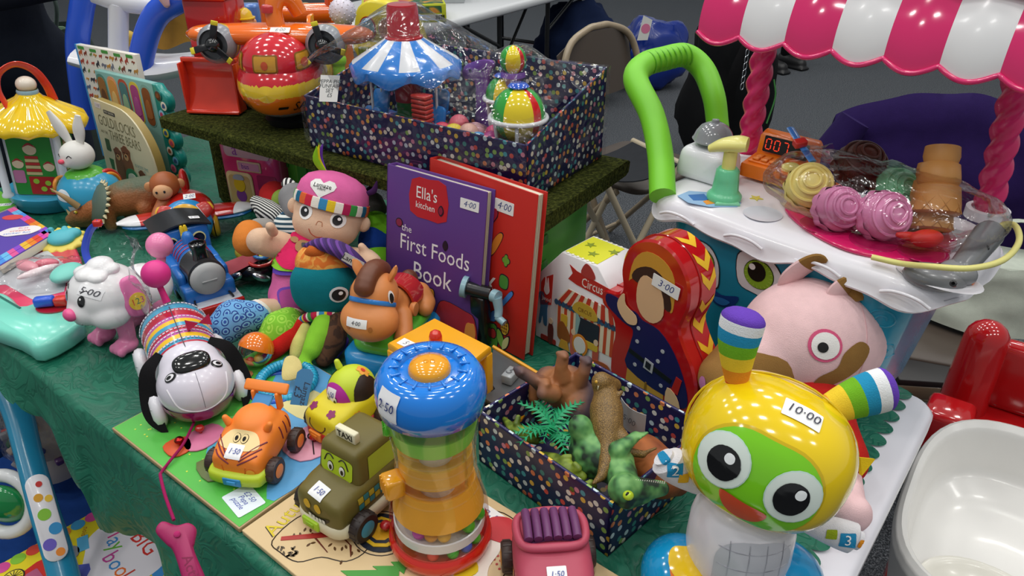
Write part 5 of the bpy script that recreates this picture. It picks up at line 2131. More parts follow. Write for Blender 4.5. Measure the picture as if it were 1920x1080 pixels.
rf_ = m.out('canopy_roof', cart)
m = MB()
m.lathe([(.035, .09), (.05, .1), (.07, .118), (.072, .13), (.06, .14), (0, .16)], PNK, 32, M=VM @ X((pw * 5.6, .1, 0)))
m.out('roof_ornament', rf_)
# back valance
m = MB()
m.grid(lambda u, v: Vector((-pw * .45 + pw * 8 * u, .245, .01 + .07 * v - .008 * abs(math.sin(PI * 8 * u)))), 64, 4, PNK, M=VM)
m.out('back_valance', cart, solid=.003)
# green grab handle
m = MB()
h0, h1 = CL(1243, 362, .237), CL(1352, 262, .237)
h1.z = .20
hp = [(h0.x, h0.y, .232), (h0.x - .01, h0.y - .002, .29), (h0.x - .035, h0.y - .004, .345)]
tA, tB = CL(1192, 128, .372), CL(1300, 105, .372)
hp = [Vector((h0.x, h0.y, .232)), CL(1238, 290, .272), CL(1222, 215, .315), CL(1192, 150, .352), CL(1208, 122, .366), CL(1245, 110, .368), CL(1285, 104, .366), CL(1318, 130, .345), CL(1338, 180, .31), CL(1345, 230, .27), CL(1350, 275, .235)]
m.tube(hp, [.0195, .0195, .0195, .02, .02, .02, .02, .0198, .019, .0185, .018], 'v:7bd02c', 20, sub=6)
gh = m.out('grab_handle', cart)
m = MB()
for i in range(8):
 q = (i + .5) / 8
 c = hp[4].lerp(hp[6], q)
 ax = (hp[6] - hp[4]).normalized()
 m.tube([c + look((0, 0, 0), ax).to_3x3() @ Vector((.0202 * math.cos(a), .0202 * math.sin(a), 0)) for a in [-.2 + PI * 1.25 * k / 14 for k in range(15)]], .0012, 'v:5aa81e', 6)
m.out('grip_ribs', gh, kind='stuff')
# scoop with curly cord in its holder
m = MB()
s0_, s1_ = CL(1760, 512, .235), CL(1853, 440, .262)
m.cap(CL(1800, 505, .25), s1_, .0135, .0175, 'p:77797c', 20)
m.ell(CL(1752, 520, .24), (.034, .022, .015), 'p:77797c', rot=(0, 0, .3))
m.ell(CL(1795, 512, .246), (.021, .018, .015), 'p:8a8c8f')
scp = m.out('scoop', cart)
m = MB()
for u, v, z in ((1853, 462, .263), (1793, 528, .257)):
 c = CL(u, v, z)
 m.lathe([(.0038, 0), (.0038, .004), (.002, .0045), (0, .001)], 'p:1d1d1f', 12, c - Vector((0, .008, 0)), (1.0, 0, 0))
m.box(CL(1812, 520, .244), (.02, .012, .01), 'p:ef7a16', .002)
m.out('scoop_screws', scp, kind='stuff')
m = MB()
m.tube([CL(1635, 482, .246), CL(1690, 494, .25), CL(1750, 500, .268), CL(1820, 503, .272), CL(1880, 488, .272), CL(1910, 455, .275), CL(1905, 425, .278), CL(1885, 420, .275), CL(1868, 430, .27)], .0036, 'v:e6e08a', 10, sub=6)
m.out('scoop_cord', cart)
m = MB()
c = CL(1760, 520, .238)
m.lathe([(.038, .2385), (.036, .2395), (.03, .2388), (0, .2384)], 'p:d9d8de', 30, (c.x, c.y, 0), sc=(1.25, .8))
m.out('scoop_well', top)

# bag of play ice creams lying on the cart
ZC = .246
def cone_thing(name, label, u, v, z, builder, rot=(0, 0, 0), cat='toy food', group=None):
 p = at(u, v, T + z)
 t = thing(name, label, cat, p, 0, group, rot=rot)
 builder(t)
 return t
def scoop_of(c1, c2=None, r=.033):
 def b(t):
  m = MB()
  prof = []
  for i in range(13):
   a = -PI / 2 * .35 + (PI / 2 + PI / 2 * .35) * i / 12
   prof.append((r * math.cos(a), r * .95 * math.sin(a)))
  prof[-1] = (0, prof[-1][1])
  m.lathe(prof, c1, 30, rf=lambda t_, j, rr, z: (1 + .05 * math.sin(3 * t_ + 14 * z / r * .5), 0))
  sc_ = m.out('scoop_top', t)
  m = MB()
  for k in range(3):
   rr = r * (.35 + .25 * k)
   m.tube([(rr * math.cos(a), rr * math.sin(a), r * .95 * math.sqrt(max(0, 1 - (.35 + .25 * k) ** 2)) + .001) for a in [2 * PI * i / 28 for i in range(28)]], .0022, c1, 6, cyc=True)
  m.out('swirl_ring', sc_, kind='stuff')
  m = MB()
  m.lathe([(0, -.022), (r * .8, -.02), (r * 1.03, -.012), (r * 1.08, -.006), (r * 1.03, .002)], c2 or c1, 40, rf=lambda t_, j, rr, z: (1 + .05 * math.sin(11 * t_), 0))
  m.out('ruffle', t)
 return b
GI = 'play ice creams in the clear bag'
cone_thing('play_ice_cream', 'yellow play ice cream scoop at the left of the bag', 1518, 350, .272, scoop_of('v:ead77c', r=.031), (.7, -.5, .2), group=GI)
cone_thing('play_ice_cream', 'chocolate brown play ice cream scoop at the back of the bag', 1612, 312, .29, scoop_of('v:4a261a', r=.034), (.5, .1, 0), group=GI)
cone_thing('play_ice_cream', 'pink play ice cream scoop next to the yellow one', 1570, 392, .268, scoop_of('v:e08ab8', r=.029), (1.0, -.1, .2), group=GI)
cone_thing('play_ice_cream', 'pink play ice cream scoop lying nearest with mint ruffle', 1656, 405, .27, scoop_of('v:e08ab8', 'v:e08ab8', r=.031), (1.05, .05, .2), group=GI)
cone_thing('play_ice_cream', 'mint green and brown play ice cream behind the pink scoops', 1676, 358, .27, scoop_of('v:82d6a4', 'v:5a3020', r=.03), (.9, .4, 0), group=GI)
cone_thing('play_ice_cream', 'mint green ruffled play scoop under the nearest pink scoop', 1670, 382, .256, scoop_of('v:82d6a4', 'v:7fd0a0', r=.029), (.9, .5, 0), group=GI)
def wafer(t):
 m = MB()
 secs = [(.020, 0), (.021, .012), (.019, .02), (.022, .022), (.024, .036), (.0245, .042), (.022, .048), (.0255, .05), (.028, .07), (.0285, .082), (.026, .084), (0, .083)]
 m.lathe([(0, .084)] + [(r, .084 - z) for r, z in secs], 'v:c98f4c', 28)
 b = m.out('cone', t)
 m = MB()
 for i in range(9):
  for s in (-1, 1):
   a0 = 2 * PI * i / 9
   m.tube([((.0245 + .0045 * q) * math.cos(a0 + s * q * .9), (.0245 + .0045 * q) * math.sin(a0 + s * q * .9), .034 - .032 * q) for q in [k / 5 for k in range(6)]], .0008, 'v:b07a3a', 5)
 m.out('waffle_ribs', b, kind='stuff')
cone_thing('play_cone', 'tan waffle ice cream cone at the right of the clear bag', 1752, 402, .275, wafer, (-.45, .3, .3), group=GI)
cone_thing('play_cone', 'lower tan waffle cone stacked under the other in bag', 1738, 432, .250, wafer, (-.45, .3, .3), group=GI)
def pack(t):
 m = MB()
 m.ell((0, 0, 0), (.024, .012, .011), 'v:d0241c', rot=(.2, .1, .3))
 m.cap((-.018, .006, 0), (-.03, .01, .0), .006, .004, 'v:d0241c')
 m.out('pod', t, remesh=.0022, smooth_it=4)
cone_thing('play_strawberry', 'bright red play fruit lying under the waffle cone', 1738, 447, .262, pack, group=GI)
cone_thing('play_strawberry', 'orange play fruit half hidden behind the yellow scoop', 1560, 362, .262, lambda t: (MB().ell((0, 0, 0), (.017, .016, .015), 'v:e0702a', seg=18).out('pod', t), None)[1], group=GI)
# the bag itself
bagc = at(1640, 385, T + .27)
t = thing('clear_bag', 'clear plastic bag with blue zip holding play ice creams', 'bag', (bagc.x, bagc.y, T + .245), yc + .04)
m = MB()
def bag_fn(u, v):
 th = 2 * PI * u
 ph = -PI / 2 + PI * v
 x = .152 * math.copysign(abs(math.cos(ph) * math.cos(th)) ** .75, math.cos(th))
 y = .078 * math.copysign(abs(math.cos(ph) * math.sin(th)) ** .8, math.sin(th))
 z = .036 + .044 * math.sin(ph)
 n3 = noise.noise(Vector((x * 34, y * 34, z * 34)))
 n4 = abs(noise.noise(Vector((x * 22 + 5, y * 22, z * 22))))
 return Vector((x, y, max(.001, z))) + Vector((x, y, z - .03)).normalized() * (n3 * .007 - n4 * .012)
m.grid(bag_fn, 60, 30, 'cellophane', cu=True)
m.out('film', t)
m = MB()
BI = X((bagc.x, bagc.y, T + .245), (0, 0, yc + .04)).inverted()
m.tube([BI @ at(1482, 240, T + .325), BI @ at(1500, 268, T + .315), BI @ at(1524, 303, T + .30)], .0045, 'p:3f86d8', 8, sub=4, flat=(.5, 1.3))
m.out('zip', t)
m = MB()
m.box(BI @ at(1500, 268, T + .318), (.012, .018, .01), 'p:c9302a', .002, rot=(.2, .3, -.6))
m.out('zip_slider', t)
m = MB()
m.grid(lambda u, v: (BI @ at(1486, 240, T + .32)).lerp(BI @ at(1526, 300, T + .298), u) + Vector((.045 * v, .01 * v, .012 * math.sin(9 * u + 5 * v) * v - .012 * v)), 10, 6, 'c:f0a070')
m.out('header_flap', t)

# left half of the table
def ry(u, v, y):
 """Point on a sight line at the distance y in front of the camera stand."""
 a, b = (u - 960) / F, (v - 540) / F
 t = y / (C30 - b * S30)
 return Vector((t * a, y, EYE - t * (S30 + b * C30)))

# white and pink poodle toy
B = at(246, 634)
t = thing('toy_poodle', 'white plastic poodle toy with pink legs and ears', 'toy dog', B, -.55)
t.scale = (.86, .86, .86)
WH = 'p:ecebec'
m = MB()
m.ell((0, -.02, .108), (.060, .060, .052), WH, seg=32)
m.ell((0, -.062, .093), (.034, .026, .026), WH)
m.ell((-.03, -.036, .085), (.034, .036, .028), WH)
m.ell((.03, -.036, .085), (.034, .036, .028), WH)
bd = m.out('head', t, remesh=.0035, smooth_it=8)
bv = bvh_of(bd)
m = MB()
for x, y, z, r in ((0, -.04, .152, .02), (-.02, -.034, .15, .017), (.02, -.034, .15, .017), (0, -.014, .16, .022), (-.018, -.01, .155, .017), (.018, -.01, .155, .017)):
 m.ell((x, y, z), (r, r, r * .6), WH)
m.out('curly_fringe', bd, remesh=.0028, smooth_it=3)
m = MB()
m.ell((0, -.088, .097), (.0135, .010, .0115), 'p:ee5a96')
m.out('nose', bd)
for s in (-1, 1):
 m = MB()
 o = (s * .021, -.2, .122)
 m.wrap(bv, circ(.0064, 16, .0095), o, (0, 1, 0), 'g:141416', off=.0012, rg=3)
 m.wrap(bv, circ(.0018, 8, c=(-.001, .004)), o, (0, 1, 0), 'g:f6f6f6', off=.0022, rg=1)
 line_on(m, bv, [(-.004 * s, .012), (.003 * s, .016), (.009 * s, .013)], o, (0, 1, 0), .0009, 'g:141416', off=.0006)
 m.out('eye', bd)
m = MB()
line_on(m, bv, [(-.014, .004), (-.006, -.004), (0, .001), (.006, -.004), (.014, .004)], (0, -.2, .076), (0, 1, 0), .0009, 'p:b9b9be')
m.out('smile', bd)
for s in (-1, 1):
 m = MB()
 m.ext(blob([(-.015, .028), (-.022, -.01), (-.018, -.034), (0, -.042), (.018, -.034), (.02, -.005), (.012, .028), (0, .034)], 4), .013, 'p:ee7ab4', M=look((s * .054, -.002, .112), (s, -.1, .15)) @ X((0, 0, -.004)), b=.004)
 er = m.out('ear', bd)
 if s > 0:
  m = MB()
  M_ = look((s * .054, -.002, .112), (s, -.1, .15)) @ X((0, -.012, .009))
  m.ext(circ(.0155, 24), .0008, 'k:edc93a', M=M_)
  m.text('1', .016, 'k:d94a2a', (-.008, 0, .0008), M=M_)
  m.text('2', .016, 'k:3a7a5a', (0, 0, .0008), M=M_)
  m.text('3', .016, 'k:c94a8a', (.008, 0, .0008), M=M_)
  m.out('number_sticker', er)
PKP = 'p:ee86b4'
for s in (-1, 1):
 for y, h in ((-.02, .07), (.045, .07)):
  m = MB()
  m.cap((s * .033, y, .068), (s * .033, y - .002, .026), .016, .014, PKP)
  m.ell((s * .033, y - .009, .014), (.02, .022, .014), PKP)
  for k in (-1, 0, 1):
   m.ell((s * .033 + k * .011, y - .026, .011), (.008, .008, .010), PKP)
  m.out('leg', t, remesh=.0028, smooth_it=4)
m = MB()
m.ell((0, .05, .085), (.05, .05, .042), WH)
m.out('body', t)
m = MB()
m.cap((0, .085, .1), (0, .098, .125), .01, .008, PKP)
m.ell((0, .1, .148), .024, PKP)
m.out('pompom_tail', t)
m = MB()
m.wrap(bv, rrect(.036, .018, .001, n=2), (.030, -.13, .185), (-.02, .8, -.55), 'k:f0f0f2', off=.001, rg=4)
m.wraptext(bv, '5·00', .015, (.030, -.13, .185), (-.02, .8, -.55), 'k:4a4a52', off=.0019, sx=1.1)
m.out('price_sticker', bd)

# clear bag pulled over the poodle, blue slide zip
bc_ = ry(240, 520, .97)
t = thing('zip_bag', 'crinkled clear zip bag draped over the poodle', 'bag', (B.x + .035, B.y + .01, T), 0)
m = MB()
def zb(u, v):
 x = -.02 + .085 * u + .03 * v
 y = -.05 + .02 * math.sin(6 * u) - .02 * v + .03 * u
 z = .205 - .19 * v - .03 * u * (1 - v)
 n3 = noise.noise(Vector((u * 6, v * 7, 2)))
 return Vector((x + .008 * n3, y - .022 * math.sin(PI * v) + .012 * n3, max(.003, z)))
m.grid(zb, 16, 30, 'cellophane')
m.out('film', t)
m = MB()
m.tube([Vector((-.062, -.01, .122)), Vector((-.070, .0, .15)), Vector((-.06, .01, .178)), Vector((-.042, .012, .192))], .0038, 'p:3a54c8', 8, sub=5, flat=(.5, 1.4))
m.out('zip', t)
m = MB()
m.box((-.046, .012, .19), (.012, .010, .010), 'p:d02c28', .002)
m.out('zip_slider', t)

# striped pull-along dog
t = thing('pull_along_dog', 'striped white pull-along dog with black ears', 'toy dog', at(362, 728), .56)
t.scale = (.87, .87, .87)
STR = ['dcd8e4', 'dcd8e4', '3f9cc0', '3f9cc0', 'b8243c', 'b8243c', 'c05aa8', 'f0bf2c', '3f9cc0', 'b8243c', 'c05aa8', 'f0bf2c', '3f9cc0', 'b8243c', 'e4e0ea']
m = MB()
ns = len(STR)
prof = [(0, -.004)]
for i in range(ns + 1):
 q = i / ns
 r = .052 * (math.sqrt(max(0, 1 - (1 - q * 5) ** 2)) if q < .2 else 1) * (1 - .10 * max(0, q - .6))
 prof.append((max(.018, r), .145 * q))
prof.append((0, .147))
m.lathe(prof, ['p:dcd8e4'] + ['p:' + c for c in STR] + ['p:e4e0ea'], 40, M=X((0, .085, .085), (PI / 2 + .12, 0, 0)))
bd = m.out('body', t)
bb = m.bvh()
m = MB()
for i in (2, 4, 6, 9, 10, 12):
 q = (i + .5) / ns
 for k in range(26):
  a = .1 + (PI - .2) * k / 25
  c_ = X((0, .085, .085), (PI / 2 + .12, 0, 0)) @ Vector((.0525 * math.cos(a), .0525 * math.sin(a), .145 * q))
  m.box(c_, (.004, .0022, .0012), 'p:efe6ee', rot=(0, PI / 2 - a, 0))
m.out('stripe_dashes', bd, kind='stuff')
m = MB()
m.tube([X((0, .085, .085), (PI / 2 + .12, 0, 0)) @ Vector((0, .0525, .145 * q)) for q in (.22, .5, .8, 1)], .0007, 'p:5a5560', 5)
m.out('moulding_seam', bd)
m = MB()
m.ell((0, -.085, .066), (.056, .056, .048), 'p:dfdae6', seg=36)
m.ell((0, -.06, .085), (.046, .04, .036), 'p:dfdae6')
hd2 = m.out('head', t, remesh=.0035, smooth_it=8)
bh = bvh_of(hd2)
m = MB()
m.ell((0, -.098, .112), (.027, .017, .009), 'g:141414', rot=(.5, 0, 0), seg=28, p=.8)
m.out('nose', hd2)
m = MB()
line_on(m, bh, [(-.042, .012), (-.034, -.012), (-.018, -.022), (0, -.025), (.018, -.022), (.034, -.012), (.042, .012)], (0, -.3, .075), (0, 1, 0), .0013, 'p:efecf2', sub=6)
line_on(m, bh, [(0, .03), (0, -.02)], (0, -.3, .075), (0, 1, 0), .0005, 'p:8a8590', sub=8)
m.out('mouth_line', hd2, kind='stuff')
for s in (-1, 1):
 m = MB()
 o, d_ = (s * .12, -.09, .17), (-s * .75, -.12, -.6)
 m.wrap(bh, circ(.0065, 14, .009), o, d_, 'g:1a1a1c', off=.001, rg=2)
 m.wrap(bh, circ(.0042, 12, .0065), o, d_, 'g:f2f0f4', off=.0018, rg=2)
 m.wrap(bh, circ(.0024, 10, .004, (0, -.001)), o, d_, 'g:1a1a1c', off=.0026, rg=1)
 m.out('eye', hd2)
m = MB()
m.lathe([(.034, .018), (.047, .028), (.054, .042), (.0545, .05)], 'g:8a1f5c', 30, c=(0, -.084, 0), sc=(1, 1))
m.out('purple_jaw', t)
for s in (-1, 1):
 m = MB()
 pts = [(s * .036, -.05, .112), (s * .058, -.062, .095), (s * .066, -.072, .06), (s * .068, -.086, .03), (s * .058, -.105, .006)]
 m.tube(pts, [.006, .011, .014, .013, .003], 'f:1a191b', 14, sub=6, flat=(.16, 1), up=(s * .6, -.8, .3))
 m.out('ear', t)
m = MB()
for s in (-1, 1):
 m.ext([(0, 0), (s * .018, .010), (s * .018, -.008)], .005, 'f:a82342', (.03, -.02, .128), (1.0, 0, 0))
m.out('bow', t)
m = MB()
bse = X((0, .085, .085), (PI / 2 + .12, 0, 0)) @ Vector((0, .048, .012))
m.tube([bse, bse + Vector((-.002, .006, .016)), bse + Vector((-.004, .01, .03))], [.0085, .007, .007], 'v:d81f78', 14, sub=4, flat=(1, .7))
tl = m.out('tail_stalk', t)
m = MB()
m.ell(bse + Vector((-.004, .012, .048)), .0225, 'v:e0328c', seg=28, ring=18)
m.out('tail_ball', tl)
for s in (-1, 1):
 for y in (-.068, .06):
  m = MB()
  m.lathe([(0, -.010), (.022, -.010), (.029, -.006), (.031, 0), (.029, .006), (.022, .010), (.014, .011), (0, .012)], 'p:eceaf0', 32, c=(s * .060, y, .031), rot=(0, s * PI / 2, 0))
  wh_ = m.out('wheel', t)
  m = MB()
  for k in range(5):
   a = 2 * PI * k / 5
   m.tube([(s * .0705, y + .012 * math.cos(a), .031 + .012 * math.sin(a)), (s * .069, y + .025 * math.cos(a), .031 + .025 * math.sin(a))], .0012, 'p:d2d0d8', 5)
  m.out('spokes', wh_, kind='stuff')
# cord and bone-shaped handle hanging over the edge
inv = (X(at(362, 728), (0, 0, .56)) @ Matrix.Scale(.87, 4)).inverted()
def dl(p):
 return inv @ p
cord = [at(374, 770, T + .02), at(345, 830, T + .016), at(318, 865, T + .0125), at(303, 885, T + .0125), front(301, 893, -.785), front(310, 930, -.80), front(326, 975, -.81)]
m = MB()
m.tube([dl(p) for p in cord], .0021, 'f:9c1f58', 8, sub=8)
cd_ = m.out('pull_cord', t)
m = MB()
e1, e2 = dl(front(322, 975, -.815)), dl(front(372, 1110, -.82))
ax = (e2 - e1).normalized()
HM2 = look((e1 + e2) / 2, (dl(Vector((0, 0, EYE))) - (e1 + e2) / 2), up=-ax)
L2 = (e2 - e1).length
o2 = [(x * .72, (y - L2 / 2 + .02) * .8 + L2 / 2 - .02) for x, y in blob([(-.028, .012 + L2 / 2 - .02), (-.014, .022 + L2 / 2 - .02), (.004, .008 + L2 / 2 - .02), (.022, .004 + L2 / 2 - .02), (.030, -.01 + L2 / 2 - .02), (.02, -.028 + L2 / 2 - .02), (.0155, -.04 + L2 / 2 - .02), (.0155, -L2 / 2 - .02), (-.0145, -L2 / 2 - .02), (-.0135, -.03 + L2 / 2 - .02), (-.02, -.012 + L2 / 2 - .02)], 4)]
m.ext(o2, .012, 'v:a51e5c', b=.003, M=HM2 @ X((0, 0, -.006)))
hn = m.out('pull_handle', t)
m = MB()
m.text('Activity', .017, 'v:8a1449', (.001, -.025, .0062), (0, 0, -PI / 2), M=HM2)
m.ell((0, L2 / 2 - .024, .007), (.004, .004, .002), 'f:b8336e', M=HM2)
m.out('raised_lettering', hn)

# blue steam engine, plain grey smokebox door
p_b, p_f = at(342, 500), at(412, 596)
yt2 = yaw_to(p_b, p_f) + PI / 2
t = thing('toy_train', 'bright blue toy steam engine with black roof and funnel', 'toy train', (p_b + p_f) / 2, yt2)
BL = 'p:2a74c8'
m = MB()
m.box((0, .03, .045), (.082, .105, .05), BL, .004)
m.box((0, -.06, .038), (.082, .06, .030), BL, .005)
for s in (-1, 1):
 m.box((s * .034, -.025, .05), (.014, .08, .038), BL, .006)
m.out('tanks', t)
m = MB()
m.box((0, .055, .086), (.084, .064, .05), BL, .004)
cb = m.out('cab', t)
for s in (-1, 1):
 m = MB()
 m.lathe([(.0115, 0), (.0115, .0015), (.0095, .002), (.0092, .0008), (0, .0006)], ['p:e8e0a0', 'p:e8e0a0', 'p:17181c', 'p:17181c'], 24, (s * .023, .0228, .089), (PI / 2, 0, 0))
 m.out('cab_window', cb)
m = MB()
m.grid(lambda u, v: Vector((-.048 + .096 * u, .02 + .075 * v, .110 + .012 * math.sin(PI * u))), 14, 4, 'p:26282b')
rf = m.out('cab_roof', t, solid=.003)
m = MB()
m.tag(.017, .011, '6·00', X((.026, .04, .1195), (0, .2, 0)))
m.out('price_sticker', rf)
m = MB()
m.lathe([(.0285, 0), (.0285, .05), (.0295, .052), (.0295, .056), (.0285, .058), (.0285, .1), (.03, .101), (.03, .108), (.026, .109), (0, .109)], ['p:2d2d30'] * 5 + ['p:2d2d30'] * 4, 32, (0, .02, .068), (PI / 2, 0, 0), mf=lambda i, j: BL if j < 3 else 'p:2d2d30')
bo = m.out('boiler', t)
m = MB()
for y in (.012, 0, -.012, -.024):
 m.tube([(.0292 * math.cos(a), y, .068 + .0292 * math.sin(a)) for a in [.3 + (PI - .6) * k / 16 for k in range(17)]], .0008, 'p:c02a4a', 5)
m.out('boiler_bands', bo, kind='stuff')
m = MB()
m.lathe([(.010, 0), (.0095, .014), (.006, .021), (0, .023)], BL, 20, (0, -.004, .094))
m.out('steam_dome', bo)
m = MB()
for s in (-1, 1):
 m.lathe([(.0035, 0), (.0035, .012), (.002, .016), (0, .0165)], 'p:ecc82a', 12, (s * .003, .016, .104))
m.box((0, .016, .1), (.013, .008, .012), 'p:ecc82a', .002)
m.out('whistle', bo)
m = MB()
m.lathe([(.0125, 0), (.0115, .01), (.0115, .02), (.0135, .024), (.0135, .030), (.0105, .0305), (.0095, .026), (0, .024)], 'g:17181b', 26, (0, -.07, .092))
m.out('funnel', bo)
m = MB()
m.lathe([(0, 0), (.027, .0), (.0285, .003), (.0265, .008), (.018, .0115), (0, .013)], 'v:aeb0b0', 32, (0, -.088, .066), (PI / 2, 0, 0))
m.tube([(-.012, -.1005, .066), (.012, -.1005, .066)], .0015, 'v:9a9c9c', 6)
m.out('smokebox_door', t)
m = MB()
m.box((0, -.09, .024), (.088, .04, .006), 'p:c4cad2', .001)
m.box((0, -.112, .018), (.09, .008, .018), 'p:b5221f', .002)
m.box((0, 0, .018), (.07, .2, .012), 'p:2d2d30', .002)
m.tube([(.02, -.07, .034), (.028, -.09, .032), (.03, -.105, .029)], .0018, 'v:1d1d20', 6, sub=3)
m.tube([(-.02, -.07, .034), (-.028, -.09, .032), (-.03, -.105, .029)], .0018, 'v:1d1d20', 6, sub=3)
m.out('footplate', t)
for s in (-1, 1):
 for y in (-.06, 0, .06):
  wheel(t, (s * .036, y, .014), .014, .008, BL, 'p:1d1d20')

# doodle tablet with toys on it at the left
t = thing('doodle_board', 'pink and mint drawing board at the left table edge', 'toy tablet', (0, 0, 0), 0)
def poly(px, z):
 return [tuple(at(u, v, z).xy) for u, v in px]
Z0 = T + .027
m = MB()
m.ext(blob(poly([(-70, 585), (60, 640), (125, 610), (150, 560), (150, 480), (110, 440), (0, 480), (-90, 520)], Z0), 3), .024, 'p:dc3a62', (0, 0, T + .001), b=.004)
fr0 = m.out('frame', t)
m = MB()
m.ext(poly([(-80, 540), (-20, 512), (30, 490), (88, 468), (128, 500), (120, 545), (60, 560), (10, 532)], Z0), .0012, 'p:bfc3c9', (0, 0, T + .0245))
m.out('drawing_screen', fr0)
m = MB()
m.ext(blob(poly([(-90, 560), (-40, 545), (10, 548), (40, 572), (75, 565), (110, 578), (140, 580), (150, 606), (72, 648), (30, 630), (-90, 585)], T + .033), 3), .033, 'p:7fdcc8', (0, 0, T + .0005), b=.006)
tp = m.out('mint_case', t)
m = MB()
q = [at(-5, 553, T + .034), at(38, 578, T + .034)]
m.tube(q, .0018, 'p:2a6a60', 6)
m.out('stamp_slot', tp)
m = MB()
c = at(100, 577, T + .034)
m.lathe([(.024, 0), (.024, .002), (.02, .0015), (0, .001)], 'g:b01f2c', 24, c, sc=(1.1, .75))
m.out('stamp_well', tp)
m = MB()
c = at(100, 573, T + .037)
m.box(c + Vector((-.012, 0, .008)), (.03, .016, .016), 'p:2a5ad0', .004, rot=(0, 0, .2))
m.box(c + Vector((.014, .002, .008)), (.02, .016, .014), 'p:d0352a', .003, rot=(0, 0, .1))
ob = m.out('pen_clip')
tagp(ob, 'blue and red clip in the well of the drawing board', 'toy part')

# small sun teether with a blue hippo
c = at(120, 455, T + .026)
t = thing('sun_teether', 'yellow sun shaped teether with a blue hippo face', 'baby toy', c, .3, rot=(.25, 0, .25))
m = MB()
m.ext(flower(.041, 13, .2), .010, 'v:ecd860', b=.003)
m.out('sun', t)
m = MB()
m.ell((0, -.002, .014), (.025, .021, .012), 'v:4fb6c4')
m.ell((.018, .008, .014), (.016, .012, .010), 'v:4fb6c4')
for s in (-1, 1):
 m.ell((-.008 + .012 * s, .02, .018), (.006, .005, .006), 'v:4fb6c4')
m.out('hippo_head', t, remesh=.002, smooth_it=3)

# clear bag of pink accessories lying on the tablet
c = at(72, 520, T + .027)
t = thing('accessory_bag', 'clear bag of pink and mint pieces lying on drawing board', 'bag', c, .2)
m = MB()
m.grid(lambda u, v: Vector(((u - .5) * .15, (v - .5) * .12, .004 + .03 * math.sin(PI * u) * math.sin(PI * v) + .007 * noise.noise(Vector((u * 9, v * 9, 0))))), 22, 18, 'cellophane')
m.out('film', t)
for nm, cc, rr, col in (('pink_bow', (-.02, .02, .014), (.024, .012, .009), 'v:e89aa8'), ('pale_ribbon', (.005, -.005, .014), (.034, .008, .006), 'v:ead6da'), ('mint_pouch', (.055, -.02, .014), (.024, .032, .012), 'v:7ad0c2'), ('pink_piece', (.01, .025, .014), (.02, .009, .008), 'v:e6788c')):
 m = MB()
 m.ell(cc, rr, col, rot=(0, 0, random.uniform(-.8, .8)))
 m.out(nm, t)

# two picture books lying behind
for nm, lab, px, z, col in (('board_book', 'bright green board book at the far left edge', [(-60, 372), (2, 358), (30, 384), (-30, 408)], T + .022, 'k:6ab83a'),
       ('picture_book', 'purple picture book with rainbow block border', [(-70, 428), (28, 388), (104, 436), (0, 498)], T + .045, 'k:5a44a8')):
 b0 = [at(u, v, z) for u, v in px]
 t = thing(nm, lab, 'book', (0, 0, 0), 0)
 th = z - T - (.0 if 'green' in lab else .028)
 m = MB()
 m.ext([tuple(p.xy) for p in b0], th, col, (0, 0, z - th), b=.001, side='k:e6e0cf')
 cv = m.out('cover', t)
 m = MB()
 if 'green' in lab:
  cc = at(8, 384, z)
  m.tag(.03, .014, '1·50', X((cc.x, cc.y, z), (0, 0, .2)))
  m.out('price_sticker', cv)
  continue
 cols = ['k:e05a9a', 'k:e8862c', 'k:4a8fe0', 'k:8a4ac8', 'k:e04a3a', 'k:6ab8e8', 'k:e8b83a', 'k:d84ab0']
 k = 0
 for a, b, a2, b2 in ((b0[1], b0[2], b0[0], b0[3]), (b0[2], b0[3], b0[1], b0[0])):
  for row in range(2):
   for i in range(9):
    i0, i1 = i / 9, (i + 1) / 9
    r0, r1 = .01 + row * .075, .08 + row * .075
    q = [a.lerp(b, i0).lerp(a2.lerp(b2, i0), r0), a.lerp(b, i1).lerp(a2.lerp(b2, i1), r0), a.lerp(b, i1).lerp(a2.lerp(b2, i1), r1), a.lerp(b, i0).lerp(a2.lerp(b2, i0), r1)]
    m.ext([tuple(p.xy) for p in q], .0006 + .0002 * row, cols[(k * 5 + row * 3) % 8], (0, 0, z - .0001))
    k += 1
 cc = at(38, 434, z)
 m.ext(sc(blob([(-1, 0), (-.6, .6), (0, .65), (.6, .6), (1, 0), (.6, -.6), (0, -.65), (-.6, -.6)], 4), .036, .03, .3), .001, 'k:efe9ea', (cc.x, cc.y, z + .0006))
 for i, (tx, cl_) in enumerate((('first', 'k:e0659a'), ('creative', 'k:d8452c'), ('sticker fun', 'k:4a7ad0'))):
  m.text(tx, .011, cl_, (cc.x, cc.y + .012 - .011 * i, z + .0017), (0, 0, .25), extr=.002)
 cc = at(12, 420, z)
 m.ext(circ(.02, 16, .012), .0008, 'k:d84a4a', (cc.x - .005, cc.y + .03, z))
 m.out('cover_print', cv)

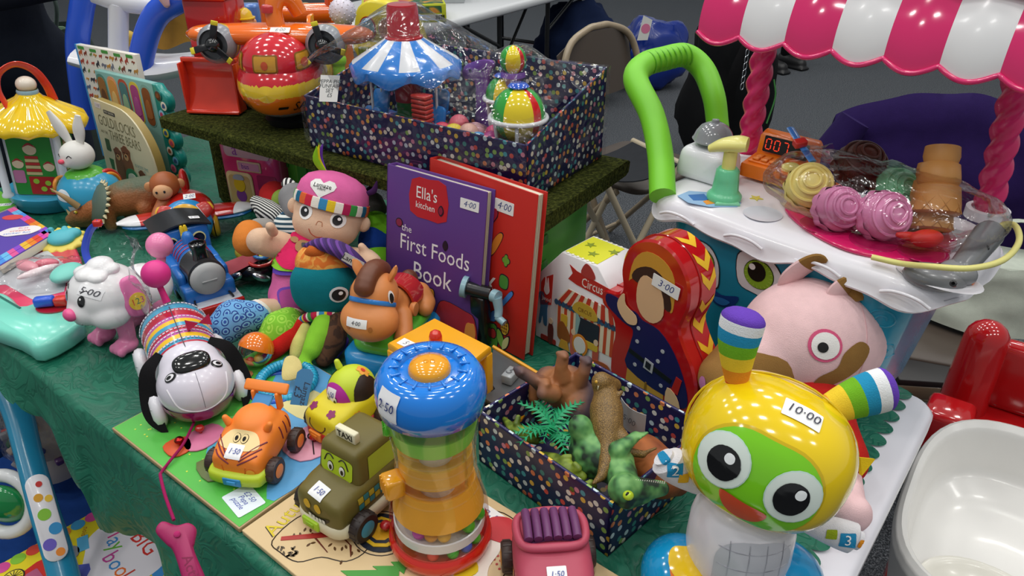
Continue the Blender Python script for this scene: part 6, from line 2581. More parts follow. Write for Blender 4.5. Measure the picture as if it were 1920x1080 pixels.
# soft toys in the middle
SKIN = 'f:e3bfa2'
striped('hat_stripes', ['d0304a', 'f2ede0', '3f8fc0', 'e8c832', 'f2ede0', 'b52a5a', '3f9a4a', 'efe8dc', '2a6a8a', 'e06a3a'], .0045, (1, 0, 0), 'UV')
rings('blue_rings', ['2a50a0', '7ab4e0', '1f3f8a', '6aa6d8'], 75, [0, .16, .3, .42])
rings('green_rings', ['a4d84a', '7cc02a', '9fd648', '7cc02a'], 60, [0, .16, .3, .42])
striped('herring', ['e8e6e0', '26262a'], .0022, (.7, .7, .3), 'Object')
striped('navy_stripe', ['e8ece8', '23485a'], .004, (0, .3, 1), 'Object')
striped('purple_print', ['3a1f58', '6a3f92', '44266a'], .0028, (.8, .2, .5), 'Object')
striped('mono_stripe', ['eceae6', '1d1d20'], .004, (1, 0, 0), 'Object')
twotone('swirl_orange', 'e0762a', 'f0b052', 26, .44, .5, .9, .2, c3='e0762a', Distortion=1.6)
twotone('brown_print', '3a2418', '5a3a24', 40, .45, .52, .9, .2, Distortion=1.5)

yd = 1.10
hcW = ry(618, 395, 1.12)
t = thing('rag_doll', 'soft rag doll in a pink hat with rainbow band', 'doll', at(600, 560), 0)
ti = Matrix.Translation(-at(600, 560))
def dd(u, v, y):
 return ti @ ry(u, v, y)
hc = dd(618, 398, 1.11)
HD = X(hc, (-.35, .24, -.12))
m = MB()
m.ell((0, 0, 0), (.058, .048, .052), SKIN, M=HD, seg=32)
m.ell((0, -.008, -.02), (.054, .044, .038), SKIN, M=HD, seg=28)
hd3 = m.out('head', t, remesh=.0035, smooth_it=8)
bh = bvh_of(hd3)
R3 = HD.to_3x3()
fo, fd_ = HD @ Vector((0, -.2, -.008)), R3 @ Vector((0, 1, 0))
upv = R3 @ Vector((0, 0, 1))
for s in (-1, 1):
 m = MB()
 x = s * .026
 m.wrap(bh, circ(.0115, 20, .0125, (x, .006)), fo, fd_, 'f:f4f2f0', up=upv, off=.0008, rg=3)
 m.wrap(bh, circ(.0072, 18, .0082, (x - .001, .0055)), fo, fd_, 'v:17171a', up=upv, off=.0016, rg=3)
 m.wrap(bh, circ(.0026, 10, None, (x + .001, .008)), fo, fd_, 'v:f4f4f4', up=upv, off=.0024, rg=1)
 m.out('eye', hd3)
m = MB()
line_on(m, bh, [(-.014, -.018), (-.009, -.025), (0, -.028), (.009, -.026)], fo, fd_, .0008, 'f:b5523f', up=upv)
line_on(m, bh, [(-.004, -.009), (-.002, -.003), (.004, -.003), (.006, -.009)], fo, fd_, .0008, 'f:c08a6a', up=upv)
m.out('stitched_features', hd3, kind='stuff')
for s in (-1, 1):
 m = MB()
 m.ell((s * .058, .0, -.004), (.011, .008, .013), SKIN, M=HD)
 m.out('ear', hd3)
# hat
m = MB()
m.lathe([(.0585, .012), (.059, .02), (.058, .03), (.055, .042), (.046, .054), (.03, .062), (.012, .066), (0, .067)], 'f:e06aa4', 36, M=HD, sc=(1, .86))
hat = m.out('hat', t)
bhat = m.bvh()
m = MB()
NB = 30
BC = ['d0304a', 'f2ede0', '3f8fc0', 'e8c832', 'f2ede0', 'b52a5a', '3f9a4a', 'efe8dc', '2a6a8a', 'e06a3a']
m.lathe([(.0575, .008), (.0605, .009), (.0615, .017), (.0605, .025), (.057, .026)], 'f:d0304a', 60, M=HD, sc=(1, .87), mf=lambda i, j: 'f:' + BC[(i // 1 * 1 % 20) // 2])
m.out('hat_band', hat)
m = MB()
o = HD @ Vector((-.008, -.1, .075))
d_ = R3 @ Vector((0, .8, -.5))
m.wrap(bhat, [(x * .021, y * .016) for x, y in HEART], o, d_, 'f:f2f0ec', up=upv, off=.001, c=(0, 0))
m.wraptext(bhat, 'Lamaze', .0095, o + upv * .003, d_, 'f:2a2a2a', up=upv, off=.002, shear=0)
m.wraptext(bhat, 'infant', .006, o - upv * .003, d_, 'f:2a2a2a', up=upv, off=.002, shear=0)
m.out('heart_patch', hat)
for col, b_ in (('f:8fd02a', (-.03, -.002)), ('f:ecd82a', (-.026, .004)), ('f:6a3fb0', (-.018, .008))):
 m = MB()
 p0 = HD @ Vector((-.022, .0, .06))
 m.tube([p0, p0 + Vector((b_[0] * .35, b_[1], .022)), p0 + Vector((b_[0] * .6 + .012, b_[1], .045))], [.0045, .005, .0008], col, 8, sub=4, flat=(.3, 1), up=(0, 1, 0))
 m.out('ribbon', hat)
m = MB()
p0 = HD @ Vector((.052, .0, .045))
m.tube([p0, p0 + Vector((.012, 0, .006)), p0 + Vector((.018, 0, .022))], [.004, .005, .001], 'f:4a2a5c', 8, sub=3, flat=(.3, 1), up=(0, 1, 0))
m.out('ribbon', hat)
# body
m = MB()
chain(m, [dd(588, 470, 1.09), dd(560, 520, 1.05), dd(545, 575, 1.02)], [.036, .042, .034], 'f:e070ac')
m.ell(dd(545, 555, 1.035), (.036, .03, .036), 'f:e070ac')
tr = m.out('torso', t, remesh=.0035, smooth_it=6)
bt_ = bvh_of(tr)
m = MB()
chain(m, [dd(535, 462, 1.08), dd(505, 455, 1.07), dd(488, 452, 1.06)], [.022, .024, .022], SKIN)
m.cap(dd(512, 435, 1.05), dd(506, 424, 1.04), .0085, .0075, SKIN)
m.out('arm', t, remesh=.0028, smooth_it=5)
m = MB()
chain(m, [dd(655, 480, 1.09), dd(688, 487, 1.05), dd(697, 492, 1.04)], [.016, .018, .016], SKIN)
m.cap(dd(682, 468, 1.05), dd(678, 462, 1.05), .0075, .0065, SKIN)
m.out('arm', t, remesh=.0028, smooth_it=5)
# bib, purple trimmed
o = dd(560, 470, .85)
c0 = dd(556, 475, 1.05)
d_ = (c0 - o).normalized()
o = c0 - d_ * .12
m = MB()
bib = blob([(-.035, .032), (-.045, .0), (-.036, -.026), (-.01, -.034), (.024, -.036), (.04, -.01), (.034, .03), (0, .04)], 4)
m.wrap(bt_, bib, o, d_, 'f:6a4ab8', off=.006, rg=6)
m.wrap(bt_, [(x * .86, y * .86) for x, y in bib], o, d_, 'f:8fce3a', off=.0085, rg=6)
m.wrap(bt_, [(x * .74 + .006, y * .76 - .003) for x, y in bib], o, d_, 'f:d82a62', off=.010, rg=6)
bb2 = m.out('bib', t)
m = MB()
m.wrap(bt_, circ(.012, 18, None, (.014, .0)), o, d_, 'f:a8805a', off=.012, rg=3)
m.wrap(bt_, circ(.005, 12, None, (.005, .014)), o, d_, 'f:a8805a', off=.012, rg=2)
m.wrap(bt_, circ(.004, 12, .005, (.014, .003)), o, d_, 'v:1a1a1c', off=.0135, rg=2)
m.out('bear_patch', bb2)
# pocket flap
o2_ = dd(548, 560, .9)
c2_ = dd(548, 558, 1.02)
d2_ = (c2_ - o2_).normalized()
m = MB()
m.wrap(bt_, rrect(.042, .036, .01, n=4), c2_ - d2_ * .1, d2_, 'f:7a50b8', off=.0015, rg=4)
m.wrap(bt_, rrect(.037, .032, .009, n=4), c2_ - d2_ * .1 + Vector((.001, 0, -.002)), d2_, 'f:b8509a', off=.003, rg=4)
m.out('pocket', t)
# legs and boots
for u0, v0, y0, u1, v1, y1, mt, sole, cuff, pts in (
  (520, 590, 1.01, 500, 578, .99, 'blue_rings', 'f:e8d02a', 'f:eae4da', ((492, 578, .985), (478, 592, .97), (440, 598, .955), (424, 612, .945))),
  (560, 590, 1.0, 548, 600, .98, 'green_rings', 'f:e8d63a', None, ((548, 598, .98), (540, 604, .97), (528, 618, .955), (516, 636, .945)))):
 q = [dd(*p) for p in pts]
 for p in q:
  p.z = max(p.z, .022)
 m = MB()
 chain(m, [dd(555, 585, 1.02), q[0]], [.02, .016], SKIN)
 m.out('leg', t, remesh=.003, smooth_it=4)
 m = MB()
 chain(m, q[1:], [.024, .031, .028], mt)
 b_ = m.out('boot', t, remesh=.003, smooth_it=5)
 m = MB()
 ax = (q[3] - q[2]).normalized()
 m.cap(q[3] + Vector((-.006, -.006, -.008)), q[2] + Vector((-.012, -.012, -.016)), .022, .02, sole)
 m.out('sole', b_, remesh=.003, smooth_it=4)
 if cuff:
  m = MB()
  m.tube([q[0], q[0].lerp(q[1], .5), q[1]], [.0185, .021, .0225], cuff, 18)
  m.out('cuff', b_)

# teal octopus pirate with pocket face
t = thing('plush_octopus', 'teal plush octopus with orange cap and purple hat', 'soft toy', at(615, 610), 0)
ti = Matrix.Translation(-at(615, 610))
m = MB()
TE = 'f:127a86'
cc = dd(608, 535, .98)
m.ell(cc, (.050, .036, .044), TE, p=.8, seg=30)
m.ell(cc + Vector((0, 0, -.02)), (.046, .034, .03), TE)
hd4 = m.out('head', t, remesh=.0035, smooth_it=6)
b4 = bvh_of(hd4)
m = MB()
m.ell(dd(606, 492, .99), (.042, .032, .032), 'swirl_orange')
m.tube([dd(575, 478, .98), dd(590, 470, .975), dd(608, 476, .975)], [.006, .010, .006], 'f:c8662a', 10, sub=4)
m.out('orange_cap', t)
m = MB()
m.tube([dd(578, 462, 1.0), dd(605, 458, .985), dd(640, 470, .975), (dd(668, 492, .975)), dd(690, 508, .98)], [.010, .018, .021, .020, .012], 'purple_print', 18, sub=6, flat=(.55, 1), up=(0, .4, 1))
ht = m.out('pirate_hat', t)
bht = m.bvh()
m = MB()
cl_ = dd(662, 490, .95)
m.ext(rrect(.032, .013, .001, n=2), .0012, 'f:b8b4b0', M=look(cl_, (-.05, -1, .35)) @ X((0, 0, 0), (0, 0, -.5)))
m.text('Lamaze', .011, 'f:17171a', (0, 0, .0014), M=look(cl_, (-.05, -1, .35)) @ X((0, 0, 0), (0, 0, -.5)))
m.out('fabric_label', ht)
m = MB()
o4 = cc + Vector((.028, -.12, .004))
m.wrap(b4, circ(.0128, 22), o4, (0, 1, -.02), 'f:eceef0', off=.001, rg=3)
m.wrap(b4, circ(.0094, 20), o4, (0, 1, -.02), 'v:151517', off=.0018, rg=3)
m.wrap(b4, circ(.003, 10, None, (.003, .003)), o4, (0, 1, -.02), 'v:f4f4f4', off=.0028, rg=1)
m.out('eye', hd4)
m = MB()
line_on(m, b4, [(.010, -.006), (.010, -.012), (.014, -.017), (.02, -.018)], cc + Vector((.026, -.12, -.012)), (0, 1, 0), .0009, 'f:17171a')
m.out('stitched_smile', hd4)
m = MB()
BC2 = ['d0304a', 'f2ede0', '3f8fc0', 'e8c832', 'b52a5a', 'f2ede0', '3f9a4a', 'b52a5a']
q = [dd(562, 602, .965), dd(580, 594, .955), dd(605, 590, .95), dd(640, 592, .955)]
m.tube(q, [.006, .0075, .0075, .006], ['f:' + BC2[i % 8] for i in range(16)], 12, sub=8)
m.out('striped_collar', t)
for nm, col, pts, rs in (('tentacle', 'f:c8241e', [(560, 612, .955), (540, 630, .94), (518, 652, .925), (504, 672, .915), (498, 682, .91)], [.012, .017, .015, .008, .010]),
      ('tentacle', 'f:8ccf3a', [(608, 606, .945), (600, 630, .93), (586, 655, .91), (572, 672, .90), (568, 686, .89)], [.017, .020, .015, .009, .012]),
      ('tentacle', 'brown_print', [(630, 606, .95), (622, 640, .93), (608, 672, .91)], [.019, .022, .014]),
      ('tentacle', 'f:d6cf7a', [(572, 616, .95), (562, 640, .935), (556, 665, .92)], [.010, .014, .011]),
      ('tentacle', 'f:5a3f98', [(640, 640, .94), (622, 685, .92)], [.012, .012])):
 m = MB()
 P = [dd(*p) for p in pts]
 for p, r in zip(P, rs):
  p.z = max(p.z, r)
 chain(m, P, rs, col)
 if '8ccf3a' in col:
  for k, (dx, dz) in enumerate(((-.008, 0), (.008, 0), (0, -.006))):
   e = P[-1] + Vector((dx, -.004, 0))
   m.ell((e.x, e.y, max(.009, e.z + dz)), .009, col)
 m.out(nm, t, remesh=.003, smooth_it=4)
m = MB()
rc = at(535, 706, T + .02)
rl = ti @ rc
m.tube([(rl.x + .038 * math.cos(a), rl.y + .038 * math.sin(a) * .9, .012 + .006 * math.sin(a)) for a in [2 * PI * i / 40 for i in range(40)]], .0072, 'p:2aa8cf', 12, cyc=True)
rg_ = m.out('teether_ring', t)
m = MB()
for i in range(44):
 a = 2 * PI * i / 44
 c_ = Vector((rl.x + .038 * math.cos(a), rl.y + .038 * math.sin(a) * .9, .012 + .006 * math.sin(a)))
 m.tube([c_ + look((0, 0, 0), (-math.sin(a), math.cos(a), 0)).to_3x3() @ Vector((.0074 * math.cos(b), .0074 * math.sin(b), 0)) for b in [2 * PI * k / 8 for k in range(8)]], .0007, 'p:1f94ba', 5, cyc=True)
m.out('ring_ribs', rg_, kind='stuff')
m = MB()
m.tube([(rl.x - .012 + .036 * math.cos(a), rl.y - .008 + .034 * math.sin(a), .006) for a in [2 * PI * i / 30 for i in range(30)]], .0052, 'p:1f5ac0', 10, cyc=True)
m.out('teether_ring', t)
m = MB()
m.ext(blob([(-.012, -.018), (.01, -.016), (.014, .004), (.004, .018), (-.010, .014)], 4), .003, 'f:e0cf8a', M=X(ti @ at(547, 690, T + .03), (.5, .1, .2)), b=.001)
m.out('fabric_tag', t)
m = MB()
TM_ = look(ti @ at(566, 732, T + .022), (-.1, -.75, .75)) @ X((0, 0, 0), (0, 0, -.06))
m.ext([(-.012, -.03), (.012, -.03), (.012, .024), (.006, .03), (-.006, .03), (-.012, .024)], .0008, 'k:2f6f9c', M=TM_)
m.text('Lamaze', .0125, 'k:15243c', (.0055, -.006, .001), (0, 0, -PI / 2), M=TM_, shear=.2)
m.text('£3', .016, 'k:15243c', (-.005, -.002, .001), (0, 0, -PI / 2), M=TM_, shear=.2)
m.out('price_tag', t)

# pile of sensory toys behind the doll
def soft(name, label, cat, u, v, parts, group=None):
 c = at(u, v)
 t = thing(name, label, cat, c, 0, group)
 tt = Matrix.Translation(-c)
 for nm, mt, pts, rs in parts:
  m = MB()
  P = [tt @ ry(*p) for p in pts]
  for p, r in zip(P, rs):
   p.z = max(p.z, r * .9)
  if len(P) == 1:
   m.ell(P[0], rs[0], mt)
   m.out(nm, t)
  else:
   chain(m, P, rs, mt)
   m.out(nm, t, remesh=.0035, smooth_it=4)
 return t
soft('plush_elephant', 'grey plush elephant with striped ear behind the doll', 'soft toy', 545, 455, [('head', 'f:8a8a8c', [(552, 372, 1.2), (560, 392, 1.18)], [.028, .026]), ('ear', 'mono_stripe', [(540, 345, 1.22), (550, 352, 1.21)], [.012, .010]), ('body', 'navy_stripe', [(545, 430, 1.17), (575, 440, 1.16)], [.032, .03]), ('trunk', 'f:c98a2c', [(545, 405, 1.17), (562, 412, 1.165)], [.010, .010])])
soft('plush_fish', 'black and white herringbone soft toy leaning on the pink bus', 'soft toy', 500, 440, [('body', 'herring', [(480, 378, 1.28), (500, 395, 1.25), (522, 405, 1.22)], [.012, .022, .018]), ('tail', 'f:4a8ac0', [(524, 408, 1.22), (535, 412, 1.21)], [.012, .015])])
soft('crinkle_owl', 'orange knitted crinkle toy at the end of the doll arm', 'soft toy', 470, 480, [('body', 'f:d98238', [(468, 440, 1.1), (466, 452, 1.09)], [.025, .026]), ('wing', 'f:9a9894', [(485, 428, 1.13), (500, 425, 1.13)], [.018, .015])])
soft('plush_mouse', 'red spotted plush with a green head behind the doll', 'soft toy', 525, 410, [('body', 'f:c02a2c', [(515, 368, 1.33), (520, 385, 1.3)], [.03, .03]), ('head', 'f:8fa84a', [(530, 375, 1.27)], [.02])])
soft('plush_caterpillar', 'green and blue plush caterpillar beside the purple book', 'soft toy', 705, 520, [('body', 'f:7fd02c', [(705, 425, 1.16), (715, 435, 1.15)], [.028, .026]), ('middle_segment', 'f:1f4aa8', [(705, 452, 1.14)], [.03]), ('front_segment', 'f:80d030', [(708, 485, 1.12)], [.028]), ('tail', 'f:d8d02a', [(712, 508, 1.11)], [.02]), ('wing', 'f:a83a34', [(690, 430, 1.15), (700, 440, 1.14)], [.014, .010])])
soft('plush_bird', 'silvery grey crinkle wing sticking out behind the pink hat', 'soft toy', 705, 455, [('wing', 'f:7a7672', [(700, 380, 1.24), (712, 392, 1.22)], [.02, .014]), ('beak', 'f:4a2a5c', [(696, 352, 1.25), (690, 362, 1.24)], [.006, .009])])

# black and chrome rattle with rings and a red tag
c = at(478, 525)
t = thing('activity_spiral', 'black and chrome activity toy with coloured rings beside train', 'baby toy', c, 0)
tt = Matrix.Translation(-c)
m = MB()
m.ell((0, 0, .022), (.042, .028, .02), 'g:17171a')
m.out('black_base', t)
for s in (-1, 1):
 m = MB()
 m.ell((s * .022 - .002, -.02, .018), (.017, .010, .008), 'm:e6e6ea', rot=(0, s * .5, s * .3))
 m.out('chrome_fin', t)
for (dx, dy, dz), r, col in (((.02, -.004, .044), .022, 'g:c2251f'), ((.022, .004, .052), .016, 'g:2a7fc0'), ((.028, .002, .05), .010, 'g:dcd02a'), ((-.03, -.006, .036), .008, 'g:e0cf2a')):
 m = MB()
 m.tube([(dx + r * math.cos(a), dy + r * math.sin(a) * .8, dz + .2 * r * math.sin(a)) for a in [2 * PI * i / 22 for i in range(22)]], .0034, col, 8, cyc=True)
 m.out('link_ring', t)
m = MB()
m.ell((-.018, .02, .045), (.016, .014, .016), 'g:c8b43a')
m.ell((.0, .022, .05), (.014, .012, .014), 'g:d8642c')
m.out('bead_cluster', t, kind='stuff')
m = MB()
m.ext([(-.034, -.008), (-.028, -.012), (.034, -.009), (.034, .009), (-.028, .012)], .0009, 'k:c85a66', M=X((-.012, -.022, .046), (.9, -.1, .75)))
m.out('red_tag', t)

# clear and orange capsule rattle
c = at(478, 690, T + .008)
t = thing('capsule_rattle', 'orange and clear capsule rattle lying on the puzzle', 'baby toy', c, .3)
m = MB()
m.lathe([(.026 * math.cos(a), .026 * math.sin(a)) for a in [PI / 2 * i / 8 for i in range(8)]] + [(0, .026)], 'g:ec7a1c', 28, (.006, .006, .028), (-.45, .5, 0))
m.out('orange_half', t)
m = MB()
m.lathe([(.0255 * math.cos(a), -.0255 * math.sin(a)) for a in [PI / 2 * i / 8 for i in range(8)]] + [(0, -.0255)], 'c:f2e6da', 28, (.006, .006, .028), (-.45, .5, 0))
m.out('clear_half', t)
m = MB()
m.ell((.008, -.004, .018), .0065, 'p:ecc23a')
m.ell((-.004, .0, .014), .006, 'p:d8402c')
m.out('beads', t, kind='stuff')

# horse on a blue and green rocker
t = thing('toy_horse', 'tan toy horse with red saddle on blue green base', 'toy horse', at(744, 657), -.3)
t.scale = (.91, .91, .93)
TAN = 'v:d98a4c'
m = MB()
m.ext(rrect(.112, .18, .03, n=6), .042, 'p:1f8fd0', (0, -.004, 0), b=.006)
m.out('base', t)
m = MB()
m.ext(rrect(.09, .155, .03, n=6), .02, 'p:5cb83a', (0, -.002, .040), b=.006)
m.out('grass_top', t)
h_before = set(t.children)
m = MB()
chain(m, [(0, .0, .078), (0, .045, .068)], [.030, .028], TAN)
for s in (-1, 1):
 chain(m, [(s * .026, -.018, .07), (s * .038, -.04, .055), (s * .04, -.052, .05)], [.016, .014, .014], TAN)
 chain(m, [(s * .024, .055, .07), (s * .038, .05, .058), (s * .042, .035, .055)], [.02, .016, .014], TAN)
chain(m, [(0, -.012, .09), (0, -.04, .11)], [.026, .024], TAN)
m.out('body', t, remesh=.0035, smooth_it=5)
m = MB()
m.ell((0, -.055, .126), (.037, .040, .036), TAN)
m.ell((0, -.078, .094), (.047, .038, .034), TAN)
hd5 = m.out('head', t, remesh=.0032, smooth_it=6)
b5 = bvh_of(hd5)
for s in (-1, 1):
 m = MB()
 m.tube([(s * .024, -.046, .15), (s * .032, -.044, .164), (s * .036, -.046, .174)], [.009, .009, .002], TAN, 12, sub=4, flat=(.5, 1))
 m.out('ear', hd5)
m = MB()
for q in range(9):
 a = -.9 + q * .22
 m.ell((0, -.055 + .038 * math.sin(a), .129 + .036 * math.cos(a)), (.0165, .014, .014), 'v:6a3a22')
m.out('mane', hd5, remesh=.003, smooth_it=3)
m = MB()
for s in (-1, 1):
 m.wrap(b5, circ(.0035, 12, .0045), (s * .018, -.2, .098), (0, 1, 0), 'v:b06a34', off=.0008, rg=2)
m.out('nostrils', hd5, kind='stuff')
for s in (-1, 1):
 m = MB()
 o, d_ = (s * .1, -.1, .136), (-s * .85, .42, -.06)
 m.wrap(b5, circ(.006, 14, .0105), o, d_, 'v:f2f0ee', off=.001, rg=2)
 m.wrap(b5, circ(.004, 12, .008, (0, -.001)), o, d_, 'v:1a1a1c', off=.0018, rg=2)
 m.out('eye', hd5)
m = MB()
band = []
for i in range(33):
 a = PI * (-.05 + 1.1 * i / 32)
 h3 = b5.ray_cast(Vector((.15 * math.cos(a), -.06 - .15 * math.sin(a) * .9, .122 + .02 * math.sin(a))), Vector((-math.cos(a), math.sin(a) * .9, -.06)).normalized())[0]
 if h3:
  band.append(h3)
m.tube(band, .0042, 'p:2a7fd0', 8, flat=(1, .35))
m.out('bridle', hd5)
price_on(hd5, b5, .034, .0135, '4·00', (-.004, -.2, .125), (0, 1, -.22), ink='k:44444c')
m = MB()
m.grid(lambda u, v: Vector((.0335 * math.cos(PI * u), .004 + .046 * v, .078 - .008 * v + .0335 * math.sin(PI * u))), 18, 8, 'g:c02a22')
m.out('saddle', t, solid=.004)
m = MB()
m.lathe([(0, -.004), (.011, -.004), (.012, 0), (.011, .004), (.006, .005), (0, .005)], TAN, 20, (.037, .002, .072), (0, PI / 2, 0))
m.out('winder', t)
m = MB()
m.ell((0, .068, .085), (.016, .016, .018), 'v:6a3a22')
m.out('tail', t)
m = MB()
m.ell((-.04, -.035, .05), (.016, .03, .026), 'p:eda024')
m.out('orange_side', t)

for o in t.children:
 if o not in h_before:
  o.location.z += .014
# yellow recovery truck
a_, b_ = at(735, 745), at(915, 770)
t = thing('toy_truck', 'yellow toy recovery truck with red beacon and grey flatbed', 'toy truck', at(835, 752), YT)
YE = 'p:eea818'
TI = X(at(835, 752), (0, 0, YT)).inverted()
def tl_(u, v, z):
 return TI @ at(u, v, T + z)
r4 = [tl_(727, 645, .098), tl_(815, 598, .098), tl_(921, 652, .098), tl_(838, 720, .098)]
cx_ = sum((p for p in r4), Vector()) / 4
m = MB()
m.ext([(p.x, p.y) for p in (r4[0], r4[3], r4[2], r4[1])], .012, YE, (0, 0, .088), b=.002)
rf = m.out('cab_roof', t)
for p in r4:
 m = MB()
 q = p.lerp(cx_, .10)
 m.box((q.x, q.y, .052), (.013, .013, .076), YE, .002)
 m.out('cab_pillar', t)
m = MB()
m.ext([(p.lerp(cx_, .04).x, p.lerp(cx_, .04).y) for p in (r4[0], r4[3], r4[2], r4[1])], .02, YE, (0, 0, .016), b=.002)
m.out('cab_floor', t)
bc_ = tl_(817, 638, .112)
m = MB()
m.lathe([(.0115, 0), (.0115, .005), (.0095, .006), (.009, .006)], 'p:8a8d92', 24, (bc_.x, bc_.y, .10))
m.lathe([(.0088, .005), (.0088, .018), (.007, .024), (.003, .027), (0, .0275)], 'g:d8301c', 24, (bc_.x, bc_.y, .10))
m.out('beacon', rf)
m = MB()
pp = tl_(768, 647, .1)
m.tag(.034, .015, '5·00', X((pp.x, pp.y, .1002), (0, 0, .02)), ink='k:7a7a82')
m.out('price_sticker', rf)
# winch mast with pale blue crank
q = tl_(893, 655, .0)
w0 = TI @ ry(893, 650, at(893, 655).y + .01)
m = MB()
m.box((q.x, q.y + .012, .05), (.026, .02, .085), 'p:17181a', .003)
ma = m.out('winch_mast', t)
tp_ = Vector((q.x, q.y + .012, .098))
m = MB()
m.tube([tp_ + Vector((-.018, -.010, .005)), tp_ + Vector((.016, .005, .0))], .0105, 'p:1d1f22', 16)
m.tube([tp_ + Vector((-.024, -.012, .006)), tp_ + Vector((-.017, -.009, .005))], .0165, 'p:8fb4c0', 22)
m.out('winch_drum', ma)
m = MB()
m.tube([tp_ + Vector((.022, .004, 0)), tp_ + Vector((.032, .004, 0))], .010, 'p:8fb4c0', 16)
m.tube([tp_ + Vector((.031, .002, 0)), tp_ + Vector((.036, 0, -.018)), tp_ + Vector((.038, -.004, -.028))], [.008, .0065, .006], 'p:8fb4c0', 12, sub=3)
m.tube([tp_ + Vector((.036, -.004, -.028)), tp_ + Vector((.05, -.004, -.034))], .0055, 'p:8fb4c0', 12)
m.out('crank_handle', ma)
# flatbed
f4 = [tl_(925, 655, .03), tl_(1018, 712, .03), tl_(990, 740, .03), tl_(905, 745, .03)]
m = MB()
f4 = [tl_(925, 652, .028), tl_(905, 745, .028), tl_(975, 790, .028), tl_(1025, 712, .028)]
m.ext([(p.x, p.y) for p in f4], .01, 'p:55585a', (0, 0, .018), b=.001)
fb = m.out('flatbed', t)
m = MB()
for a, b in ((f4[0], f4[3]), (f4[3], f4[2])):
 m.tube([(a.x, a.y, .03), (b.x, b.y, .03)], .0028, YE, 6)
m.out('bed_rail', fb)
for p in (r4[0].lerp(r4[3], .2), r4[0].lerp(r4[3], .85), r4[1].lerp(r4[2], .2), r4[1].lerp(r4[2], .9), f4[2].lerp(f4[3], .4)):
 m = MB()
 m.lathe([(0, -.007), (.014, -.007), (.017, -.004), (.017, .004), (.014, .007), (0, .007)], 'v:1d1d1f', 24, (p.x, p.y, .017), (PI / 2, 0, 0))
 m.out('wheel', t)
c = at(957, 712, T + .029)
t = thing('number_block', 'small grey number block on the toy flatbed', 'toy block', c, -.5)
m = MB()
m.box((0, 0, .007), (.016, .026, .014), 'p:9aa0a2', .0015)
bk = m.out('block', t)
m = MB()
m.text('5', .02, 'p:6a7074', (0, 0, .0142), (0, 0, -.6), extr=.03)
m.out('raised_number', bk)

# back left of the table
# musical carousel tin
t = thing('music_carousel', 'toy carousel with yellow scalloped roof and red handle', 'baby toy', at(99, 380), .15, rot=(0, .09, .15))
t.scale = (1, 1, .94)
m = MB()
m.lathe([(0, 0), (.062, 0), (.07, .006), (.074, .018), (.076, .02), (.082, .034), (.083, .04), (.078, .042), (.06, .04), (0, .04)], 'p:3fa4cc', 44)
m.out('base', t)
m = MB()
m.box((0, 0, .115), (.098, .098, .152), 'p:e4e6ec', .004)
dr_ = m.out('drum', t)
for k in range(4):
 M_ = X((0, 0, 0), (0, 0, k * PI / 2)) @ X((0, -.0492, .115), (PI / 2, 0, 0))
 m = MB()
 m.ext(rrect(.084, .146, .004), .001, 'k:2f8f35', M=M_)
 # plain coloured shapes: a spotted parcel and striped bands
 m.ext(rrect(.05, .042, .002, (.012, -.05)), .0008, 'k:b82424', M=M_, z0=.001)
 for x, y in ((0, -.04), (.022, -.044), (.012, -.058), (.03, -.06)):
  m.ext(circ(.006, 12, None, (x, y)), .0006, 'k:9fc83a', M=M_, z0=.0018)
 for j in range(6):
  m.ext(rrect(.03 - .001 * j, .0065, .001, (.0, -.022 + .0075 * j)), .0007, 'k:b8322f' if j % 2 else 'k:cfc08a', M=M_, z0=.001)
 for x, y, r in ((0, .034, .013), (-.028, .0, .011), (.03, -.005, .011)):
  m.ext(circ(r, 16, None, (x, y)), .0007, 'k:e6cfae', M=M_, z0=.001)
  m.ext(blob([(x - r, y + r * .3), (x, y + r * 1.15), (x + r, y + r * .3), (x, y + r * .75)], 4), .0005, 'k:a8322f', M=M_, z0=.0018)
 m.ext(rrect(.022, .03, .004, (-.03, -.03)), .0007, 'k:c87aa4', M=M_, z0=.001)
 m.out('picture_panel', dr_)
for sx in (-1, 1):
 for sy in (-1, 1):
  m = MB()
  m.lathe([(.011, .040), (.011, .045), (.0075, .05), (.0075, .185), (.0095, .192)], 'p:dfe2ea', 16, (sx * .058, sy * .058, 0))
  m.out('post', t)
m = MB()
NSC = 14
def sc_rf(t_, j, r, z):
 w_ = abs(math.sin(NSC * t_ / 2))
 k_ = min(1, max(0, (r - .015) / .08))
 return (1 + .03 * w_ * k_, (.007 * w_ - .003) * k_)
m.lathe([(.088, .186), (.096, .188), (.0985, .196), (.095, .205), (.07, .222), (.045, .238), (.026, .25), (.02, .258), (0, .259)], 'g:ecc512', 84, rf=sc_rf)
rf = m.out('scalloped_roof', t)
m = MB()
m.lathe([(.019, .257), (.0205, .262), (.019, .267)], 'p:9fc4d4', 24)
m.ell((0, 0, .277), (.019, .019, .0175), 'p:e8dccb')
m.out('roof_ball', rf)
m = MB()
hs = [Vector((-.03, -.03, .232)), Vector((-.042, -.026, .27)), Vector((-.038, -.014, .302)), Vector((-.014, .004, .318)), Vector((.012, .018, .304)), Vector((.028, .024, .272)), Vector((.036, .026, .238))]
m.tube(hs, .0105, 'p:dc3a22', 14, sub=6, flat=(.32, 1), up=(-1, 0, 0))
m.out('carry_handle', t)

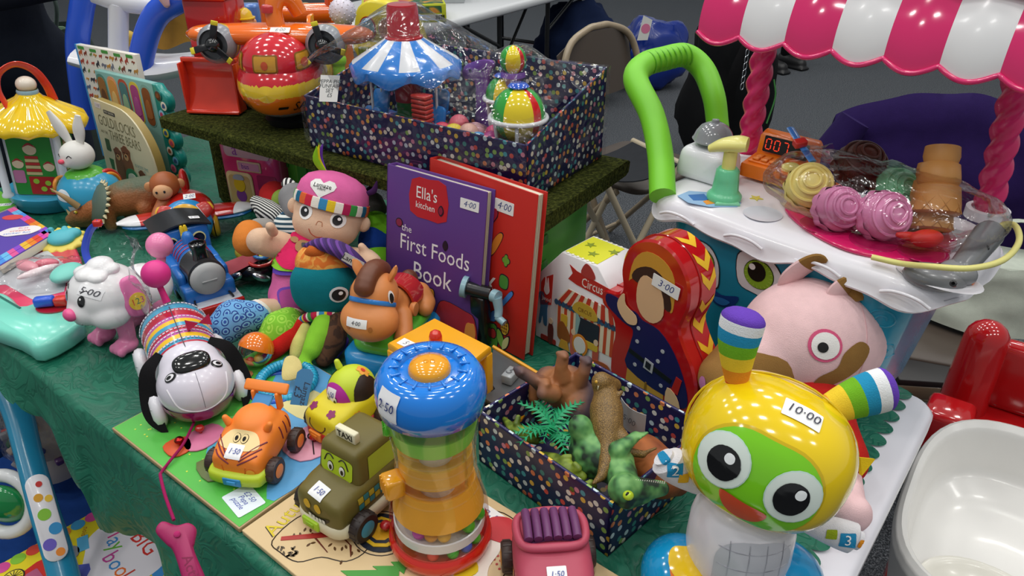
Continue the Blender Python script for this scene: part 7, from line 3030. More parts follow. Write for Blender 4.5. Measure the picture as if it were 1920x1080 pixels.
# white rabbit on a blue ball
t = thing('rabbit_wobbler', 'white rabbit head on a round blue wobble toy', 'baby toy', at(184, 410), -.25)
m = MB()
m.ell((0, 0, .058), (.062, .06, .055), 'p:2f9cc4', seg=36)
m.lathe([(0, 0), (.03, 0), (.036, .006), (.03, .02), (0, .02)], 'p:2f9cc4', 30)
bd = m.out('ball_body', t)
bv = m.bvh()
m = MB()
m.wrap(bv, blob([(-.016, -.008), (-.018, .004), (-.008, .012), (.004, .012), (.012, .008), (.017, -.002), (.012, -.01)], 4), (-.01, -.2, .072), (0, 1, 0), 'k:dfe9ee', off=.001)
m.out('cloud_print', bd)
m = MB()
m.wrap(bv, rrect(.03, .014, .001, n=2), (.012, -.2, .06), (0, 1, -.1), 'k:d5d9e0', off=.001, rg=3)
m.out('price_sticker', bd)
m = MB()
m.lathe([(.04, .094), (.034, .106), (.022, .113), (0, .115)], 'p:5cb83a', 30, rf=lambda t_, j, r, z: (1 + (.06 * math.sin(9 * t_) if j == 0 else 0), 0))
m.out('grass_collar', t)
for r, c_ in ((.034, 'p:c42a24'), (.028, 'p:e8902c')):
 m = MB()
 m.tube([(.03 + .004 * (r < .03), .02 + r * math.cos(a), .066 + r * math.sin(a)) for a in [PI * i / 16 for i in range(17)]], 0.0055, c_, 10)
 m.out('rattle_hoop', t)
m = MB()
m.tube([(-.055, -.012 + .016 * math.cos(a), .075 + .016 * math.sin(a)) for a in [2 * PI * i / 18 for i in range(18)]], .0042, 'p:e8902c', 8, cyc=True)
m.out('rattle_hoop', t)
RW = 'v:e4e2dc'
m = MB()
m.ell((0, -.004, .142), (.033, .032, .029), RW)
m.ell((-.006, -.026, .134), (.014, .012, .011), RW)
hd6 = m.out('rabbit_head', t, remesh=.0028, smooth_it=6)
b6 = bvh_of(hd6)
for s, tip in ((-1, (-.03, .0, .062)), (1, (.012, .002, .058))):
 m = MB()
 p0 = Vector((s * .012, 0, .165))
 m.tube([p0, p0 + Vector((tip[0] * .5, 0, tip[2] * .5)), p0 + Vector(tip)], [.008, .0135, .006], RW, 14, sub=6, flat=(.45, 1), up=(0, 1, 0))
 er = m.out('ear', hd6)
m = MB()
m.ell((-.008, -.039, .139), (.0062, .005, .005), 'v:e8506a')
m.out('nose', hd6)
for s in (-1, 1):
 m = MB()
 line_on(m, b6, [(-.005, -.002), (0, .002), (.005, -.002)], (-.006 + s * .014, -.2, .148), (0, 1, 0), .001, 'v:2a2a2c')
 m.out('eye', hd6)

# triceratops
t = thing('toy_triceratops', 'rubbery triceratops with green frill and orange brown body', 'toy dinosaur', at(225, 425), -.25)
m = MB()
chain(m, [(.068, .03, .07), (.025, .012, .062), (-.01, 0, .052)], [.036, .037, .03], 'skin_trice')
chain(m, [(.08, .04, .062), (.12, .06, .035), (.145, .07, .014)], [.026, .014, .005], 'skin_trice')
for x, y in ((.075, .0), (.075, .06), (.0, -.025), (.0, .03)):
 chain(m, [(x, y, .05), (x + .004, y, .014)], [.017, .012], 'skin_trice')
m.out('body', t, remesh=.0035, smooth_it=5)
m = MB()
chain(m, [(-.032, -.012, .042), (-.062, -.022, .03), (-.085, -.03, .02)], [.026, .022, .012], 'skin_trice')
chain(m, [(-.05, -.018, .016), (-.082, -.03, .012)], [.014, .009], 'v:c09a5c')
hd7 = m.out('head', t, remesh=.003, smooth_it=4)
FM = look((-.022, -.022, .060), (-.5, -.72, .45))
m = MB()
m.lathe([(0, .006), (.02, .004), (.034, .0), (.041, -.006), (.039, -.011), (.02, -.004), (0, -.002)], 'v:56675a', 30, M=FM, sc=(1.12, 1))
fr2 = m.out('frill', hd7)
m = MB()
for i in range(22):
 a = 2 * PI * i / 22
 p = Vector((.043 * 1.1 * math.cos(a), .041 * math.sin(a), -.008))
 m.tube([FM @ p, FM @ (p * 1.2)], [.0042, .0008], 'v:cfc39a', 6)
m.out('frill_spikes', fr2, kind='stuff')
for s in (-1, 1):
 m = MB()
 m.tube([(-.052, -.02 + s * .016, .055), (-.064, -.026 + s * .022, .078), (-.085, -.034 + s * .022, .098)], [.007, .005, .0008], 'v:a8895c', 10, sub=4)
 m.out('horn', hd7)
m = MB()
m.tube([(-.082, -.03, .034), (-.088, -.032, .05)], [.006, .001], 'v:c9b07c', 8)
m.out('nose_horn', hd7)
m = MB()
m.ell((-.057, -.041, .044), .0035, 'g:c8b02a', seg=10, ring=8)
m.ell((-.058, -.044, .044), .0016, 'g:101010', seg=8, ring=6)
m.out('eye', hd7)

# three standing picture books
t, w_ = stand('picture_book', 'tall white book printed with little animals, blue spine', 'book', (194, 292), (300, 322), .014, .03)
h = .275
m = MB()
m.box((w_ / 2, .007, h / 2), (w_, .014, h), 'k:e3ddd2', .001)
bk = m.out('cover', t)
m = MB()
m.box((.0015, .0065, h / 2), (.005, .0155, h + .001), 'k:3f8fc8', .001)
m.out('spine', bk)
m = MB()
AN = ['k:c9602c', 'k:8a3f2c', 'k:5a6a8a', 'k:c88a3a', 'k:3a3a44', 'k:6a8a3a', 'k:b0483a', 'k:7a7a8a']
random.seed(3)
for i in range(11):
 for j in range(13):
  x, y = .014 + i * (w_ - .024) / 10, .012 + j * (h - .03) / 12
  x += random.uniform(-.004, .004)
  k = random.uniform(.0045, .0085)
  m.decal(sc(blob([(-1, -.3), (-.7, .4), (.2, .5), (.8, 1), (1, .4), (.6, -.2), (.5, -.9), (.2, -.3), (-.5, -.3), (-.7, -.9)], 2), k, k, random.uniform(-.6, .6)), random.choice(AN), (x, y, 0), M=FR)
for i in range(5):
 m.decal(rrect(.024, .007, .002), 'k:4f9a45', (.02 + i * .045, h - .006 - .002 * (i % 2), 0), M=FR)
m.decal(blob([(.06, .02), (.055, .12), (.085, .14), (.1, .1), (.09, .02)], 3), 'k:86b83a', (0, 0, .0008), M=FR)
m.decal(circ(.012, 16), 'k:a82a24', (.026, .1, .0008), M=FR)
m.out('animal_print', bk)

t, w_ = stand('sound_book', 'teal sound book with scalloped picture button column', 'book', (222, 310), (350, 353), .018, .02)
h = .232
w0 = w_ - .042
m = MB()
m.box((w0 / 2, .008, h / 2), (w0, .016, h), 'k:7fb0aa', .002)
bk = m.out('cover', t)
m = MB()
edge = [(w0 - .004, 0), (w_ - .01, 0)]
for i in range(5):
 z0 = i * .043
 for k in range(7):
  a = -PI / 2 * .8 + PI * .8 * k / 6
  edge.append((w_ - .016 + .016 * math.cos(a), z0 + .024 + .021 * math.sin(a)))
edge += [(w_ - .02, h - .012), (w_ - .03, h), (w0 - .004, h)]
m.ext(edge, .02, 'p:1f8f86', M=FR @ X((0, 0, -.018)), b=.002)
pn = m.out('button_column', t)
for i, c_ in enumerate(('d8c04a', 'e07a9a', '6ab0d8', 'e0dad0', 'd87a4a', 'd0c84a', 'e098b8', '8ac0d8', 'e8e0d0', '5a3a2a')):
 m = MB()
 x, z = w_ - .013 - (.014 if i % 2 else 0), .022 + i * .0208
 m.lathe([(.0115, 0), (.0115, .002), (.010, .003), (.009, .0032), (0, .0032)], ['p:16736c', 'p:16736c', 'k:' + c_, 'k:' + c_], 18, M=FR @ X((x, z, .002)))
 m.ext(blob([(-.005, -.004), (-.003, .004), (.003, .005), (.005, -.003)], 3), .0006, ('k:8a4a2a', 'k:c04a6a', 'k:3a5a8a')[i % 3], M=FR @ X((x, z, .0052)))
 m.out('sound_button', pn)
m = MB()
for i, (c1, c2) in enumerate((('5a8f86', '9a6a34'), ('e0a07a', 'd89a4a'), ('b8543a', '4f7f84'), ('d8c84a', 'a8468a'), ('7fb0aa', '8a4f2a'))):
 x = .02 + i * (w0 - .03) / 4.6
 m.decal(rrect(.036, .095, .016, (0, 0)), 'k:' + c1, (x, h - .054, 0), M=FR)
 m.decal(rrect(.029, .085, .013, (0, 0)), 'k:' + c2, (x, h - .056, .0007), M=FR)
 m.decal(blob([(-.01, -.03), (-.008, .0), (0, .01), (.008, .0), (.01, -.03)], 3), 'k:' + ('6a4424', 'e8c27a', '9cc09a', 'b85a9c', 'a8683a')[i], (x, h - .05, .0014), M=FR)
m.out('tab_pictures', bk)

t, w_ = stand('story_book', 'cream arched bear story board book in front', 'book', (205, 334), (306, 382), .022, .05)
h = .19
arch = [(0, 0), (w_, 0)] + [(w_, .06)] + [(w_ - .13 + .13 * math.cos(a), .06 + .128 * math.sin(a)) for a in [PI / 2 * k / 10 for k in range(1, 11)]] + [(.004, h), (0, h - .004)]
m = MB()
m.ext(arch, .003, 'k:d8cfae', M=FR @ X((0, 0, -.003)))
bk = m.out('cover', t)
m = MB()
m.ext([(x * .985 + .002, y * .985) for x, y in arch], .018, 'k:a08a4a', M=FR @ X((0, 0, -.0215)))
m.out('board_pages', t)
m = MB()
m.decal(rrect(.05, .008, .001), 'k:2a2a30', (.075, h - .022, 0), M=FR)
m.text('FIRST READERS', .0065, 'k:e8e2cc', (.075, h - .022, .0009), M=FR, extr=.002)
m.text('GOLDILOCKS', .034, 'k:7a7454', (.096, h - .047, .0002), M=FR, sx=.78, extr=.002)
m.text('AND THE', .009, 'k:7a7454', (.03, h - .073, .0002), M=FR, sx=.8, extr=.002)
m.text('THREE BEARS', .031, 'k:7a7454', (.122, h - .075, .0002), M=FR, sx=.74, extr=.002)
m.text('10 NOISY-TIME\nSOUNDS', .011, 'k:7fa8a0', (.175, .06, .0002), M=FR, sx=.8, extr=.002)
for x, z, k, c_ in ((.075, .0, 1.0, '7a4526'), (.115, .002, 1.12, '824a28'), (.172, -.016, .8, '6f3f24')):
 m.decal([(x + a * k, z + .012 + b * k) for a, b in blob([(-.018, -.01), (-.02, .04), (-.015, .056), (-.018, .07), (-.01, .074), (-.005, .078), (.005, .078), (.01, .074), (.018, .07), (.015, .056), (.02, .04), (.018, -.01)], 3)], 'k:' + c_, M=FR)
 m.decal(circ(.0085 * k, 14, .007 * k, (x, z + .012 + .055 * k)), 'k:c99a68', (0, 0, .0008), M=FR)
 m.decal(circ(.0026 * k, 10, None, (x, z + .012 + .058 * k)), 'k:2a1a14', (0, 0, .0016), M=FR)
 for s in (-1, 1):
  m.decal(circ(.0012 * k, 8, None, (x + s * .006 * k, z + .012 + .064 * k)), 'k:17100c', (0, 0, .0014), M=FR)
m.decal(blob([(.098, .0), (.098, .035), (.115, .05), (.14, .05), (.158, .03), (.16, .0)], 3), 'k:2f7a4f', (0, 0, .0012), M=FR)
m.decal(blob([(.106, .0), (.108, .03), (.12, .04), (.138, .04), (.15, .026), (.152, .0)], 3), 'k:cfd4c4', (0, 0, .002), M=FR)
m.decal(blob([(.12, .0), (.122, .022), (.13, .03), (.138, .022), (.14, .0)], 3), 'k:b88a5a', (0, 0, .0028), M=FR)
m.decal(rrect(.02, .028, .003), 'k:3a5a34', (.035, .088, 0), M=FR)
m.decal([(.03, .03), (.042, .03), (.046, .055), (.026, .055)], 'k:2f6a3a', M=FR)
m.tag(.026, .012, '1·00', FR, c=(.026, h - .013, .0002), ink='k:a8a0b8', paper='k:dcd4d8')
m.out('cover_print', bk)

# monkey in an aeroplane
t = thing('monkey_plane', 'red white and blue toy aeroplane with a monkey pilot', 'toy plane', at(362, 440), .35)
m = MB()
m.ell((0, .0, .045), (.052, .075, .045), 'g:c0241f', seg=32)
bd = m.out('fuselage', t)
bv = m.bvh()
m = MB()
for z0, z1, c_ in ((-.9, -.15, 'p:1f74b8'),):
 m.ell((0, .002, .036), (.051, .074, .036), c_, seg=32)
m.out('blue_hull', bd)
m = MB()
NM = Vector((0, -.055, .05))
m.lathe([(.046, 0), (.044, .012), (.034, .022), (.02, .026), (0, .027)], 'p:2f8fd0', 36, M=look(NM, (0, -.85, .5)), mf=lambda i, j: ('p:2f8fd0' if j < 2 else 'p:e8b02c'))
m.out('nose_cone', bd)
for k in range(3):
 m = MB()
 a = 2 * PI * k / 3 + .5
 m.tube([(0, 0, .016), (.028 * math.cos(a), .028 * math.sin(a), .018), (.048 * math.cos(a), .048 * math.sin(a), .016), (.057 * math.cos(a), .057 * math.sin(a), .014)], [.010, .016, .013, .006], ['p:d8dde2', 'p:d8dde2', 'p:c4302a', 'p:c4302a', 'p:ecb43a'], 12, sub=4, flat=(.3, 1), up=(0, 0, 1), M=look(NM, (0, -.85, .5)))
 m.out('propeller_blade', t)
for s in (-1, 1):
 m = MB()
 m.tube([(s * .03, .01, .042), (s * .075, .0, .045), (s * .105, -.008, .048), (s * .128, -.014, .05)], [.030, .028, .022, .006], ['g:c0241f', 'g:c0241f', 'p:e2e2e4', 'p:e2e2e4'], 16, sub=6, flat=(.34, 1), up=(0, 0, 1))
 wg = m.out('wing', t)
 m = MB()
 m.tube([(s * .03, .008, .036), (s * .075, -.002, .038), (s * .105, -.01, .041), (s * .12, -.014, .043)], [.029, .027, .021, .008], 'p:1f74b8', 16, sub=6, flat=(.3, 1), up=(0, 0, 1))
 m.out('wing_underside', wg)
m = MB()
m.ell((0, .075, .085), (.010, .026, .03), 'g:c0241f', rot=(.5, 0, 0))
m.out('tail_fin', t)
m = MB()
m.ell((-.03, .01, .108), (.028, .027, .026), 'v:a85a2c')
m.ell((-.034, -.012, .102), (.018, .012, .016), 'v:e0a878')
for s in (-1, 1):
 m.ell((-.03 + s * .028, .008, .108), (.009, .005, .010), 'v:c88a58')
hd8 = m.out('monkey_head', t)
for s in (-1, 1):
 m = MB()
 m.ell((-.037 + s * .007, -.0235, .106), (.0022, .0015, .003), 'g:17120f', seg=8, ring=6)
 m.out('eye', hd8)
m = MB()
chain(m, [(-.035, .0, .08), (-.05, -.02, .068), (-.055, -.035, .062)], [.014, .010, .009], 'v:a85a2c')
m.out('monkey_arm', t, remesh=.0025, smooth_it=4)
m = MB()
m.tag(.022, .012, '2·00', X((.012, -.03, .0935), (.55, 0, 0)))
m.out('price_sticker', t)
for s in (-1, 1):
 m = MB()
 m.lathe([(0, -.009), (.018, -.009), (.023, -.005), (.0235, -.001), (.021, 0), (.0235, .001), (.023, .005), (.018, .009), (0, .009)], ['p:d8a42a'] * 3 + ['p:17171a'] * 2 + ['p:d8a42a'] * 3, 26, (s * .045, -.02, .0235), (0, PI / 2, 0))
 m.out('wheel', t)

# pink double-decker shape sorter
t, w_ = stand('toy_bus', 'pink double-decker bus shape sorter under the shelf', 'toy bus', (432, 394), (552, 414), .1)
w_, dpt, h = .135, .085, .138
t.scale = (1.05, 1.1, 1.2)
PB = 'g:d8407c'
m = MB()
m.box((w_ / 2, dpt / 2, h / 2 + .006), (w_, dpt, h - .012), PB, .010, seg=3)
bd = m.out('body', t)
m = MB()
m.ext([(x * .028, y * .028) for x, y in blob(HEART, 3)], .006, 'g:63bcc8', (.04, .042, h), b=.001)
m.ext([(x * .022, y * .022) for x, y in blob(HEART, 3)], .0065, 'p:5a1034', (.04, .042, h))
m.out('heart_hole', bd)
m = MB()
m.ext(rrect(.105, .024, .009, (w_ / 2, .117)), .002, 'p:d8b8c4', M=FR, b=.0006)
m.text('a', .03, 'k:9a4ab0', (.04, .118, .0021), M=FR)
m.out('upper_window', bd)
m = MB()
m.ext(rrect(.055, .019, .003, (.068, .09)), .0022, 'p:e0c09c', M=FR, b=.0006)
m.ext(rrect(.048, .013, .002, (.068, .09)), .0028, 'p:d8a0c0', M=FR)
m.text('bus', .013, 'k:6a3aa0', (.06, .09, .0029), M=FR)
m.out('route_board', bd)
m = MB()
m.ext(rrect(.062, .066, .010, (.04, .045)), .003, 'p:e6cf96', M=FR, b=.001)
m.ext(rrect(.050, .054, .008, (.04, .045)), .0035, 'p:d2b878', M=FR)
for c_, r, y in (('e2c22a', .013, .062), ('8a4aa0', .012, .042)):
 m.ext(circ(r, 18, None, (.04, y - .007)), .0042 + (.0006 if r > .0125 else 0), 'k:' + c_, M=FR)
m.ext(blob([(.028, .065), (.032, .073), (.048, .073), (.052, .065)], 3), .0052, 'k:a8b4c0', M=FR)
m.out('picture_window', bd)
m = MB()
m.ext(rrect(.045, .03, .004, (.104, .062)), .001, 'p:a03060', M=FR)
m.out('door_window', bd)
for i in range(3):
 m = MB()
 m.ext(rrect(.018, .026, .004), .0015, 'p:e6cf96', (-.0, .02 + .024 * i, .1), (PI / 2, 0, -PI / 2))
 m.out('side_window', bd)
for s in (-1, 1):
 for y in (.02, .065):
  m = MB()
  m.lathe([(0, -.006), (.015, -.006), (.017, 0), (.015, .006), (0, .006)], 'p:63bcc8', 22, (w_ / 2 + s * .052, y, .017), (0, PI / 2, 0))
  m.out('wheel', t)

# things on the shelf
# safari seaplane
PB_ = at(543, 228, SH)
t = thing('toy_plane', 'orange and yellow safari plane with red cockpit', 'toy plane', PB_, -.04)
m = MB()
def fus(lo, hi, mt, name, k=1.0, rm=.004):
 m = MB()
 m.ell((0, .035, .075), (.080 * k, .150 * k, .062 * k), mt, p=.9, seg=40, ring=26)
 return m
NSG, NRG = 150, 96
def fpoint(i, j):
 a = 2 * PI * i / NSG
 q = j / NRG
 y = -.10 + .27 * q
 r = math.sin(PI * min(1, .06 + q * 1.0) ** .62) if q < .5 else (1 - .45 * ((q - .5) / .5) ** 1.6)
 r = math.sqrt(max(0.0, 1 - (1 - min(1, q / .42)) ** 2)) if q < .42 else 1 - .5 * ((q - .42) / .58) ** 1.7
 w_ = .082 * r
 h_ = .066 * r
 x = w_ * math.cos(a)
 z = .078 + h_ * math.sin(a) * (1.05 if math.sin(a) > 0 else 1.0)
 return Vector((x, y, z))
V = [fpoint(i, j) for j in range(NRG + 1) for i in range(NSG)]
Fc, ms = [], []
for j in range(NRG):
 for i in range(NSG):
  i2 = (i + 1) % NSG
  Fc.append([j * NSG + i, j * NSG + i2, (j + 1) * NSG + i2, (j + 1) * NSG + i])
  zf = sum(V[k].z for k in Fc[-1]) / 4
  q = j / NRG
  if zf < .034 and q < .6:
   c_ = 'g:8a8d92'
  elif zf < .07:
   c_ = 'g:ef7a18'
  elif zf < .092 + .12 * max(0, q - .3):
   c_ = 'g:ecc832'
  elif q < .45:
   c_ = 'g:d02432'
  else:
   c_ = 'g:ecc832'
  ms.append(c_)
m.add(V, Fc, ms)
m.add(V[:NSG], [list(range(NSG))], 'g:ef7a18')
m.add(V[-NSG:], [list(range(NSG))], 'g:ecc832')
fu = m.out('fuselage', t)
bv = m.bvh()
m = MB()
m.ell((0, -.022, .118), (.064, .064, .052), 'g:d02432', seg=36, ring=20)
ck = m.out('cockpit', t)
bk_ = m.bvh()
for x, wv, d_ in ((-.044, .030, (.25, 1, 0)), (.0, .044, (0, 1, 0)), (.044, .030, (-.3, 1, 0))):
 m = MB()
 o = Vector((x, 0, .127)) - Vector(d_) * .16
 m.wrap(bk_, rrect(wv, .030, .004, n=3), o, d_, 'p:8a5a14', off=.0006, rg=4)
 m.wrap(bk_, rrect(wv * .86, .025, .003, n=3), o, d_, 'g:c8902a', off=.0012, rg=4)
 m.wrap(bk_, circ(.006, 14, .007, (0, -.002)), o, d_, 'k:c0502f', off=.002, rg=2)
 m.out('cockpit_window', ck)
for s in (-1, 1):
 m = MB()
 o, d_ = Vector((s * .16, -.145, .052)), Vector((-s * .72, .69, 0))
 m.wraptext(bv, 'SAFARI', .024, o, d_, 'k:1a1510', off=.0015, shear=.2, sx=.95)
 m.wrap(bv, rrect(.016, .005, .001, (-.052, .0), n=2), o, d_, 'k:1a1510', off=.0015, rg=2)
 m.out('lettering', fu, kind='stuff')
m = MB()
for k in range(9):
 o = Vector((.2, .05 + .012 * k, .07))
 m.wrap(bv, [(-.006, -.012), (.006, -.012), (.001, .012 + .008 * (k % 3))], o, (-1, 0, 0), 'k:b83a1c', off=.0012, rg=2)
m.out('flame_print', fu, kind='stuff')
WZ = .158
m = MB()
m.tube([(-.172, .02, WZ), (-.15, .02, WZ), (-.08, .02, WZ), (0, .02, WZ), (.08, .02, WZ), (.15, .02, WZ), (.172, .02, WZ)], [.010, .028, .036, .038, .036, .028, .010], 'g:f0701c', 20, sub=5, flat=(.52, 1), up=(0, 0, 1))
wg = m.out('wing', t)
m = MB()
m.tag(.036, .013, '6·00', X((.012, -.012, WZ + .0135), (.55, 0, 0)), ink='k:9a9aa4')
m.out('price_sticker', wg)
for s, x in ((-1, -.108), (1, .09)):
 EMt = look((x, -.006, WZ - .012), (0, -1, .1))
 m = MB()
 m.lathe([(0, -.05), (.026, -.046), (.034, -.02), (.0355, 0), (.034, .012), (.026, .022)], ['g:ecc832'] * 3 + ['p:8d9096'] * 2, 34, M=EMt)
 m.lathe([(.026, .022), (.024, .016), (0, .014)], 'p:4a4c50', 34, M=EMt)
 en = m.out('engine', t)
 m = MB()
 m.lathe([(.015, .016), (.013, .026), (.008, .032), (0, .034)], 'g:141416', 24, M=EMt)
 pr2 = m.out('propeller_hub', en)
 for k in range(3):
  m = MB()
  a = PI / 2 + .25 * s + 2 * PI * k / 3
  ca, sa = math.cos(a), math.sin(a)
  m.box((.021 * ca, .021 * sa, .026), (.028, .012, .003), 'p:17171a', .001, rot=(.3, 0, a), M=EMt)
  m.box((.0385 * ca, .0385 * sa, .026), (.008, .012, .0034), 'p:e0cf2a', .001, rot=(.3, 0, a), M=EMt)
  m.out('propeller_blade', pr2)
m = MB()
m.tube([(-.002, .015, .165), (-.006, .02, .20), (.004, .03, .222), (.022, .04, .215), (.034, .045, .19)], [.017, .016, .018, .016, .014], 'g:ef7a20', 16, sub=5)
m.lathe([(.012, 0), (.012, .01), (.009, .013), (0, .014)], 'g:c02a2a', 18, (-.012, .01, .198))
m.out('top_funnel', t)
m = MB()
m.tube([(0, .165, .085), (0, .2, .1)], [.03, .018], 'g:ecc832', 16)
m.ext([(-.02, .0), (.03, .0), (.04, .06), (.015, .06)], .008, 'g:ef7a18', (0, .18, .1), (PI / 2, 0, PI / 2), b=.002)
m.out('tail', t)
m = MB()
m.lathe([(0, 0), (.03, .0), (.034, .012), (.02, .02), (0, .02)], 'v:17171a', 24, (.012, -.005, 0), sc=(1.6, 1.2))
m.out('stand', t)

# red bulldozer with a little builder
DZ = at(408, 210, SH)
t = thing('toy_bulldozer', 'red toy bulldozer with wide orange red scoop blade', 'toy digger', DZ, -.12)
m = MB()
BW_ = .108
def blade(u, v):
 a = -.25 + 1.35 * v
 return Vector((-BW_ / 2 + BW_ * u, -.016 * math.sin(v * PI * .9) * -1 - .012 * (1 - v), .004 + .098 * v))
m.grid(blade, 6, 10, 'g:e03a20')
bl_ = m.out('blade', t, solid=.005)
m = MB()
for s in (-1, 1):
 m.box((s * (BW_ / 2), .0, .05), (.004, .03, .094), 'g:e03a20', .001)
m.box((0, -.012, .004), (BW_, .016, .005), 'g:e03a20', .001)
m.box((0, .006, .101), (BW_ + .004, .01, .008), 'g:e8452a', .001)
m.out('blade_rim', bl_)
m = MB()
m.box((0, .085, .07), (.09, .11, .08), 'g:c01f22', .008)
m.box((0, .05, .12), (.08, .06, .04), 'g:c8262a', .006)
m.out('body', t)
m = MB()
m.box((-.004, .075, .17), (.088, .085, .075), 'g:c01f22', .006)
m.box((-.008, .07, .212), (.105, .1, .012), 'g:e0452a', .003)
m.box((.0, .08, .232), (.09, .07, .03), 'g:d02a24', .005)
m.out('cab', t)
for s in (-1, 1):
 m = MB()
 m.box((s * .052, .085, .028), (.026, .12, .05), 'v:2a2a2c', .018, seg=4)
 m.out('track', t)
m = MB()
m.ell((.0, .03, .115), (.012, .010, .010), 'g:b81c1e')
m.out('headlamp', t)
PF = ry(457, 40, DZ.y + .10)
t = thing('toy_figure', 'little builder figure in a yellow hard hat by bulldozer', 'toy figure', (PF.x, PF.y, SH), 0)
hz_ = PF.z - SH
m = MB()
m.lathe([(.016, 0), (.02, .02), (.02, hz_ - .04), (.014, hz_ - .02), (0, hz_ - .018)], 'p:3a62a8', 20)
m.out('body', t)
m = MB()
m.ell((0, 0, hz_), (.020, .019, .018), 'v:e0a884')
for s in (-1, 1):
 m.ell((s * .0205, 0, hz_), (.005, .004, .006), 'v:e0a884')
m.out('head', t)
m = MB()
m.lathe([(.0235, hz_ + .006), (.0235, hz_ + .008), (.019, hz_ + .009), (.017, hz_ + .018), (.010, hz_ + .025), (0, hz_ + .027)], 'g:ecc21c', 26)
m.box((0, 0, hz_ + .022), (.006, .03, .008), 'g:ecc21c', .002)
m.out('hard_hat', t)

# wrapped hamper with a fairground set
b0_, b1_ = at(583, 274, SH), at(987, 381, SH)
yh = yaw_to(b0_, b1_)
HW = (b1_ - b0_).length
HD_ = .235
HM_ = X(b0_, (0, 0, yh))
HI = HM_.inverted()
ham = thing('gift_hamper', 'large polka dot hamper box wrapped in cellophane on shelf', 'gift box', b0_, yh)
HS = [.088, .086, .148, .142]
open_tray(ham, HW, HD_, HS, .004, 'polka')
def hp_(u, v, yl):
 """Point on a sight line at the depth yl inside the hamper."""
 o = HI @ Vector((0, 0, EYE))
 d = (HI @ at(u, v, T)) - o
 k = (yl - o.y) / d.y
 return o + d * k
apx = hp_(757, 18, .10)
def film_h(x, y):
 u, v = x / HW, y / HD_
 rim = (HS[0] * (1 - u) + HS[1] * u) * (1 - v) + (HS[3] * (1 - u) + HS[2] * u) * v + .003
 d = math.hypot((x - apx.x) / (.30 if x > apx.x else .22), (y - apx.y) / .20)
 top = apx.z + .006 - max(0, math.hypot(x - apx.x, y - apx.y) - .028) * .62
 q = hp_(965, 95, .14)
 top2 = q.z + .004 - max(0, math.hypot(x - q.x, y - q.y) - .02) * .55
 return max(rim, top, top2 if True else 0)
m = MB()
NXh, NYh = 64, 30
def film(u, v):
 # v <0..1> runs from the front skirt over the top to the back skirt
 x = -.004 + (HW + .008) * u
 if v < .22:
  q = v / .22
  e = HS[0] * (1 - u) + HS[1] * u
  n3 = noise.noise(Vector((x * 26, q * 3, 4))) * .0035
  return Vector((x, -.0065 - abs(n3), .003 + q * (film_h(min(max(x, 0), HW), 0) - .003)))
 if v > .85:
  q = (v - .85) / .15
  return Vector((x, HD_ + .006, film_h(min(max(x, 0), HW), HD_) * (1 - q) + .003))
 y = (v - .22) / .63 * HD_
 n3 = noise.noise(Vector((x * 30, y * 30, 2))) * .004 + abs(noise.noise(Vector((x * 14, y * 14, 7)))) * .006
 return Vector((x, y, film_h(min(max(x, 0), HW), y) + n3))
m.grid(film, 80, 60, 'cellophane')
m.out('cellophane_wrap', ham)
for side in (0, 1):
 m = MB()
 xx = HW + .007 if side else -.007
 m.grid(lambda u, v: Vector((xx + (1 if side else -1) * .004 * noise.noise(Vector((u * 6, v * 6, 9))), HD_ * u, .003 + v * film_h(HW if side else 0, HD_ * u))), 24, 16, 'cellophane')
 m.out('cellophane_end', ham)
m = MB()
c = hp_(618, 166, -.012)
m.ext([(-.017, -.021), (.013, -.021), (.017, .021), (-.015, .021)], .0006, 'k:e9e8e4', M=look(c, HI.to_3x3() @ Vector((-.1, -1, .45))))
m.text('PEPPA PIG\nFUNFAIR\nSET\n£5', .0085, 'k:55585a', (0, 0, .0008), M=look(c, HI.to_3x3() @ Vector((-.1, -1, .45))), shear=.15)
m.out('price_card', ham)
# contents
def inside(name, label, cat, u, v, yl, group='fairground set inside the hamper'):
 p = hp_(u, v, yl)
 w3 = HM_ @ Vector((p.x, p.y, .005))
 t = thing(name, label, cat, w3, yh, group)
 return t, p.z - .005
t, hz_ = inside('toy_carousel', 'toy carousel with blue and white roof in the hamper', 'toy', 760, 105, .10)
zb = hz_ - .028
m = MB()
def um(t_, j, r, z):
 return (1, .006 * math.cos(8 * t_) if j < 3 else 0)
m.lathe([(.080, zb - .004), (.091, zb), (.093, zb + .012), (.088, zb + .022), (.05, zb + .045), (.03, zb + .058)], 'g:2f86e0', 64, rf=um, mf=lambda i, j: 'g:2f86e0' if j < 3 else ('p:e4e6ea' if ((i + 2) // 4) % 2 == 0 else 'g:2f86e0'))
m.out('striped_roof', t)
m = MB()
m.lathe([(.031, zb + .055), (.031, zb + .06), (.027, zb + .061), (.0255, zb + .105), (.0235, zb + .110), (0, zb + .111)], 'g:c0202c', 30)
m.out('roof_drum', t)
m = MB()
m.lathe([(.05, 0), (.05, .008), (.022, .012), (.02, zb + .01), (0, zb + .012)], 'g:2f8a3a', 26, mf=lambda i, j: ('g:2f8a3a' if j < 3 and (i // 4) % 3 else 'p:dfe4e0') if j > 0 else 'g:2a7fd0')
m.lathe([(.0225, zb - .045), (.0225, zb)], 'g:b0242c', 26)
m.out('column', t)
for k in range(4):
 a = -.18 - PI / 2 * k
 x, y = .074 * math.cos(a), .074 * math.sin(a)
 m = MB()
 m.rod((x, y, zb), (x, y, zb - .062), .0022, 'p:dfe4ea', 8)
 so = m.out('hanging_rod', t)
 m = MB()
 m.ext(rrect(.036, .042, .009), .006, 'g:2f86d8', M=look((x, y, zb - .062), (0, -1, .25)), b=.001)
 m.box((x * .9, y * .9, zb - .082), (.03, .03, .006), 'g:2f86d8', .002, rot=(0, 0, a))
 m.out('swing_seat', so)
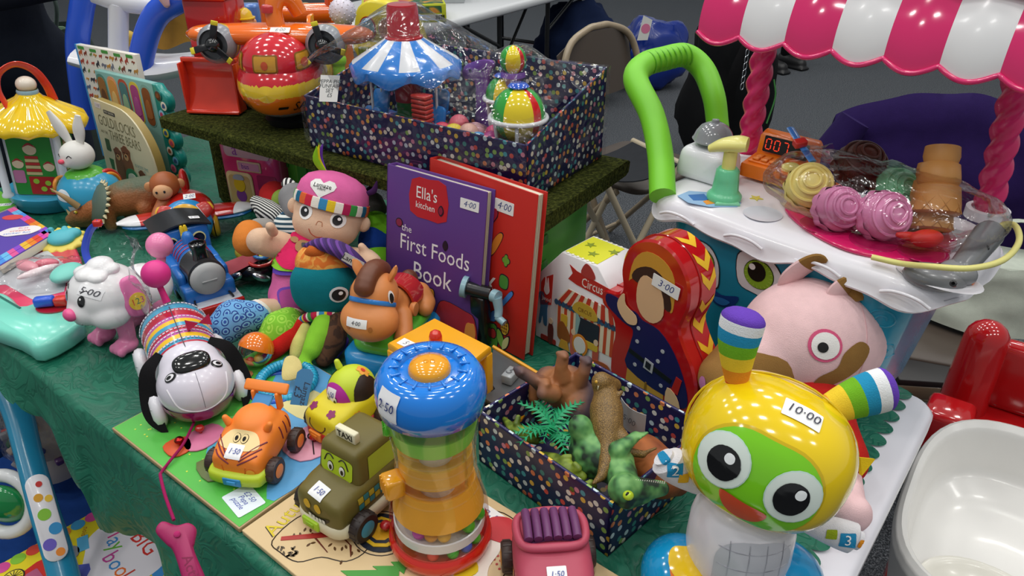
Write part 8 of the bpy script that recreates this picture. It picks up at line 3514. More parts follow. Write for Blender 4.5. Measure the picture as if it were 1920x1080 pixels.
t, hz_ = inside('toy_giraffe', 'flat purple giraffe post standing in the hamper', 'toy', 905, 118, .17)
m = MB()
gz = hz_
m.ext(blob([(-.012, 0), (-.011, gz * .55), (-.013, gz - .03), (-.032, gz - .03), (-.038, gz - .018), (-.03, gz - .006), (-.018, gz), (0, gz + .006), (.02, gz + .008), (.026, gz), (.018, gz - .012), (.014, gz - .03), (.013, gz * .5), (.014, 0)], 2), .008, 'p:7a3aa8', M=FR, b=.001)
bd = m.out('neck_and_head', t)
m = MB()
m.ext(circ(.003, 10, None, (-.02, gz - .014)), .0008, 'p:3a1a5a', M=FR, z0=.008)
for i in range(3):
 m.ext(circ(.002, 8, None, (.0 + .006 * i, gz - .012 + .003 * i)), .0008, 'p:4a2270', M=FR, z0=.008)
m.out('eye_and_spots', bd, kind='stuff')
t, hz_ = inside('brick_tower', 'ribbed red tower block with blue foot in the hamper', 'toy', 790, 172, .045)
m = MB()
m.box((0, 0, .018), (.028, .02, .036), 'g:1f3fa8', .003)
m.out('foot', t)
for k in range(int((hz_ - .036) / .0075)):
 m = MB()
 m.box((0, 0, .0395 + .0075 * k), (.031, .021, .0066), 'g:c0382c', .0022)
 m.out('ribbed_layer', t)
BALLC = ['g:2fa03a', 'g:e8cf22', 'g:d0282a', 'g:8a3a9a']
for k, (lab, u, v, yl, r, ped) in enumerate((('beach ball egg in a white cup nearest the hamper front', 972, 200, .055, .040, 1), ('smaller beach ball egg in white cup behind', 945, 165, .13, .030, 1), ('round beach ball on top at the back of the hamper', 962, 112, .125, .021, 2))):
 t, hz_ = inside('ball_cup', lab, 'toy', u, v, yl)
 m = MB()
 zc = hz_ - .012 if ped == 1 else hz_
 m.ell((0, 0, zc), (r, r, r * 1.05), 'g:2fa03a', seg=32, ring=16, mf=lambda i, j: BALLC[(i // 6) % 3])
 m.out('ball', t)
 m = MB()
 if ped == 1:
  m.tube([(r * 1.06 * math.cos(a), r * 1.06 * math.sin(a), zc - .004) for a in [2 * PI * i / 32 for i in range(32)]], .0036, 'p:dfe0e4', 8, cyc=True)
  m.out('cup_rim', t)
  m = MB()
  m.lathe([(r * .62, 0), (r * .95, zc - .006)], 'h:eef0f4', 28)
  m.out('cup', t)
  for i in range(6):
   m = MB()
   a = 2 * PI * i / 6
   m.rod((r * .62 * math.cos(a), r * .62 * math.sin(a), 0), (r * .98 * math.cos(a), r * .98 * math.sin(a), zc - .006), .0028, 'p:dfe0e4', 8)
   m.out('cup_rib', t)
  m = MB()
  m.lathe([(r * .5, .0), (r * .5, zc * .6), (0, zc * .6)], 'g:a84a8a', 20, mf=lambda i, j: ('g:a84a8a', 'g:d8a82a')[(i // 5) % 2])
  m.out('inner_drum', t)
  m = MB()
  m.lathe([(.014, zc + r * 1.0), (.016, zc + r * 1.06), (.012, zc + r * 1.16), (0, zc + r * 1.17)], 'g:1f50b8', 20)
  m.out('blue_cap', t)
 else:
  m.lathe([(.02, 0), (.012, .02), (.012, zc - r - .012), (.02, zc - r - .004), (.019, zc - r * .8)], 'g:7a4ab0', 22)
  m.out('pedestal', t)
t, hz_ = inside('ball_bag', 'clear bag of small coloured play balls in the hamper', 'bag', 885, 240, .05)
m = MB()
m.grid(lambda u, v: Vector(((u - .5) * .15, (v - .5) * .09, .004 + hz_ * 1.05 * (math.sin(PI * u) * math.sin(PI * v)) ** .5 + .006 * noise.noise(Vector((u * 8, v * 8, 3))))), 22, 14, 'cellophane')
m.out('film', t)
random.seed(5)
for k, (x, y, c_) in enumerate(((-.05, -.012, 'd0405a'), (-.022, -.018, 'e6cf3a'), (.004, -.014, 'e6b4a4'), (.026, -.02, '5aa8e0'), (.048, -.014, 'c04a92'), (-.036, .014, 'd86a7a'), (-.006, .016, 'e0b0b8'), (.034, .012, 'd84a7c'), (.056, .012, 'e87a94'))):
 m = MB()
 m.ell((x, y, hz_ * .82 + .004 * (k % 3)), .0165, 'p:' + c_, seg=18, ring=12)
 m.out('play_ball', t)
m = MB()
m.box((0, .0, hz_ * .2), (.13, .06, hz_ * .38), 'k:3a3450', .004)
m.out('padding', t)

# white and blue activity stand behind the books
y0 = 1.93
c = Vector((ry(250, 60, y0).x, y0, T))
t = thing('activity_stand', 'white plastic activity stand with blue arched legs', 'baby toy', c, 0)
tt = Matrix.Translation(-c)
BLU, WPL = 'p:2f5cd8', 'p:dfe0e6'
def yy(u, v, y=y0):
 return tt @ ry(u, v, y)
for y, pts in ((y0 - .06, ((390, -30), (330, 2), (292, 30), (270, 85), (262, 150), (262, 240))), (y0 + .06, ((215, -60), (165, -20), (150, 40), (146, 105), (150, 200)))):
 m = MB()
 P = [yy(u, v, y) for u, v in pts]
 P[-1].z = .02
 m.tube(P, .030, BLU, 16, sub=6, flat=(1, .75))
 m.out('arched_leg', t)
m = MB()
P = [yy(u, v, y0) for u, v in ((150, 104), (215, 116), (300, 126), (372, 116))]
m.tube(P, [.04, .05, .052, .042], WPL, 16, sub=4, flat=(.55, 1.6))
m.out('tray', t)
for pts, r in ((((222, 95), (222, 50), (222, 8)), .024), (((175, -12), (222, 4), (280, 12), (300, 18)), .022), (((300, -20), (300, 15)), .018)):
 m = MB()
 m.tube([yy(u, v, y0 - .02) for u, v in pts], r, WPL, 14, sub=4, flat=(1, .8))
 m.out('white_frame', t)
m = MB()
m.grid(lambda u, v: yy(288 + 70 * u, 20 + 65 * v + 8 * math.sin(5 * u), y0 + .05 - .03 * math.sin(PI * u)), 10, 8, 'f:b98a3a')
m.out('yellow_pouch', t, solid=.004)
m = MB()
m.cap(yy(215, 38, y0 + .1), yy(225, 68, y0 + .1), .014, .02, 'v:8a5a24')
m.ell(yy(240, 72, y0 + .02), (.022, .018, .02), 'v:e0b83a')
m.out('hanging_toy', t)
m = MB()
m.cap(yy(305, -8, y0 - .09), yy(312, 8, y0 - .09), .014, .008, 'v:e0b4b8')
m.out('pink_bead', t)

# orange garage, white ball lamp, yellow bus at the back
y1 = 1.75
c = Vector((ry(560, 40, y1).x, y1, SH))
t = thing('toy_garage', 'orange toy track tower behind the safari plane', 'toy', c, 0)
tt = Matrix.Translation(-c)
m = MB()
P = [yy(500, -20, y1), yy(510, 20, y1), yy(512, 70, y1)]
m.tube([Vector((P[0].x, P[0].y, 0.0)), Vector((P[1].x, P[1].y, P[1].z)), P[0]], [.03, .026, .024], 'g:ef7018', 14)
m.out('tower', t)
m = MB()
m.tube([yy(505, 26, y1), yy(560, 26, y1), yy(622, 24, y1)], .022, 'g:ef6a18', 14)
m.tube([yy(622, -10, y1), yy(622, 40, y1)], .016, 'g:e8551c', 14)
m.out('track_arm', t)
for k, (uu, col) in enumerate(((465, 'g:4a78c0'), (560, 'g:d8b02a'), (420, 'g:2f62b0'))):
 m = MB()
 p = yy(uu, 6, y1 + .1)
 m.box((p.x, p.y, p.z / 2), (.05, .04, max(.05, p.z)), col, .008)
 m.out('tower_block', t)
p = ry(642, 22, y1 - .1)
t = thing('ball_lamp', 'white dimpled ball on a stem by the orange plane', 'toy', (p.x, p.y, SH), 0)
m = MB()
z0 = p.z - SH
m.lathe([(.022, 0), (.016, .02), (.012, z0 - .03), (.018, z0 - .024)], 'p:e0783a', 20)
m.out('stem', t)
m = MB()
m.ell((0, 0, z0), (.028, .028, .028), 'p:d9d4e2', seg=32, ring=20)
bl2 = m.out('ball', t)
m = MB()
for i in range(90):
 ph = math.acos(1 - 2 * (i + .5) / 90)
 a = i * 2.39996
 m.ell((.0277 * math.sin(ph) * math.cos(a), .0277 * math.sin(ph) * math.sin(a), z0 + .0277 * math.cos(ph)), .0018, 'p:e6e2ee', seg=6, ring=4)
m.out('dimples', bl2, kind='stuff')
p0 = ry(668, 75, 1.9)
t = thing('toy_bus', 'yellow plastic toy bus with round portholes at the back', 'toy bus', (p0.x, p0.y, SH), -.3)
m = MB()
zz = ry(700, 5, 1.9).z - SH
out = blob([(0, .0), (0, zz * .72), (.02, zz * .98), (.06, zz * 1.06), (.11, zz * .96), (.15, zz * .7), (.17, zz * .3), (.17, 0)], 3)
m.ext(out, .06, 'p:e0cf2c', M=FR @ X((0, 0, -.06)), b=.006)
bd = m.out('body', t)
for x, c1, c2 in ((.035, '6a2f2a', '7ab4c4'), (.085, 'a86a5a', 'c88a6a')):
 m = MB()
 m.ext(circ(.022, 22, .028, (x, zz * .58)), .003, 'p:c9d8b0' if x > .05 else 'p:b0301f', M=FR)
 m.ext(circ(.019, 22, .025, (x, zz * .58)), .0045, 'p:' + c2, M=FR)
 m.out('porthole', bd)
m = MB()
m.ext(rrect(.16, .02, .004, (.085, zz * .18)), .004, 'p:6a7a1c', M=FR)
m.out('bumper_strip', bd)
p0 = ry(632, 112, 1.6)
t = thing('toy_frog', 'small lime green toy beside the plane tail', 'toy', (p0.x, p0.y, SH), 0)
m = MB()
z0 = max(.02, p0.z - SH)
m.ell((0, 0, z0), (.020, .018, .018), 'v:8fd02a')
m.ell((-.008, -.006, z0 + .016), (.007, .007, .007), 'v:8fd02a')
m.ell((.008, -.006, z0 + .016), (.007, .007, .007), 'v:8fd02a')
m.cap((0, 0, .014), (0, 0, z0), .018, .014, 'v:7aa83a')
m.out('body', t, remesh=.003, smooth_it=3)

# under and in front of the table, left
WB = at(90, 960, 0.0)
t = thing('baby_walker', 'turquoise baby activity frame arm with spotted panel', 'baby toy', (WB.x, WB.y, 0), 0)
tt = Matrix.Translation(-WB)
def ff(u, v, z):
 return tt @ at(u, v, z)
TQ = 'p:1f86ac'
m = MB()
P = [ff(-90, 735, .56), ff(-30, 722, .56), ff(14, 732, .555), ff(34, 775, .53), ff(56, 860, .48), ff(84, 960, .42), ff(112, 1050, .36), ff(150, 1200, .27)]
m.tube(P, [.026, .026, .027, .024, .022, .023, .024, .024], TQ, 16, sub=5, flat=(.6, 1))
arm = m.out('arm', t)
m = MB()
P2 = [ff(-90, 712, .58), ff(-10, 700, .58), ff(22, 706, .575)]
m.tube(P2, [.012, .012, .008], 'p:d9d4dc', 12, sub=4)
m.out('white_bumper', t)
m = MB()
o = ff(86, 965, .42)
PMx = look(o, tt @ Vector((0, 0, EYE)) - o, up=ff(56, 860, .48) - ff(84, 960, .42)) @ X((0, -.005, .018))
m.ext(rrect(.036, .15, .017), .004, 'p:e8e6ea', M=PMx, b=.001)
pn = m.out('spotted_panel', arm)
m = MB()
for x, y, r, c_ in ((.002, .058, .005, 'd0322c'), (-.004, .036, .007, 'e8a82c'), (.010, .03, .006, 'ecc23a'), (-.002, .006, .010, '8ac83a'), (.008, -.022, .010, '2f8fc8'), (-.006, -.045, .010, '6a5ac0'), (.006, -.062, .007, 'e88a2c')):
 m.ext(circ(r, 18, None, (x, y)), .0006, 'k:' + c_, M=PMx, z0=.004)
m.out('spots', pn)
m = MB()
c = ff(8, 945, .40)
m.tube([c + Vector((.05 * math.cos(a), .02 * math.sin(a), .05 * math.sin(a))) for a in [2 * PI * i / 30 for i in range(30)]], .012, 'p:dfe0e0', 12, cyc=True)
rg2 = m.out('white_ring', t)
m = MB()
m.ell(c, (.042, .02, .042), 'g:1f8a4a')
m.ell(c + Vector((-.015, -.018, .012)), (.012, .008, .012), 'g:c02a2a')
m.out('green_ball', rg2)
for dx in (-.25, .25):
 m = MB()
 bx_ = ff(150, 1200, .27)
 m.tube([(bx_.x + dx * .2, bx_.y, bx_.z), (bx_.x + dx, bx_.y - .1, .012)], .014, TQ, 12)
 m.out('foot', t)

# dark blue tub with a clear bag, picture book on top
TZ = .29
cx = at(150, 985, TZ)
t = thing('storage_tub', 'dark blue plastic storage tub under the table', 'tub', (cx.x - .02, cx.y + .06, 0), -.7)
m = MB()
m.lathe([(0, .004), (.25, .004), (.27, .02), (.30, TZ - .03), (.312, TZ - .02), (.312, TZ - .012), (.297, TZ - .012), (.27, .05), (0, .03)], 'p:12346e', 44, sc=(1.25, .95), rf=lambda t_, j, r, z: ((abs(math.cos(t_)) ** 4 + abs(math.sin(t_)) ** 4) ** -.22, 0))
m.out('tub', t)
m = MB()
m.grid(lambda u, v: Vector((-.33 + .66 * u, -.25 + .5 * v, TZ - .045 + .02 * noise.noise(Vector((u * 5, v * 5, 1))))), 16, 12, 'f:1a3f82')
m.out('blue_blanket', t, solid=.01)
c = front(100, 800, -.80)
cb = at(108, 872, TZ)
t = thing('toy_bag', 'clear plastic bag of small toys beside blue frame', 'bag', (cb.x, cb.y, TZ - .01), 0)
m = MB()
m.grid(lambda u, v: Vector((.085 * math.cos(2 * PI * u) * math.sin(PI * (.12 + .8 * v)), .07 * math.sin(2 * PI * u) * math.sin(PI * (.12 + .8 * v)), .008 + .24 * v)) + Vector((1, 1, 0)) * .012 * noise.noise(Vector((u * 9, v * 6, 0))), 28, 18, 'cellophane', cu=True)
m.out('film', t)
m = MB()
m.lathe([(0, .01), (.06, .01), (.066, .04), (.06, .12), (.045, .2), (0, .22)], 'v:a8a09c', 24)
m.out('pale_bundle', t)
random.seed(11)
for k in range(12):
 m = MB()
 a = random.uniform(-2.9, -.3)
 m.box((.062 * math.cos(a), .058 * math.sin(a), .03 + .012 * k), (.022, .014, .016), 'p:' + ['2a3f8a', 'b0282c', '8a8a90', '5a3a6a', 'c8b09a', '3a6a4a'][k % 6], .003, rot=(random.random(), random.random(), a))
 m.out('small_toy', t)
O = at(240, 926, TZ + .012)
xd = (at(352, 1042, TZ + .012) - O)
xd.z = 0
BWd = .25
xd.normalize()
yd_ = Vector((xd.y, -xd.x, 0))
yd_ = -Vector((-xd.y, xd.x, 0))
BM = Matrix(((xd.x, -yd_.x, 0, O.x), (xd.y, -yd_.y, 0, O.y), (0, 0, 1, TZ + .002), (0, 0, 0, 1)))
t = thing('picture_book', 'yellow playbook with bright letters under the table edge', 'book', O * Vector((1, 1, 0)) + Vector((0, 0, TZ)) if False else Vector((O.x, O.y, TZ)), 0)
BM = Matrix.Translation((-O.x, -O.y, -TZ)) @ BM
m = MB()
BHt = .29
m.box((BWd / 2, -BHt / 2, .007), (BWd, BHt, .014), 'k:ecd81e', .001, M=BM)
cv = m.out('cover', t)
m = MB()
Z = .0141
m.ext(blob([(.07, -.03), (.05, -.06), (.06, -.1), (.09, -.12), (.13, -.14), (.18, -.135), (.22, -.1), (.225, -.05), (.2, -.02), (.12, -.01)], 4), .0006, 'k:e8e4ea', M=BM, z0=Z)
m.text('BIG', .044, 'k:d0352c', (.15, -.038, Z + .0007), M=BM, extr=.002)
xx = .055
for ch, c_, x, y in zip('Play', ('e8802c', 'd83a8a', '3f8fd0', '6ab83a'), (.068, .088, .102, .118), (-.062, -.065, -.072, -.074)):
 m.text(ch, .042, 'k:' + c_, (x, y, Z + .0007), (0, 0, -.12), M=BM, extr=.002)
for ch, c_, x in zip('book', ('c84a9a', '3f8fd0', 'e8702c', 'c83a2c'), (.135, .158, .18, .2)):
 m.text(ch, .042, 'k:' + c_, (x, -.094, Z + .0007), (0, 0, -.05), M=BM, extr=.002)
m.text('peek-a-boo', .016, 'k:c8601c', (.15, -.148, Z), (0, 0, -.2), M=BM, extr=.002)
m.text('noisy', .014, 'k:b8601c', (.04, -.1, Z), (0, 0, -.6), M=BM, extr=.002)
for i in range(11):
 c_ = ['e04a3a', '8ac83a', 'd84a9a', '3f9fd0', 'e88a2c', 'd0302c'][i % 6]
 m.ext(circ(.0125, 18, None, (.012, -.022 - .026 * i)), .0005, 'k:' + c_, M=BM, z0=Z)
 if i < 9:
  m.ext(circ(.0125, 18, None, (.238 - .006 * (i % 2), -.022 - .03 * i)), .0005, 'k:' + ['e88a2c', '3f8fd0', '6ab83a', 'd84a3a'][i % 4], M=BM, z0=Z)
m.ext(blob([(.05, -.21), (.05, -.16), (.07, -.15), (.075, -.17), (.1, -.165), (.105, -.15), (.115, -.165), (.125, -.2), (.11, -.22)], 2), .0006, 'k:d02a24', M=BM, z0=Z)
m.ext(rrect(.03, .02, .003, (.075, -.2)), .0005, 'k:b85a80', M=BM, z0=Z + .0006)
for x in (.05, .085):
 m.ext(circ(.018, 22, None, (x, -.225)), .0006, 'k:2a2416', M=BM, z0=Z + .0008)
 m.ext(circ(.0155, 22, None, (x, -.225)), .0006, 'k:ecd83a', M=BM, z0=Z + .0012)
 for k in range(7):
  m.ext(rrect(.029, .0012, .0003, n=1), .0004, 'k:2a2416', M=BM @ X((x, -.225, 0), (0, 0, PI * k / 7)), z0=Z + .0018)
m.ext(blob([(.055, -.13), (.055, -.158), (.075, -.162), (.09, -.15), (.085, -.13), (.07, -.122)], 3), .0006, 'k:8a8a90', M=BM, z0=Z + .0004)
m.ext([(.05, -.098), (.085, -.11), (.08, -.128), (.045, -.116)], .0006, 'k:5ab0d8', M=BM, z0=Z + .0004)
m.ext(blob([(.1, -.16), (.12, -.125), (.145, -.14), (.13, -.16), (.115, -.18)], 2), .0006, 'k:5a62c0', M=BM, z0=Z + .0002)
for k in range(10):
 a = 2 * PI * k / 10
 m.ext(circ(.009, 12, .0055), .0005, 'k:c8468a', M=BM @ X((.152 + .021 * math.cos(a), -.2 + .021 * math.sin(a), 0), (0, 0, a)), z0=Z)
m.ext(circ(.016, 18, None, (.152, -.2)), .0008, 'k:c87a6a', M=BM, z0=Z)
m.ext(circ(.012, 18, None, (.152, -.2)), .001, 'k:6a92d0', M=BM, z0=Z)
m.ext(circ(.018, 18, .021, (.222, -.135)), .0005, 'k:e8963a', M=BM, z0=Z + .0006)
m.ext(circ(.018, 18, .021, (.205, -.19)), .0005, 'k:a8cf3a', M=BM, z0=Z)
m.ext(blob([(.045, -.045), (.06, -.035), (.075, -.042), (.06, -.052)], 3), .0005, 'k:4fa03a', M=BM, z0=Z)
m.out('cover_print', cv)
O2 = BM @ Vector((BWd + .01, -.12, 0))
t2 = thing('picture_book', 'second picture book with blue cover tucked under playbook', 'book', Vector((O.x, O.y, TZ - .002)), 0)
m = MB()
m.box((BWd + .02, -.2, -.004), (.14, .2, .008), 'k:3f8fc8', .001, M=BM)
cv2 = m.out('cover', t2)
m = MB()
for x, y, r, c_ in ((.3, -.15, .016, 'e8d43a'), (.3, -.15, .011, '4aa0d0'), (.305, -.2, .018, 'd0403a'), (.272, -.19, .014, 'f0f0f0')):
 m.ext(circ(r, 18, None, (x, y)), .0006 + .0002 * (r < .012), 'k:' + c_, M=BM, z0=.0001)
m.out('cover_print', cv2)

# right foreground
# white moulded seat with a red chair behind
c = at(1858, 985, .60)
t = thing('booster_chair', 'white moulded plastic toddler seat at the right edge', 'seat', (c.x + .035, c.y - .02, 0), -.62)
def seat_fn(u, v):
 a = 2 * PI * u
 ex_, ey_ = .155, .19
 k = (abs(math.cos(a)) ** 3.2 + abs(math.sin(a)) ** 3.2) ** (-1 / 3.2)
 prof = [(.72, .30), (.80, .40), (.90, .50), (.985, .585), (1.0, .60), (.985, .612), (.95, .618), (.90, .612), (.86, .585), (.80, .55), (.6, .535), (.3, .53), (0.0, .53)]
 q = v * (len(prof) - 1)
 i = min(int(q), len(prof) - 2)
 f_ = q - i
 r = prof[i][0] + (prof[i + 1][0] - prof[i][0]) * f_
 z = prof[i][1] + (prof[i + 1][1] - prof[i][1]) * f_
 x, y = ex_ * r * k * math.cos(a), ey_ * r * k * math.sin(a)
 z += .035 * max(0, y / ey_) ** 2 * (1 if v > .2 else 0) * (.5 + .5 * r)
 return Vector((x, y, z))
m = MB()
m.grid(seat_fn, 64, 48, 'p:e6e4e0', cu=True)
st = m.out('shell', t)
m = MB()
m.lathe([(.076, .5465), (.070, .5475), (.062, .544), (.05, .535), (0, .532)], 'p:dedbd0', 36, (-.02, -.085, 0), sc=(1.1, .85))
m.out('cup_well', st)
m = MB()
m.lathe([(0, 0), (.12, 0), (.125, .02), (.10, .28), (.112, .305), (0, .31)], 'p:dcdad8', 36, sc=(1, 1.2))
m.out('pedestal', t)
c = at(1890, 850, .55)
t = thing('toy_chair', 'glossy red plastic child chair behind the white seat', 'chair', (c.x + .06, c.y + .05, 0), -.62)
RD = 'g:b8161a'
m = MB()
m.box((0, 0, .50), (.26, .22, .05), RD, .015, seg=3)
m.out('seat', t)
m = MB()
m.cap((-.10, .06, .52), (-.10, .08, .66), .040, .036, RD, 20)
m.out('back_post', t)
m = MB()
m.box((-.115, -.05, .545), (.075, .08, .08), RD, .012, rot=(0, 0, .0))
m.out('arm_block', t)
m = MB()
m.box((.05, .1, .59), (.26, .04, .14), RD, .018, seg=3)
m.out('backrest', t)
for sx in (-1, 1):
 for sy in (-1, 1):
  m = MB()
  m.cap((sx * .1, sy * .085, .02), (sx * .1, sy * .085, .48), .024, .026, RD, 14)
  m.out('leg', t)

# chairs, bags and clothes behind the table
def tube_chair(name, label, cx, cy, rz, metal='p:9a8a72', pad='v:4a4038', seat_z=.44):
 t = thing(name, label, 'chair', (cx, cy, 0), rz, 'folding chairs behind the table')
 for s in (-1, 1):
  m = MB()
  m.tube([(s * .20, -.20, .012), (s * .205, .02, .42), (s * .2, .14, .72), (s * .16, .17, .84), (s * .06, .18, .885), (0, .18, .89)], .0125, metal, 12, sub=5)
  m.out('frame_tube', t)
  m = MB()
  m.tube([(s * .215, .24, .012), (s * .21, -.12, .42)], .0115, metal, 10)
  m.out('rear_leg', t)
 m = MB()
 def bk(u, v):
  x = -.19 + .38 * u
  top = .88 - 2.6 * (abs(x) - .03) ** 2 * (abs(x) > .03)
  return Vector((x, .155 - .03 * math.cos((u - .5) * PI) + .04 * v, .66 + (top - .66) * v))
 m.grid(bk, 14, 8, pad)
 m.out('backrest', t, solid=.008)
 m = MB()
 m.ext(rrect(.40, .38, .06), .02, pad, (0, -.02, seat_z - .02), b=.005)
 m.out('seat', t)
 for y, z in ((-.17, .06), (.2, .06)):
  m = MB()
  m.rod((-.2, y, z), (.2, y, z), .009, metal, 8)
  m.out('stretcher', t)
 return t
pc = ry(1185, 60, 2.75)
tube_chair('folding_chair', 'brown metal folding chair behind the green handle', pc.x, 2.58, .75)
pc = ry(1745, 260, 1.62)
tube_chair('folding_chair', 'metal folding chair under the purple jacket', pc.x + .03, 1.55, -.35, metal='p:8f8266')
# purple jacket over its back
jc = Vector((pc.x + .03, 1.55, 0))
t = thing('jacket', 'dark purple fleece jacket hung over a chair back', 'jacket', jc, -.35)
def jk(u, v):
 x = -.25 + .5 * u
 s = (v - .5) * 2            # -1 front hem, 0 top, 1 back hem
 top = .925 - 1.15 * x * x
 drop = .40 * abs(s) ** 1.15
 y = .185 + .075 * (1 if s > 0 else -1) * min(1, abs(s) * 2.2) ** .6 + (.05 * s if s < 0 else 0)
 n3 = noise.noise(Vector((x * 9, s * 5, 3)))
 n4 = noise.noise(Vector((x * 22, s * 6, 8)))
 return Vector((x * (1 + .12 * abs(s)), y + .022 * n3 + .008 * n4 * abs(s), top - drop + .012 * n3))
m = MB()
m.grid(jk, 44, 44, 'f:231446')
jb = m.out('body', t, solid=.012)
for s in (-1, 1):
 m = MB()
 m.tube([(s * .21, .12, .86), (s * .26, .10, .74), (s * .27, .10, .58), (s * .24, .08, .45)], [.05, .058, .055, .045], 'f:231446', 16, sub=5, flat=(.6, 1))
 m.out('sleeve', t)
m = MB()
m.tube([(x, .155 - .02, .77 + .03 * math.sin(x * 9)) for x in [-.17 + .34 * i / 12 for i in range(13)]], .006, 'f:2e1c58', 8)
m.out('seam', t)
# pale bag on the chair seat
p = at(1850, 610, .45)
t = thing('tote_bag', 'pale greenish white bag slumped beside the cart corner', 'bag', (p.x + .04, p.y + .06, .452), -.3)
m = MB()
def tb(u, v):
 a = 2 * PI * u
 r = .17 * (1 - .25 * v) * (1 + .10 * noise.noise(Vector((math.cos(a) * 2, math.sin(a) * 2, v * 3))))
 return Vector((r * 1.2 * math.cos(a), r * .75 * math.sin(a), .002 + .16 * v + .015 * noise.noise(Vector((math.cos(a) * 3, math.sin(a) * 3, v * 4 + 5))) * v))
m.grid(tb, 40, 18, 'f:c4ccbe', cu=True)
m.add([tb(i / 40, 1) + Vector((0, 0, -.0)) for i in range(40)], [list(range(40))], 'f:c4ccbe')
m.out('fabric_body', t)
m = MB()
m.tube([(-.1, 0, .15), (-.06, .0, .22), (.03, .01, .23), (.08, 0, .15)], .008, 'f:c4ccbe', 8, sub=5, flat=(.4, 1.4))
m.out('strap', t)
p = at(1830, 720, .40)
t = thing('low_bench', 'worn beige metal bench rail below the pale bag', 'bench', (p.x, p.y - .05, 0), -.12)
m = MB()
m.box((.02, .02, .40), (.42, .04, .035), 'p:6f6450', .004)
m.box((.02, .16, .40), (.42, .04, .035), 'p:6f6450', .004)
m.out('rail', t)
m = MB()
m.box((.02, .09, .425), (.42, .18, .016), 'v:1c1a1a', .003)
m.out('seat', t)
for sx in (-1, 1):
 for y in (.02, .16):
  m = MB()
  m.rod((.02 + sx * .19, y, .0), (.02 + sx * .19, y, .39), .014, 'p:6f6450', 10)
  m.out('leg', t)

# second folding chair frame seen between shelf and cart
pc = at(1150, 372, .45)
t = thing('folding_stool', 'pale beige folding stool frame behind the shelf corner', 'stool', (pc.x + .02, pc.y + .04, 0), .5)
for y in (-.12, .12):
 for s in (-1, 1):
  m = MB()
  m.tube([(s * .16, y, .012), (-s * .14, y * .95, .56)], .011, 'p:b0a48c', 10)
  m.out('crossed_leg', t)
m = MB()
m.rod((-.145, -.13, .565), (-.145, .13, .565), .011, 'p:b0a48c', 10)
m.rod((.145, -.13, .565), (.145, .13, .565), .011, 'p:b0a48c', 10)
m.out('seat_bar', t)
m = MB()
m.grid(lambda u, v: Vector((-.145 + .29 * u, -.12 + .24 * v, .57 - .03 * math.sin(PI * u))), 8, 4, 'f:2a2c30')
m.out('sling_seat', t, solid=.004)

# white table at the far back with a boxed game
e0, e1 = Vector((-.62, 3.14, 0)), Vector((.62, 5.01, 0))
ed_ = (e1 - e0).normalized()
yb2 = math.atan2(ed_.y, ed_.x)
t = thing('folding_table', 'far white trestle table with black legs at the top', 'table', e0, yb2)
Lb = (e1 - e0).length
m = MB()
m.ext(rrect(Lb, .75, .03, (Lb / 2, .375)), .045, 'p:d6d8da', (0, 0, .695), b=.01)
m.out('tabletop', t)
for x in (.28, Lb * .50, Lb * .72, Lb - .25):
 m = MB()
 for y in (.08, .66):
  m.rod((x, y, .0), (x, y, .70), .014, 'p:17181a', 10)
 m.rod((x, .08, .35), (x, .66, .35), .012, 'p:17181a', 8)
 m.out('leg_frame', t)
for x, x2 in ((Lb * .50, Lb * .36), (Lb * .72, Lb * .86)):
 m = MB()
 m.rod((x, .37, .34), (x2, .37, .69), .010, 'p:17181a', 8)
 m.rod((x, .08, .52), (x2, .08, .67), .010, 'p:17181a', 8)
 m.out('brace', t)
p = at(836, 38, .74)
twotone('game_art', '2a5a3a', 'c8902c', 9, .42, .5, .5, .02, .001, c3='a8324a', Distortion=1.0)
t = thing('game_box', 'boxed game with colourful lid and barcode on far table', 'game box', (p.x, p.y, .74), yb2 - PI / 2 + .75)
m = MB()
m.box((-.19, .09, .04), (.38, .26, .08), 'k:b9c02c', .003)
gb = m.out('carton', t)
m = MB()
m.box((-.19, .09, .0805), (.36, .24, .002), 'game_art')
m.box((-.19, -.0405, .056), (.34, .002, .03), 'game_art')
m.out('lid_art', gb)
m = MB()
m.ext(rrect(.2, .026, .002, (-.12, .022)), .001, 'k:dcdcd8', M=FR @ X((0, 0, .0405)))
for i in range(12):
 m.ext(rrect(.0016 + .001 * (i % 3), .02, .0002, (-.05 + .0036 * i, .022), n=1), .0006, 'k:1a1a1a', M=FR @ X((0, 0, .0416)))
m.text('AGES 4+', .012, 'k:55575a', (-.15, .022, .0418), M=FR)
m.out('barcode_label', gb)
p = at(905, 12, .74)
t = thing('game_box', 'plain grey carton behind the colourful game box', 'game box', (p.x - .1, p.y + .1, .74), yb2 - PI / 2 + .6)
m = MB()
m.box((-.15, .1, .05), (.3, .2, .1), 'k:a9adb0', .003)
m.box((-.15, .1, .08), (.303, .203, .042), 'k:b4b8ba', .003)
m.out('carton', t)

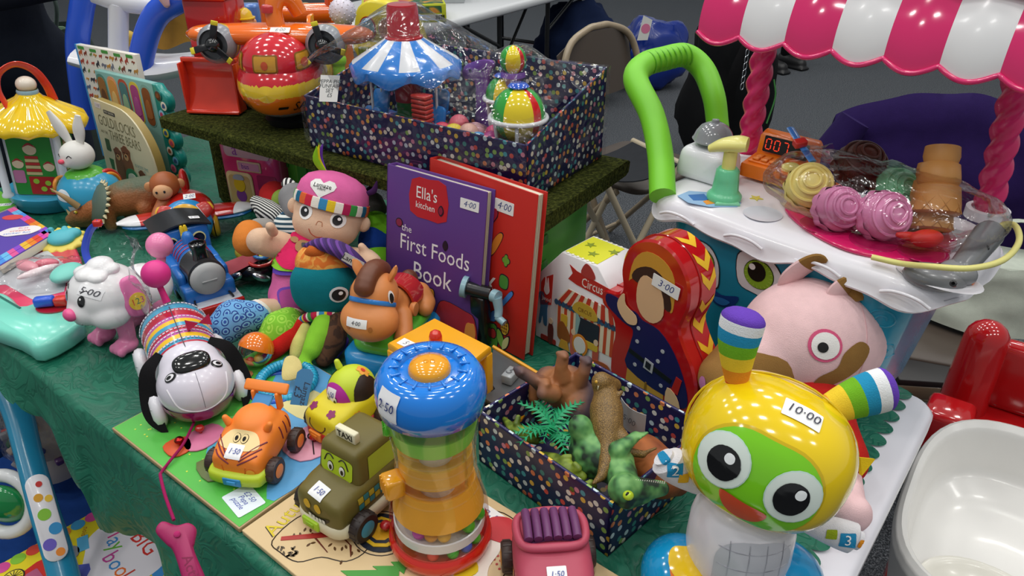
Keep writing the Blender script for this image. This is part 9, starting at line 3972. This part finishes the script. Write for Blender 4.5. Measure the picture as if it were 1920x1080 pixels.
# bags on the floor
def lumpy(name, label, cat, u, v, sx, sy, sz, mt, seed, group=None, extra=None):
 c = at(u, v, 0)
 t = thing(name, label, cat, c, .3, group)
 m = MB()
 def fn(a, b):
  th, ph = 2 * PI * a, PI * b
  n3 = noise.noise(Vector((math.cos(th) * math.sin(ph) * 2 + seed, math.sin(th) * math.sin(ph) * 2, math.cos(ph) * 2)))
  n4 = noise.noise(Vector((math.cos(th) * math.sin(ph) * 6 + seed, math.sin(th) * math.sin(ph) * 6, math.cos(ph) * 6)))
  r = 1 + .22 * n3 + .07 * n4
  st = math.sin(ph)
  return Vector((sx * r * math.copysign(abs(st * math.cos(th)) ** .8, math.cos(th)), sy * r * math.copysign(abs(st * math.sin(th)) ** .8, math.sin(th)), max(.001, sz * (1 - math.cos(ph) * r) * .5)))
 m.grid(fn, 36, 22, mt, cu=True)
 m.out('body', t)
 if extra:
  extra(t)
 return t
def straps(col):
 def f_(t):
  for s in (-1, 1):
   m = MB()
   m.tube([(-.1, s * .05, .3), (-.06, s * .06, .42), (.06, s * .06, .43), (.1, s * .05, .3)], .012, col, 8, sub=5, flat=(.3, 1))
   m.out('strap', t)
 return f_
lumpy('shopping_bag', 'deep blue shopping bag on the floor behind chair', 'bag', 1215, 165, .26, .15, .46, 'p:0f2a7c', 3, extra=straps('p:123a9a'))
lumpy('shopping_bag', 'navy blue holdall beside the far table legs', 'bag', 1085, 190, .28, .22, .62, 'f:131f3c', 8, extra=straps('f:10182c'))
lumpy('cloth_bundle', 'cream canvas bag crumpled on the carpet', 'bag', 1085, 178, .16, .11, .22, 'f:b9ac98', 12)
lumpy('cloth_bundle', 'red fabric bundle next to the cream canvas bag', 'bag', 1010, 150, .14, .12, .2, 'f:b03024', 15)
lumpy('cloth_bundle', 'pale turquoise fabric bundle in front of cream bag', 'bag', 1055, 172, .14, .09, .15, 'f:6fb0bc', 18)
def pack_x(t):
 m = MB()
 m.tube([(-.12, -.2, .3), (-.13, -.22, .55), (-.05, -.2, .72)], .018, 'f:0d0d0f', 8, sub=5, flat=(.3, 1.3))
 m.out('strap', t)
 m = MB()
 for k in range(6):
  a = .5 + k * .03
  m.tube([(-.09 + .008 * math.cos(b), -.235, a + .016 * math.sin(b)) for b in [2 * PI * i / 10 for i in range(10)]], .0025, 'm:cfd2d6', 6, cyc=True)
 m.out('chain', t, kind='stuff')
 m = MB()
 m.tube([(.1, -.2, .3), (.13, -.19, .42), (.12, -.17, .5)], .004, 'v:3a7a3a', 6, sub=4)
 m.out('green_piping', t)
lumpy('backpack', 'large black rucksack standing behind the green handle', 'bag', 1345, 320, .22, .17, .80, 'f:111214', 22, extra=pack_x)
p = at(1195, 215, 0)
t = thing('toy_card', 'pink and white card sticking out of the blue bag', 'card', (p.x, p.y + .25, .4), .2)
m = MB()
m.ext([(0, 0), (.07, 0), (.09, .12), (.03, .15)], .004, 'k:dcdcd6', M=FR)
m.ext(circ(.03, 16, None, (.05, .07)), .005, 'k:d87a9c', M=FR)
m.out('card', t)

# olive grey drawstring bag and the person in dark clothes at the far left
pb = ry(128, 200, 2.48)
t = thing('drawstring_bag', 'grey green drawstring bag with pale green lining', 'bag', (pb.x, 2.48, 0), .2)
m = MB()
zt = ry(110, 40, 2.35).z
def db(u, v):
 a = 2 * PI * u
 r = .10 + .06 * math.sin(PI * min(1, (1 - v) * .9 + .1)) + .012 * math.sin(5 * a + 3 * v)
 n3 = noise.noise(Vector((math.cos(a) * 3, math.sin(a) * 3, v * 6)))
 return Vector((r * 1.0 * math.cos(a) + .012 * n3, r * .7 * math.sin(a) + .01 * n3, .02 + (zt - .06) * v))
m.grid(db, 36, 24, 'f:3f4a46', cu=True)
m.out('body', t)
for k in range(4):
 m = MB()
 a = -2.6 + .8 * k
 p0 = Vector((.10 * math.cos(a), .075 * math.sin(a), zt - .04))
 m.ext(blob([(-.035, 0), (.035, 0), (.03, -.1), (0, -.14), (-.03, -.1)], 4), .004, 'f:7c9a7c', M=look(p0, (math.cos(a), math.sin(a), -.25)), b=.001)
 m.out('flap', t)
m = MB()
m.tube([(.05, -.06, zt - .05), (.08, -.08, zt + .05), (.03, -.05, zt + .14)], .006, 'f:5a6a64', 8, sub=5)
m.out('cord', t)

def person(label, x, y, rz, coat, legs, bend=0.0, arm=None):
 t = thing('person', label, 'person', (x, y, 0), rz)
 m = MB()
 SKN = 'v:d8a988'
 for s in (-1, 1):
  chain(m, [(s * .10, 0, .92), (s * .105, -.015, .50), (s * .105, .01, .10)], [.095, .065, .048], legs)
 chain(m, [(0, 0, .95), (0, 0, 1.15), (0, .01, 1.38)], [.155, .15, .16], coat)
 chain(m, [(-.17, .01, 1.40), (.17, .01, 1.40)], [.075, .075], coat)
 chain(m, [(0, .005, 1.42), (0, -.01, 1.53)], [.06, .055], coat)
 m.ell((0, -.02, 1.63), (.078, .095, .115), coat)
 bd = m.out('body', t, remesh=.016, smooth_it=6, label='dark clothes')
 m = MB()
 m.ell((0, -.025, 1.63), (.08, .097, .118), SKN)
 m.ell((0, -.125, 1.62), (.014, .02, .02), SKN)
 for s in (-1, 1):
  m.ell((s * .082, -.01, 1.63), (.012, .02, .03), SKN)
 hd9 = m.out('face', t, remesh=.008, smooth_it=4)
 m = MB()
 m.ell((0, .005, 1.665), (.09, .105, .105), 'f:2a1c14')
 m.out('hair', t)
 m = MB()
 for s in (-1, 1):
  m.ell((s * .032, -.112, 1.64), (.012, .008, .007), 'g:1a1412', seg=10, ring=8)
 m.tube([(-.025, -.115, 1.575), (0, -.12, 1.57), (.025, -.115, 1.575)], .004, 'v:a85a50', 6)
 m.out('features', hd9, kind='stuff')
 for k, s in enumerate((-1, 1)):
  pts = (arm[k] if arm else [(s * .19, .01, 1.40), (s * .25, .02, 1.12), (s * .24, -.06, .90)])
  m = MB()
  chain(m, pts, [.068, .056, .042], coat)
  m.out('sleeve', t, remesh=.012, smooth_it=5)
  m = MB()
  e = Vector(pts[-1])
  d = (e - Vector(pts[-2])).normalized()
  m.cap(e + d * .03, e + d * .09, .03, .034, SKN)
  for f_ in range(4):
   b_ = e + d * .10 + Vector((.016 * (f_ - 1.5), 0, 0))
   chain(m, [b_, b_ + d * (.035 + .006 * (1.5 - abs(f_ - 1.5))) + Vector((0, -.006, 0)), b_ + d * .06 + Vector((0, -.02, 0))], [.010, .009, .008], SKN)
  chain(m, [e + d * .05 + Vector((-s * .03, 0, 0)), e + d * .09 + Vector((-s * .05, -.01, 0)), e + d * .115 + Vector((-s * .05, -.02, 0))], [.012, .010, .009], SKN)
  m.out('hand', t, remesh=.005, smooth_it=3)
 for s in (-1, 1):
  m = MB()
  m.cap((s * .105, .03, .055), (s * .11, -.13, .042), .052, .042, 'v:141416')
  m.box((s * .108, -.05, .012), (.095, .27, .024), 'v:0e0e10', .01)
  m.out('shoe', t, remesh=.009, smooth_it=3)
 return t
pl = ry(90, 200, 2.12)
person('person in dark navy coat and trousers standing at far left', pl.x - .11, 2.14, .35, 'f:1b1e27', 'f:232833', arm=[[(-.19, .01, 1.40), (-.27, -.02, 1.14), (-.10, -.18, 1.06)], [(.19, .01, 1.40), (.26, -.10, 1.13), (.04, -.24, 1.10)]])
ps = at(1490, 135, 0)
person('person in black trousers and shoes walking on the carpet', ps.x - .1, ps.y + .12, .6, 'f:15161a', 'f:111214')
